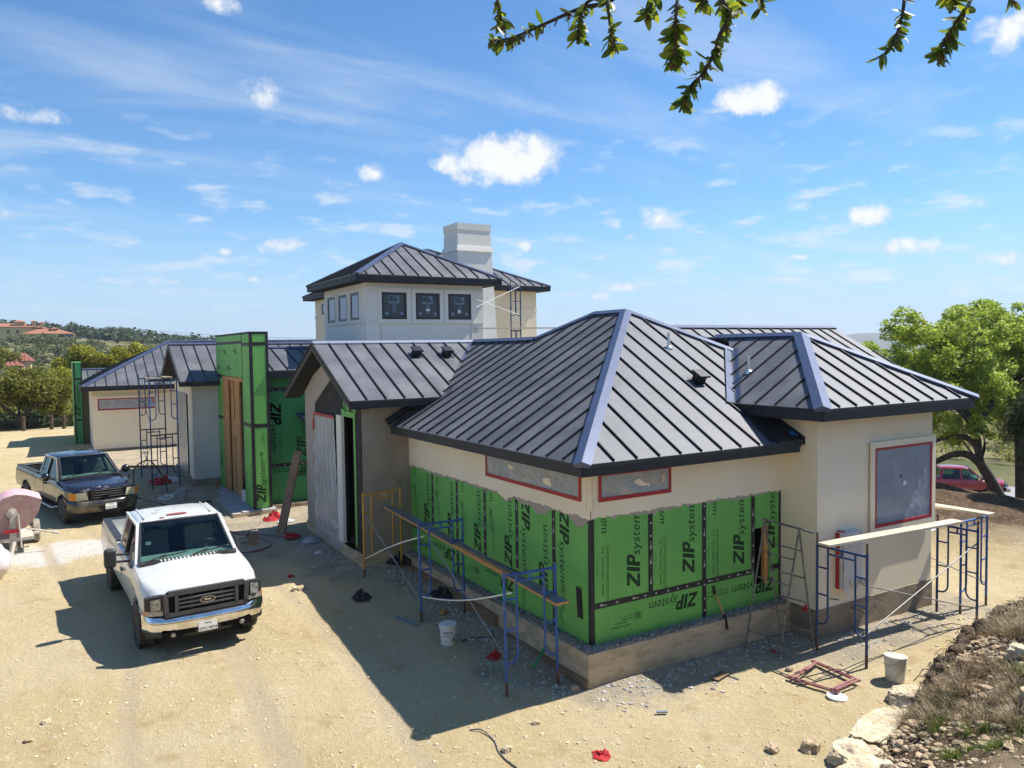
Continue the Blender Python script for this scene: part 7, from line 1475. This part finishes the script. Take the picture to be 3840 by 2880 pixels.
# ------------------------------------------------------------------ stones, gravel, grass on the bank
MT['limestone'] = mat('pale_limestone', (.50, .405, .265), .92, col2=(.60, .515, .375), vs_=3, bump=1.0, bs=9, bdist=.06, third=((.36, .25, .13), 4.5, .56, .70)); MT['stone_dark'] = mat('brown_stone', (.36, .26, .155), .92, col2=(.46, .36, .24), vs_=5, bump=.6, bs=20)
def rock_mesh(seed, sub=3, rough=.28, flat=1.0, blocky=.0):
    bm = bmesh.new(); bmesh.ops.create_icosphere(bm, subdivisions=sub, radius=1)
    o_ = Vector((seed*3.7, seed*1.3, seed*.7))
    for v in bm.verts:
        p = v.co.copy(); q = Vector([max(-1, min(1, c*1.55))*.62 for c in p]).lerp(p, 1 - blocky); k = 1 + rough*mnoise.noise(p*1.1 + o_) + rough*.5*mnoise.noise(p*2.7 + o_) + rough*.30*abs(mnoise.noise(p*4.5 + o_)) - rough*.35*abs(mnoise.noise(Vector((p.x*2.2, p.y*2.2, p.z*7)) + o_)) + rough*.12*mnoise.noise(p*13 + o_); v.co = q*k; v.co.z *= flat
    me = bpy.data.meshes.new('rock'); bm.to_mesh(me); bm.free(); me.polygons.foreach_set('use_smooth', [True]*len(me.polygons)); me.set_sharp_from_angle(angle=RAD(24)); return me
def rock(name, label, x, y, s, seed, m_='limestone', sink=.3, rz=0, group=None, blocky=.4, dz=0, sub=5):
    me = rock_mesh(seed, sub, .34, 1, blocky); me.materials.append(MT[m_]); o = inst(name, me, None, (x, y, gz_at(x, y) + s[2]*(1-2*sink)*.6 + dz), (0, 0, rz), s); return tag(o, label, 'rock', group)
rock('rock_slab', 'long flat cream rock slab lying at the foot of the grassy bank', 2.35, -3.42, (.80, .30, .13), 1, rz=.25, sink=.38, blocky=.75)
rock('rock_slab', 'pale layered boulder at the bottom edge below the long slab', 1.42, -3.72, (.46, .32, .20), 2, rz=.2, sink=.36, blocky=.7)
rock('boulder', 'tawny block of stone left of the layered boulder', 1.20, -3.22, (.17, .14, .12), 3, 'stone_dark', rz=.5, blocky=.6)
rock('boulder', 'cream boulder at the dark cut edge of the bank by grey gravel', 3.55, -3.10, (.36, .22, .18), 4, rz=-.3, blocky=.5)
rock('boulder', 'pale stone standing in the bank edge near the far navy frame', 6.0, -2.72, (.20, .16, .20), 5, rz=.2, blocky=.5, dz=.2)
rock('rock_slab', 'second pale slab cut by the bottom edge of the picture', 1.02, -4.15, (.45, .32, .18), 22, rz=.1, blocky=.7)
rock('stone', 'round cream stone on sunny dirt at bottom centre', -2.26, -1.16, (.075, .065, .06), 6); rock('stone', 'yellowish stone on the dirt left of the tawny block', .72, -3.0, (.10, .085, .07), 7, 'stone_dark')
rock('stone', 'pale flat stone on the ground between white truck and scaffold', -2.94, 6.35, (.16, .11, .07), 8); rock('stone', 'tan stone on dirt below the shadow tip', -1.53, -.73, (.06, .05, .045), 9); rock('stone', 'grey round stone in the shade beside the ladder trestle', 2.95, -1.42, (.07, .06, .05), 10, 'concrete_grey')
rock('stone', 'pair of yellow stones near the bottom edge right of the red rag, left one', -.62, -2.75, (.07, .06, .055), 11, 'stone_dark'); rock('stone', 'pair of yellow stones near the bottom edge right of the red rag, right one', -.46, -2.86, (.07, .055, .05), 12)
rock('stone', 'dark reddish rock in the low right corner of the bank', 2.9, -5.15, (.26, .2, .15), 13, 'stone_dark', dz=.05); rock('stone', 'cream rock near the right edge on the grassy bank', 4.35, -4.25, (.22, .17, .13), 14)
rock('stone', 'stone at the left bottom of the yard, left of its pair', -7.7, 2.3, (.06, .05, .045), 15, 'stone_dark'); rock('stone', 'stone at the left bottom of the yard, right of its pair', -7.5, 2.75, (.07, .06, .05), 16)
rock('stone', 'pale stone beside the leaning rubble at the left foundation corner', -.42, -.12, (.075, .06, .06), 17)
def pebbles(name, n, place, smin, smax, m_, seed):
    r = np.random.default_rng(seed); bm = bmesh.new(); bmesh.ops.create_icosphere(bm, subdivisions=1, radius=1); bv = np.array([v.co[:] for v in bm.verts]); bf = np.array([[v.index for v in f.verts] for f in bm.faces]); bm.free()
    k0 = np.where(np.linalg.norm(bv, axis=1) > 0)[0]; P = place(r, n); n = len(P); s = smin*(smax/smin)**(r.random(n)**3.6)
    jit = 1 + .35*r.normal(size=(n, len(bv), 1)).clip(-1.5, 1.5)*.6; v = bv[None]*jit*(s[:, None, None])*np.stack([.7 + .7*r.random(n), .7 + .5*r.random(n), .35 + .4*r.random(n)], -1)[:, None, :]
    a = r.random(n)*6.28; c, sn = np.cos(a)[:, None], np.sin(a)[:, None]; x = v[..., 0]*c - v[..., 1]*sn; y = v[..., 0]*sn + v[..., 1]*c; v = np.stack([x, y, v[..., 2]], -1)
    z = np.array([gz_at(px, py) for px, py in P]); v += np.stack([P[:, 0], P[:, 1], z + s*.12], -1)[:, None, :]
    f = (bf[None] + (np.arange(n)*len(bv))[:, None, None]).reshape(-1, 3); o = np_obj(name, v.reshape(-1, 3), f, m_, None, False); o['kind'] = 'stuff'; return o
def free(p):
    for x0, y0, x1, y1 in HOUSE_RECTS + [(-2.74, 14.2, -1.4, 20.2)]:
        if x0-.08 < p[0] < x1+.05 and y0-.08 < p[1] < y1+.05: return False
    return True
def pl_yard(r, n):
    q = r.random((n*2, 2)); d = 5.5 + 20*q[:, 0]**1.9; a = np.radians(24 + 72*q[:, 1]); P = np.stack([CAM.x + d*np.cos(a), CAM.y + d*np.sin(a)], -1); yf = np.interp(P[:, 0], FX, FY); P = P[P[:, 1] > yf - .1]; dens = np.array([mnoise.noise(Vector((x*.7, y*.7, 4))) for x, y in P]); P = P[dens + r.random(len(P))*.9 > .12]; return np.array([p for p in P if free(p)])[:n]
MT['peb'] = mat('limestone_pebbles', (.49, .38, .23), .92, col2=(.62, .52, .37), vs_=9, third=((.33, .24, .14), 13, .58, .68)); MT['pebgrey'] = mat('grey_chips', (.30, .28, .25), .92, col2=(.50, .48, .44), vs_=11, third=((.15, .15, .155), 9, .56, .66))
pebbles('gravel', 22000, pl_yard, .005, .030, 'peb', 1)
def pl_house(r, n):
    out = []
    segs = [((-.3, -.3), (4.4, -.3), -1.1), ((4.4, -.95), (8.2, -.95), -.9), ((-.35, -.2), (-.35, 7), -1.1), ((-1.3, 7.0), (-1.3, 11.6), -1.6), ((-2.8, 14.2), (-2.8, 20), -2.2), ((-3.1, 19.6), (-3.1, 26), -2.0), ((-1.3, 12), (-1.3, 14.1), -1.8)]
    for (a, b, wd) in segs:
        L = math.hypot(b[0]-a[0], b[1]-a[1]); k = int(n*L/35); t = r.random(k); e = np.abs(r.normal(size=k))*abs(wd)*.42
        if a[1] == b[1]: out.append(np.stack([a[0] + (b[0]-a[0])*t, a[1] - e], -1))
        else: out.append(np.stack([a[0] - e, a[1] + (b[1]-a[1])*t], -1))
    return np.array([p for p in np.concatenate(out) if free(p)])
pebbles('grey_gravel', 9000, pl_house, .008, .045, 'pebgrey', 2)
def pl_bank(r, n):
    x = r.uniform(.4, 9.5, n)*(.55 + .45*r.random(n)); e = np.abs(r.normal(size=n))*1.0; return np.stack([x, np.interp(x, FX, FY) + .25 - e], -1)
pebbles('bank_stones', 6500, pl_bank, .01, .075, 'stone_dark', 3)
def grass(name, spots, per, h, m_, seed, spread=.14, width=.006, lean=.6):
    r = np.random.default_rng(seed); S = np.array(spots); n = len(S)*per; si = np.repeat(np.arange(len(S)), per); a = r.random(n)*6.28; d = np.abs(r.normal(size=n))*spread*S[si, 2]; x = S[si, 0] + d*np.cos(a); y = S[si, 1] + d*np.sin(a)
    z = np.array([gz_at(p, q_) for p, q_ in zip(x, y)]) - .01; H = h*S[si, 2]*(.5 + .8*r.random(n)); la = a + r.normal(size=n)*.7; L = H*lean*(.3 + r.random(n)); t1 = np.stack([x + np.cos(la)*L*.35, y + np.sin(la)*L*.35, z + H*.6], -1); t2 = np.stack([x + np.cos(la)*L, y + np.sin(la)*L, z + H*(1 - .25*lean*r.random(n))], -1)
    b = np.stack([x, y, z], -1); w = np.stack([-np.sin(la), np.cos(la), np.zeros(n)], -1)*width*(.7 + .6*r.random(n))[:, None]
    v = np.stack([b - w, b + w, t1 + w*.7, t1 - w*.7, t2], 1).reshape(-1, 3); o5 = np.arange(n)*5
    f = np.concatenate([np.stack([o5, o5+1, o5+2], -1), np.stack([o5, o5+2, o5+3], -1), np.stack([o5+3, o5+2, o5+4], -1)]); tone = np.repeat(np.clip(.5 + .22*r.normal(size=n), 0, 1), 5); o = np_obj(name, v, f, m_, None, False, {'tone': tone}); o['kind'] = 'stuff'; return o
rg_ = random.Random(3); dry, gre = [], []
for i in range(430):
    x = rg_.uniform(2.2, 11.5); yf = float(np.interp(x, FX, FY)); e = rg_.random()**1.1*2.6; y = yf - .05 - e
    if mnoise.noise(Vector((x*.8, y*.8, 1))) > -.28: dry.append((x, y, rg_.uniform(.55, 1.25)*(1.15 if x > 4 else .8)))
for i in range(170):
    x = rg_.uniform(1.2, 9.5); yf = float(np.interp(x, FX, FY)); y = yf - .3 - rg_.random()*2.4
    if mnoise.noise(Vector((x*.7 + 4, y*.7, 6))) > -.12: gre.append((x, y, rg_.uniform(.5, 1.05)))
grass('dry_grass', dry, 90, .23, 'drygrass', 1, .13, .0035, 1.0); grass('green_grass', gre, 90, .15, 'greengrass', 2, .12, .004, .8)
# roots and sods hanging out of the cut bank
roots = MB(); rr_ = random.Random(8)
for i in range(420):
    x = rr_.uniform(3.6, 9.0); yf = float(np.interp(x, FX, FY)) - .12; z = gz_at(x, yf - .25) - .02 - rr_.random()*.3; p = V(x, yf + .05*rr_.random(), z); q = p + V(rr_.uniform(-.14, .14), rr_.uniform(.0, .16), rr_.uniform(-.28, .02)); m_ = p.lerp(q, .5) + V(rr_.uniform(-.05, .05), .04, .03); roots.tube([p, m_, q], rr_.uniform(.003, .008), 4, caps=False)
o = roots.build('bank_roots', 'bark_brown'); o['kind'] = 'stuff'
MT['soil'] = mat('dark_sod', (.06, .038, .023), .98, col2=(.12, .078, .045), vs_=9, bump=.9, bs=30)
sod = MB(); bm = bmesh.new(); bmesh.ops.create_icosphere(bm, subdivisions=2, radius=1); sv = [v.co.copy() for v in bm.verts]; sf = [tuple(v.index for v in f.verts) for f in bm.faces]; bm.free()
for i in range(150):
    x = rr_.uniform(3.3, 9.2); yf = float(np.interp(x, FX, FY)) - .10 + rr_.uniform(-.12, .05); z = gz_at(x, yf - .2) - rr_.random()*.42; s_ = rr_.uniform(.05, .13); o_ = Vector((i, i*2, 0)); sod.add([V(x, yf, z) + Vector((v.x*s_*1.3, v.y*s_*.8, v.z*s_*.8))*(1 + .5*mnoise.noise(v*2 + o_)) for v in sv], sf)
o = sod.build('bank_sods', 'soil'); o['kind'] = 'stuff'
MT['haze'] = bpy.data.materials.new('haze_air'); MT['haze'].use_nodes = True; hnt = MT['haze'].node_tree; hnt.nodes.clear()
pv = N(hnt, 'ShaderNodeVolumePrincipled'); pv.inputs['Color'].default_value = (.80, .88, 1.0, 1); pv.inputs['Density'].default_value = .00022; pv.inputs['Anisotropy'].default_value = .2
LK(hnt, pv.outputs[0], N(hnt, 'ShaderNodeOutputMaterial').inputs['Volume'])
lo_v, hi_v = gv.min(0), gv.max(0); mb = MB(); mb.box((lo_v[0]-20, lo_v[1]-20, lo_v[2]-8), (hi_v[0]+20, hi_v[1]+20, 62)); hz_ = mb.build('haze', 'haze'); hz_['kind'] = 'stuff'
# ------------------------------------------------------------------ the oak bough over the camera
TW = {'b1':[(-5.879,-8.24,6.309),(-6.025,-8.277,6.181),(-6.089,-8.24,6.162),(-6.165,-8.197,6.126),(-6.218,-8.167,6.1),(-6.253,-8.147,6.087),(-6.293,-8.123,6.085)],'b1b':[(-6.174,-7.946,6.363),(-6.219,-8.043,6.23),(-6.212,-8.049,6.187),(-6.209,-8.052,6.163)],'b2':[(-6.09,-8.297,6.166),(-6.113,-8.285,6.146),(-6.126,-8.279,6.101),(-6.13,-8.279,6.062)],'b3':[(-6.016,-8.278,6.261),(-6.094,-8.355,6.136),(-6.093,-8.358,6.086),(-6.089,-8.363,6.041),(-6.087,-8.365,6.015)],'b4':[(-5.938,-8.443,6.21),(-6.023,-8.516,6.09),(-6.03,-8.515,6.03),(-6.029,-8.518,5.981),(-6.033,-8.517,5.951)],'b4b':[(-5.947,-8.378,6.235),(-6.035,-8.449,6.113),(-6.05,-8.442,6.079)],'b5':[(-5.91,-8.52,6.185),(-5.976,-8.604,6.066),(-5.962,-8.614,6.031),(-5.981,-8.604,5.99),(-5.992,-8.6,5.955),(-6.014,-8.589,5.909),(-6.04,-8.575,5.88),(-6.059,-8.566,5.837)],'b6':[(-5.857,-8.432,6.234),(-5.934,-8.509,6.117),(-5.94,-8.506,6.099)],'b6b':[(-5.779,-8.479,6.232),(-5.865,-8.55,6.116),(-5.868,-8.549,6.098)],'b6c':[(-5.694,-8.47,6.256),(-5.78,-8.542,6.138),(-5.783,-8.541,6.112)],'b7':[(-5.334,-8.624,6.275),(-5.439,-8.685,6.149),(-5.447,-8.683,6.103),(-5.459,-8.678,6.064),(-5.472,-8.672,6.032),(-5.5,-8.656,6.009)],'b8':[(-5.431,-8.864,6.152),(-5.558,-8.911,6.036),(-5.579,-8.901,6.003),(-5.599,-8.89,5.969),(-5.615,-8.883,5.935),(-5.62,-8.881,5.915)],'b8b':[(-5.392,-8.768,6.201),(-5.49,-8.832,6.093),(-5.483,-8.838,6.069)],'b9':[(-5.212,-8.816,6.223),(-5.321,-8.873,6.114),(-5.318,-8.876,6.095)],'limb':[(-6.435,-7.907,6.374),(-6.224,-8.034,6.335),(-5.879,-8.24,6.323),(-5.527,-8.448,6.338),(-5.164,-8.665,6.319),(-4.798,-8.878,6.39)]}
bo_ = thing('oak_bough', 'live oak bough with hanging leafy twigs across the top of the picture', 'tree branch', TW['limb'][2])
ob = Vector(TW['limb'][2])
mb = MB(); limb(mb, [Vector(p) - ob for p in TW['limb']], .022, .018, 8); lb = mb.build('limb', 'bark', bo_, smooth=60)
def leaf_mesh(seed):
    r = random.Random(seed); mb = MB(); n = 5; vs = []; cur = r.uniform(-.22, .22); cup = r.uniform(.10, .3)
    for i in range(n+1):
        t = i/n; w = .19*math.sin(math.pi*min(1, t*.94 + .04))**.75*(1 if t < .98 else .1); z = cur*t*t; vs += [(t, -w, z + cup*w), (t, 0, z), (t, w, z + cup*w)]
    fs = []
    for i in range(n):
        for k in (0, 1): a = 3*i + k; fs.append((a, a+1, a+4, a+3))
    mb.add(vs, fs); me = mb.mesh('leaf', [('leafA', 'leafB', 'leafC')[seed % 3]], smooth=60); return me
def leafsolid(name, c):
    m = bpy.data.materials.new(name); m.use_nodes = True; nt = m.node_tree; b = nt.nodes['Principled BSDF']; b.inputs['Base Color'].default_value = c + (1,); b.inputs['Roughness'].default_value = .45
    t = N(nt, 'ShaderNodeBsdfTranslucent'); t.inputs[0].default_value = (min(1, c[0]*3.2), min(1, c[1]*2.7), c[2]*1.2, 1); mx = N(nt, 'ShaderNodeMixShader'); mx.inputs[0].default_value = .5; LK(nt, b.outputs[0], mx.inputs[1]); LK(nt, t.outputs[0], mx.inputs[2]); LK(nt, mx.outputs[0], nt.nodes['Material Output'].inputs[0]); return m
MT['leafA'] = leafsolid('oak_leaf_green', (.065, .105, .02)); MT['leafB'] = leafsolid('oak_leaf_dark_green', (.04, .072, .016)); MT['leafC'] = leafsolid('oak_leaf_yellow_green', (.12, .155, .02))
LM = [leaf_mesh(i) for i in range(9)]; MT['catkin'] = mat('brown_catkins', (.09, .065, .03), .9, col2=(.16, .115, .045), vs_=60)
rl = random.Random(21); nleaf = 0
for key, dens_ in (('b1', 52), ('b1b', 26), ('b2', 30), ('b3', 34), ('b4', 80), ('b4b', 26), ('b5', 100), ('b6', 18), ('b6b', 18), ('b6c', 16), ('b7', 46), ('b8', 66), ('b8b', 22), ('b9', 8)):
    pts = [Vector(p) - ob for p in TW[key]]; mb = MB(); limb(mb, pts, .0075 if key in ('b1', 'b5') else .005, .0016, 6); tw_ = mb.build('twig', 'bark', bo_, smooth=60)
    cat = MB(); sm = MB(); L = len(pts) - 1
    for i in range(dens_):
        t = (rl.random()**.75)*(L - .9) + .9 if L > 2 else rl.uniform(.8, L); t = min(t, L - 1e-3); k = int(t); p = pts[k].lerp(pts[k+1], t - k); d = (pts[k+1] - pts[k]).normalized()
        out = Vector((rl.gauss(0, 1), rl.gauss(0, 1), rl.gauss(-.35, .8))); out = (out - d*out.dot(d)).normalized(); ax = (out*.85 + d*rl.uniform(-.1, .9) + V(0, 0, -.2)).normalized()
        u = Vector((rl.gauss(0, 1), rl.gauss(0, 1), rl.gauss(.4, 1))); yv = ax.cross(u).normalized(); zv = ax.cross(yv); s_ = rl.uniform(.024, .046)*(1.0 if rl.random() > .25 else .6)
        if s_ < .0305:
            me_ = LM[rl.randrange(9)]; sm.add([p + ax*(v.co.x*s_) + yv*(v.co.y*s_) + zv*(v.co.z*s_) for v in me_.vertices], [tuple(f.vertices) for f in me_.polygons]); continue
        o = bpy.data.objects.new('leaf', LM[rl.randrange(9)]); COL.objects.link(o); o.parent = tw_; o.matrix_local = Matrix(((ax.x*s_, yv.x*s_, zv.x*s_, p.x), (ax.y*s_, yv.y*s_, zv.y*s_, p.y), (ax.z*s_, yv.z*s_, zv.z*s_, p.z), (0, 0, 0, 1))); nleaf += 1
        if rl.random() < .75:
            for q in range(rl.randrange(1, 4)):
                e = p + Vector((rl.gauss(0, .006), rl.gauss(0, .006), -rl.uniform(.006, .022))); cat.tube([p, p.lerp(e, .6) + V(.001, 0, 0), e], .0011, 4, caps=False)
                for w_ in range(3): c = p.lerp(e, .35 + .3*w_); cat.obox(c, (V(1, 0, 0), V(0, 1, 0), V(0, 0, 1)), (.0017, .0017, .0017))
    if sm.v: o = sm.build('small_leaves', 'leafA', tw_); o['kind'] = 'stuff'
    if cat.v: o = cat.build('catkins', 'catkin', tw_); o['kind'] = 'stuff'
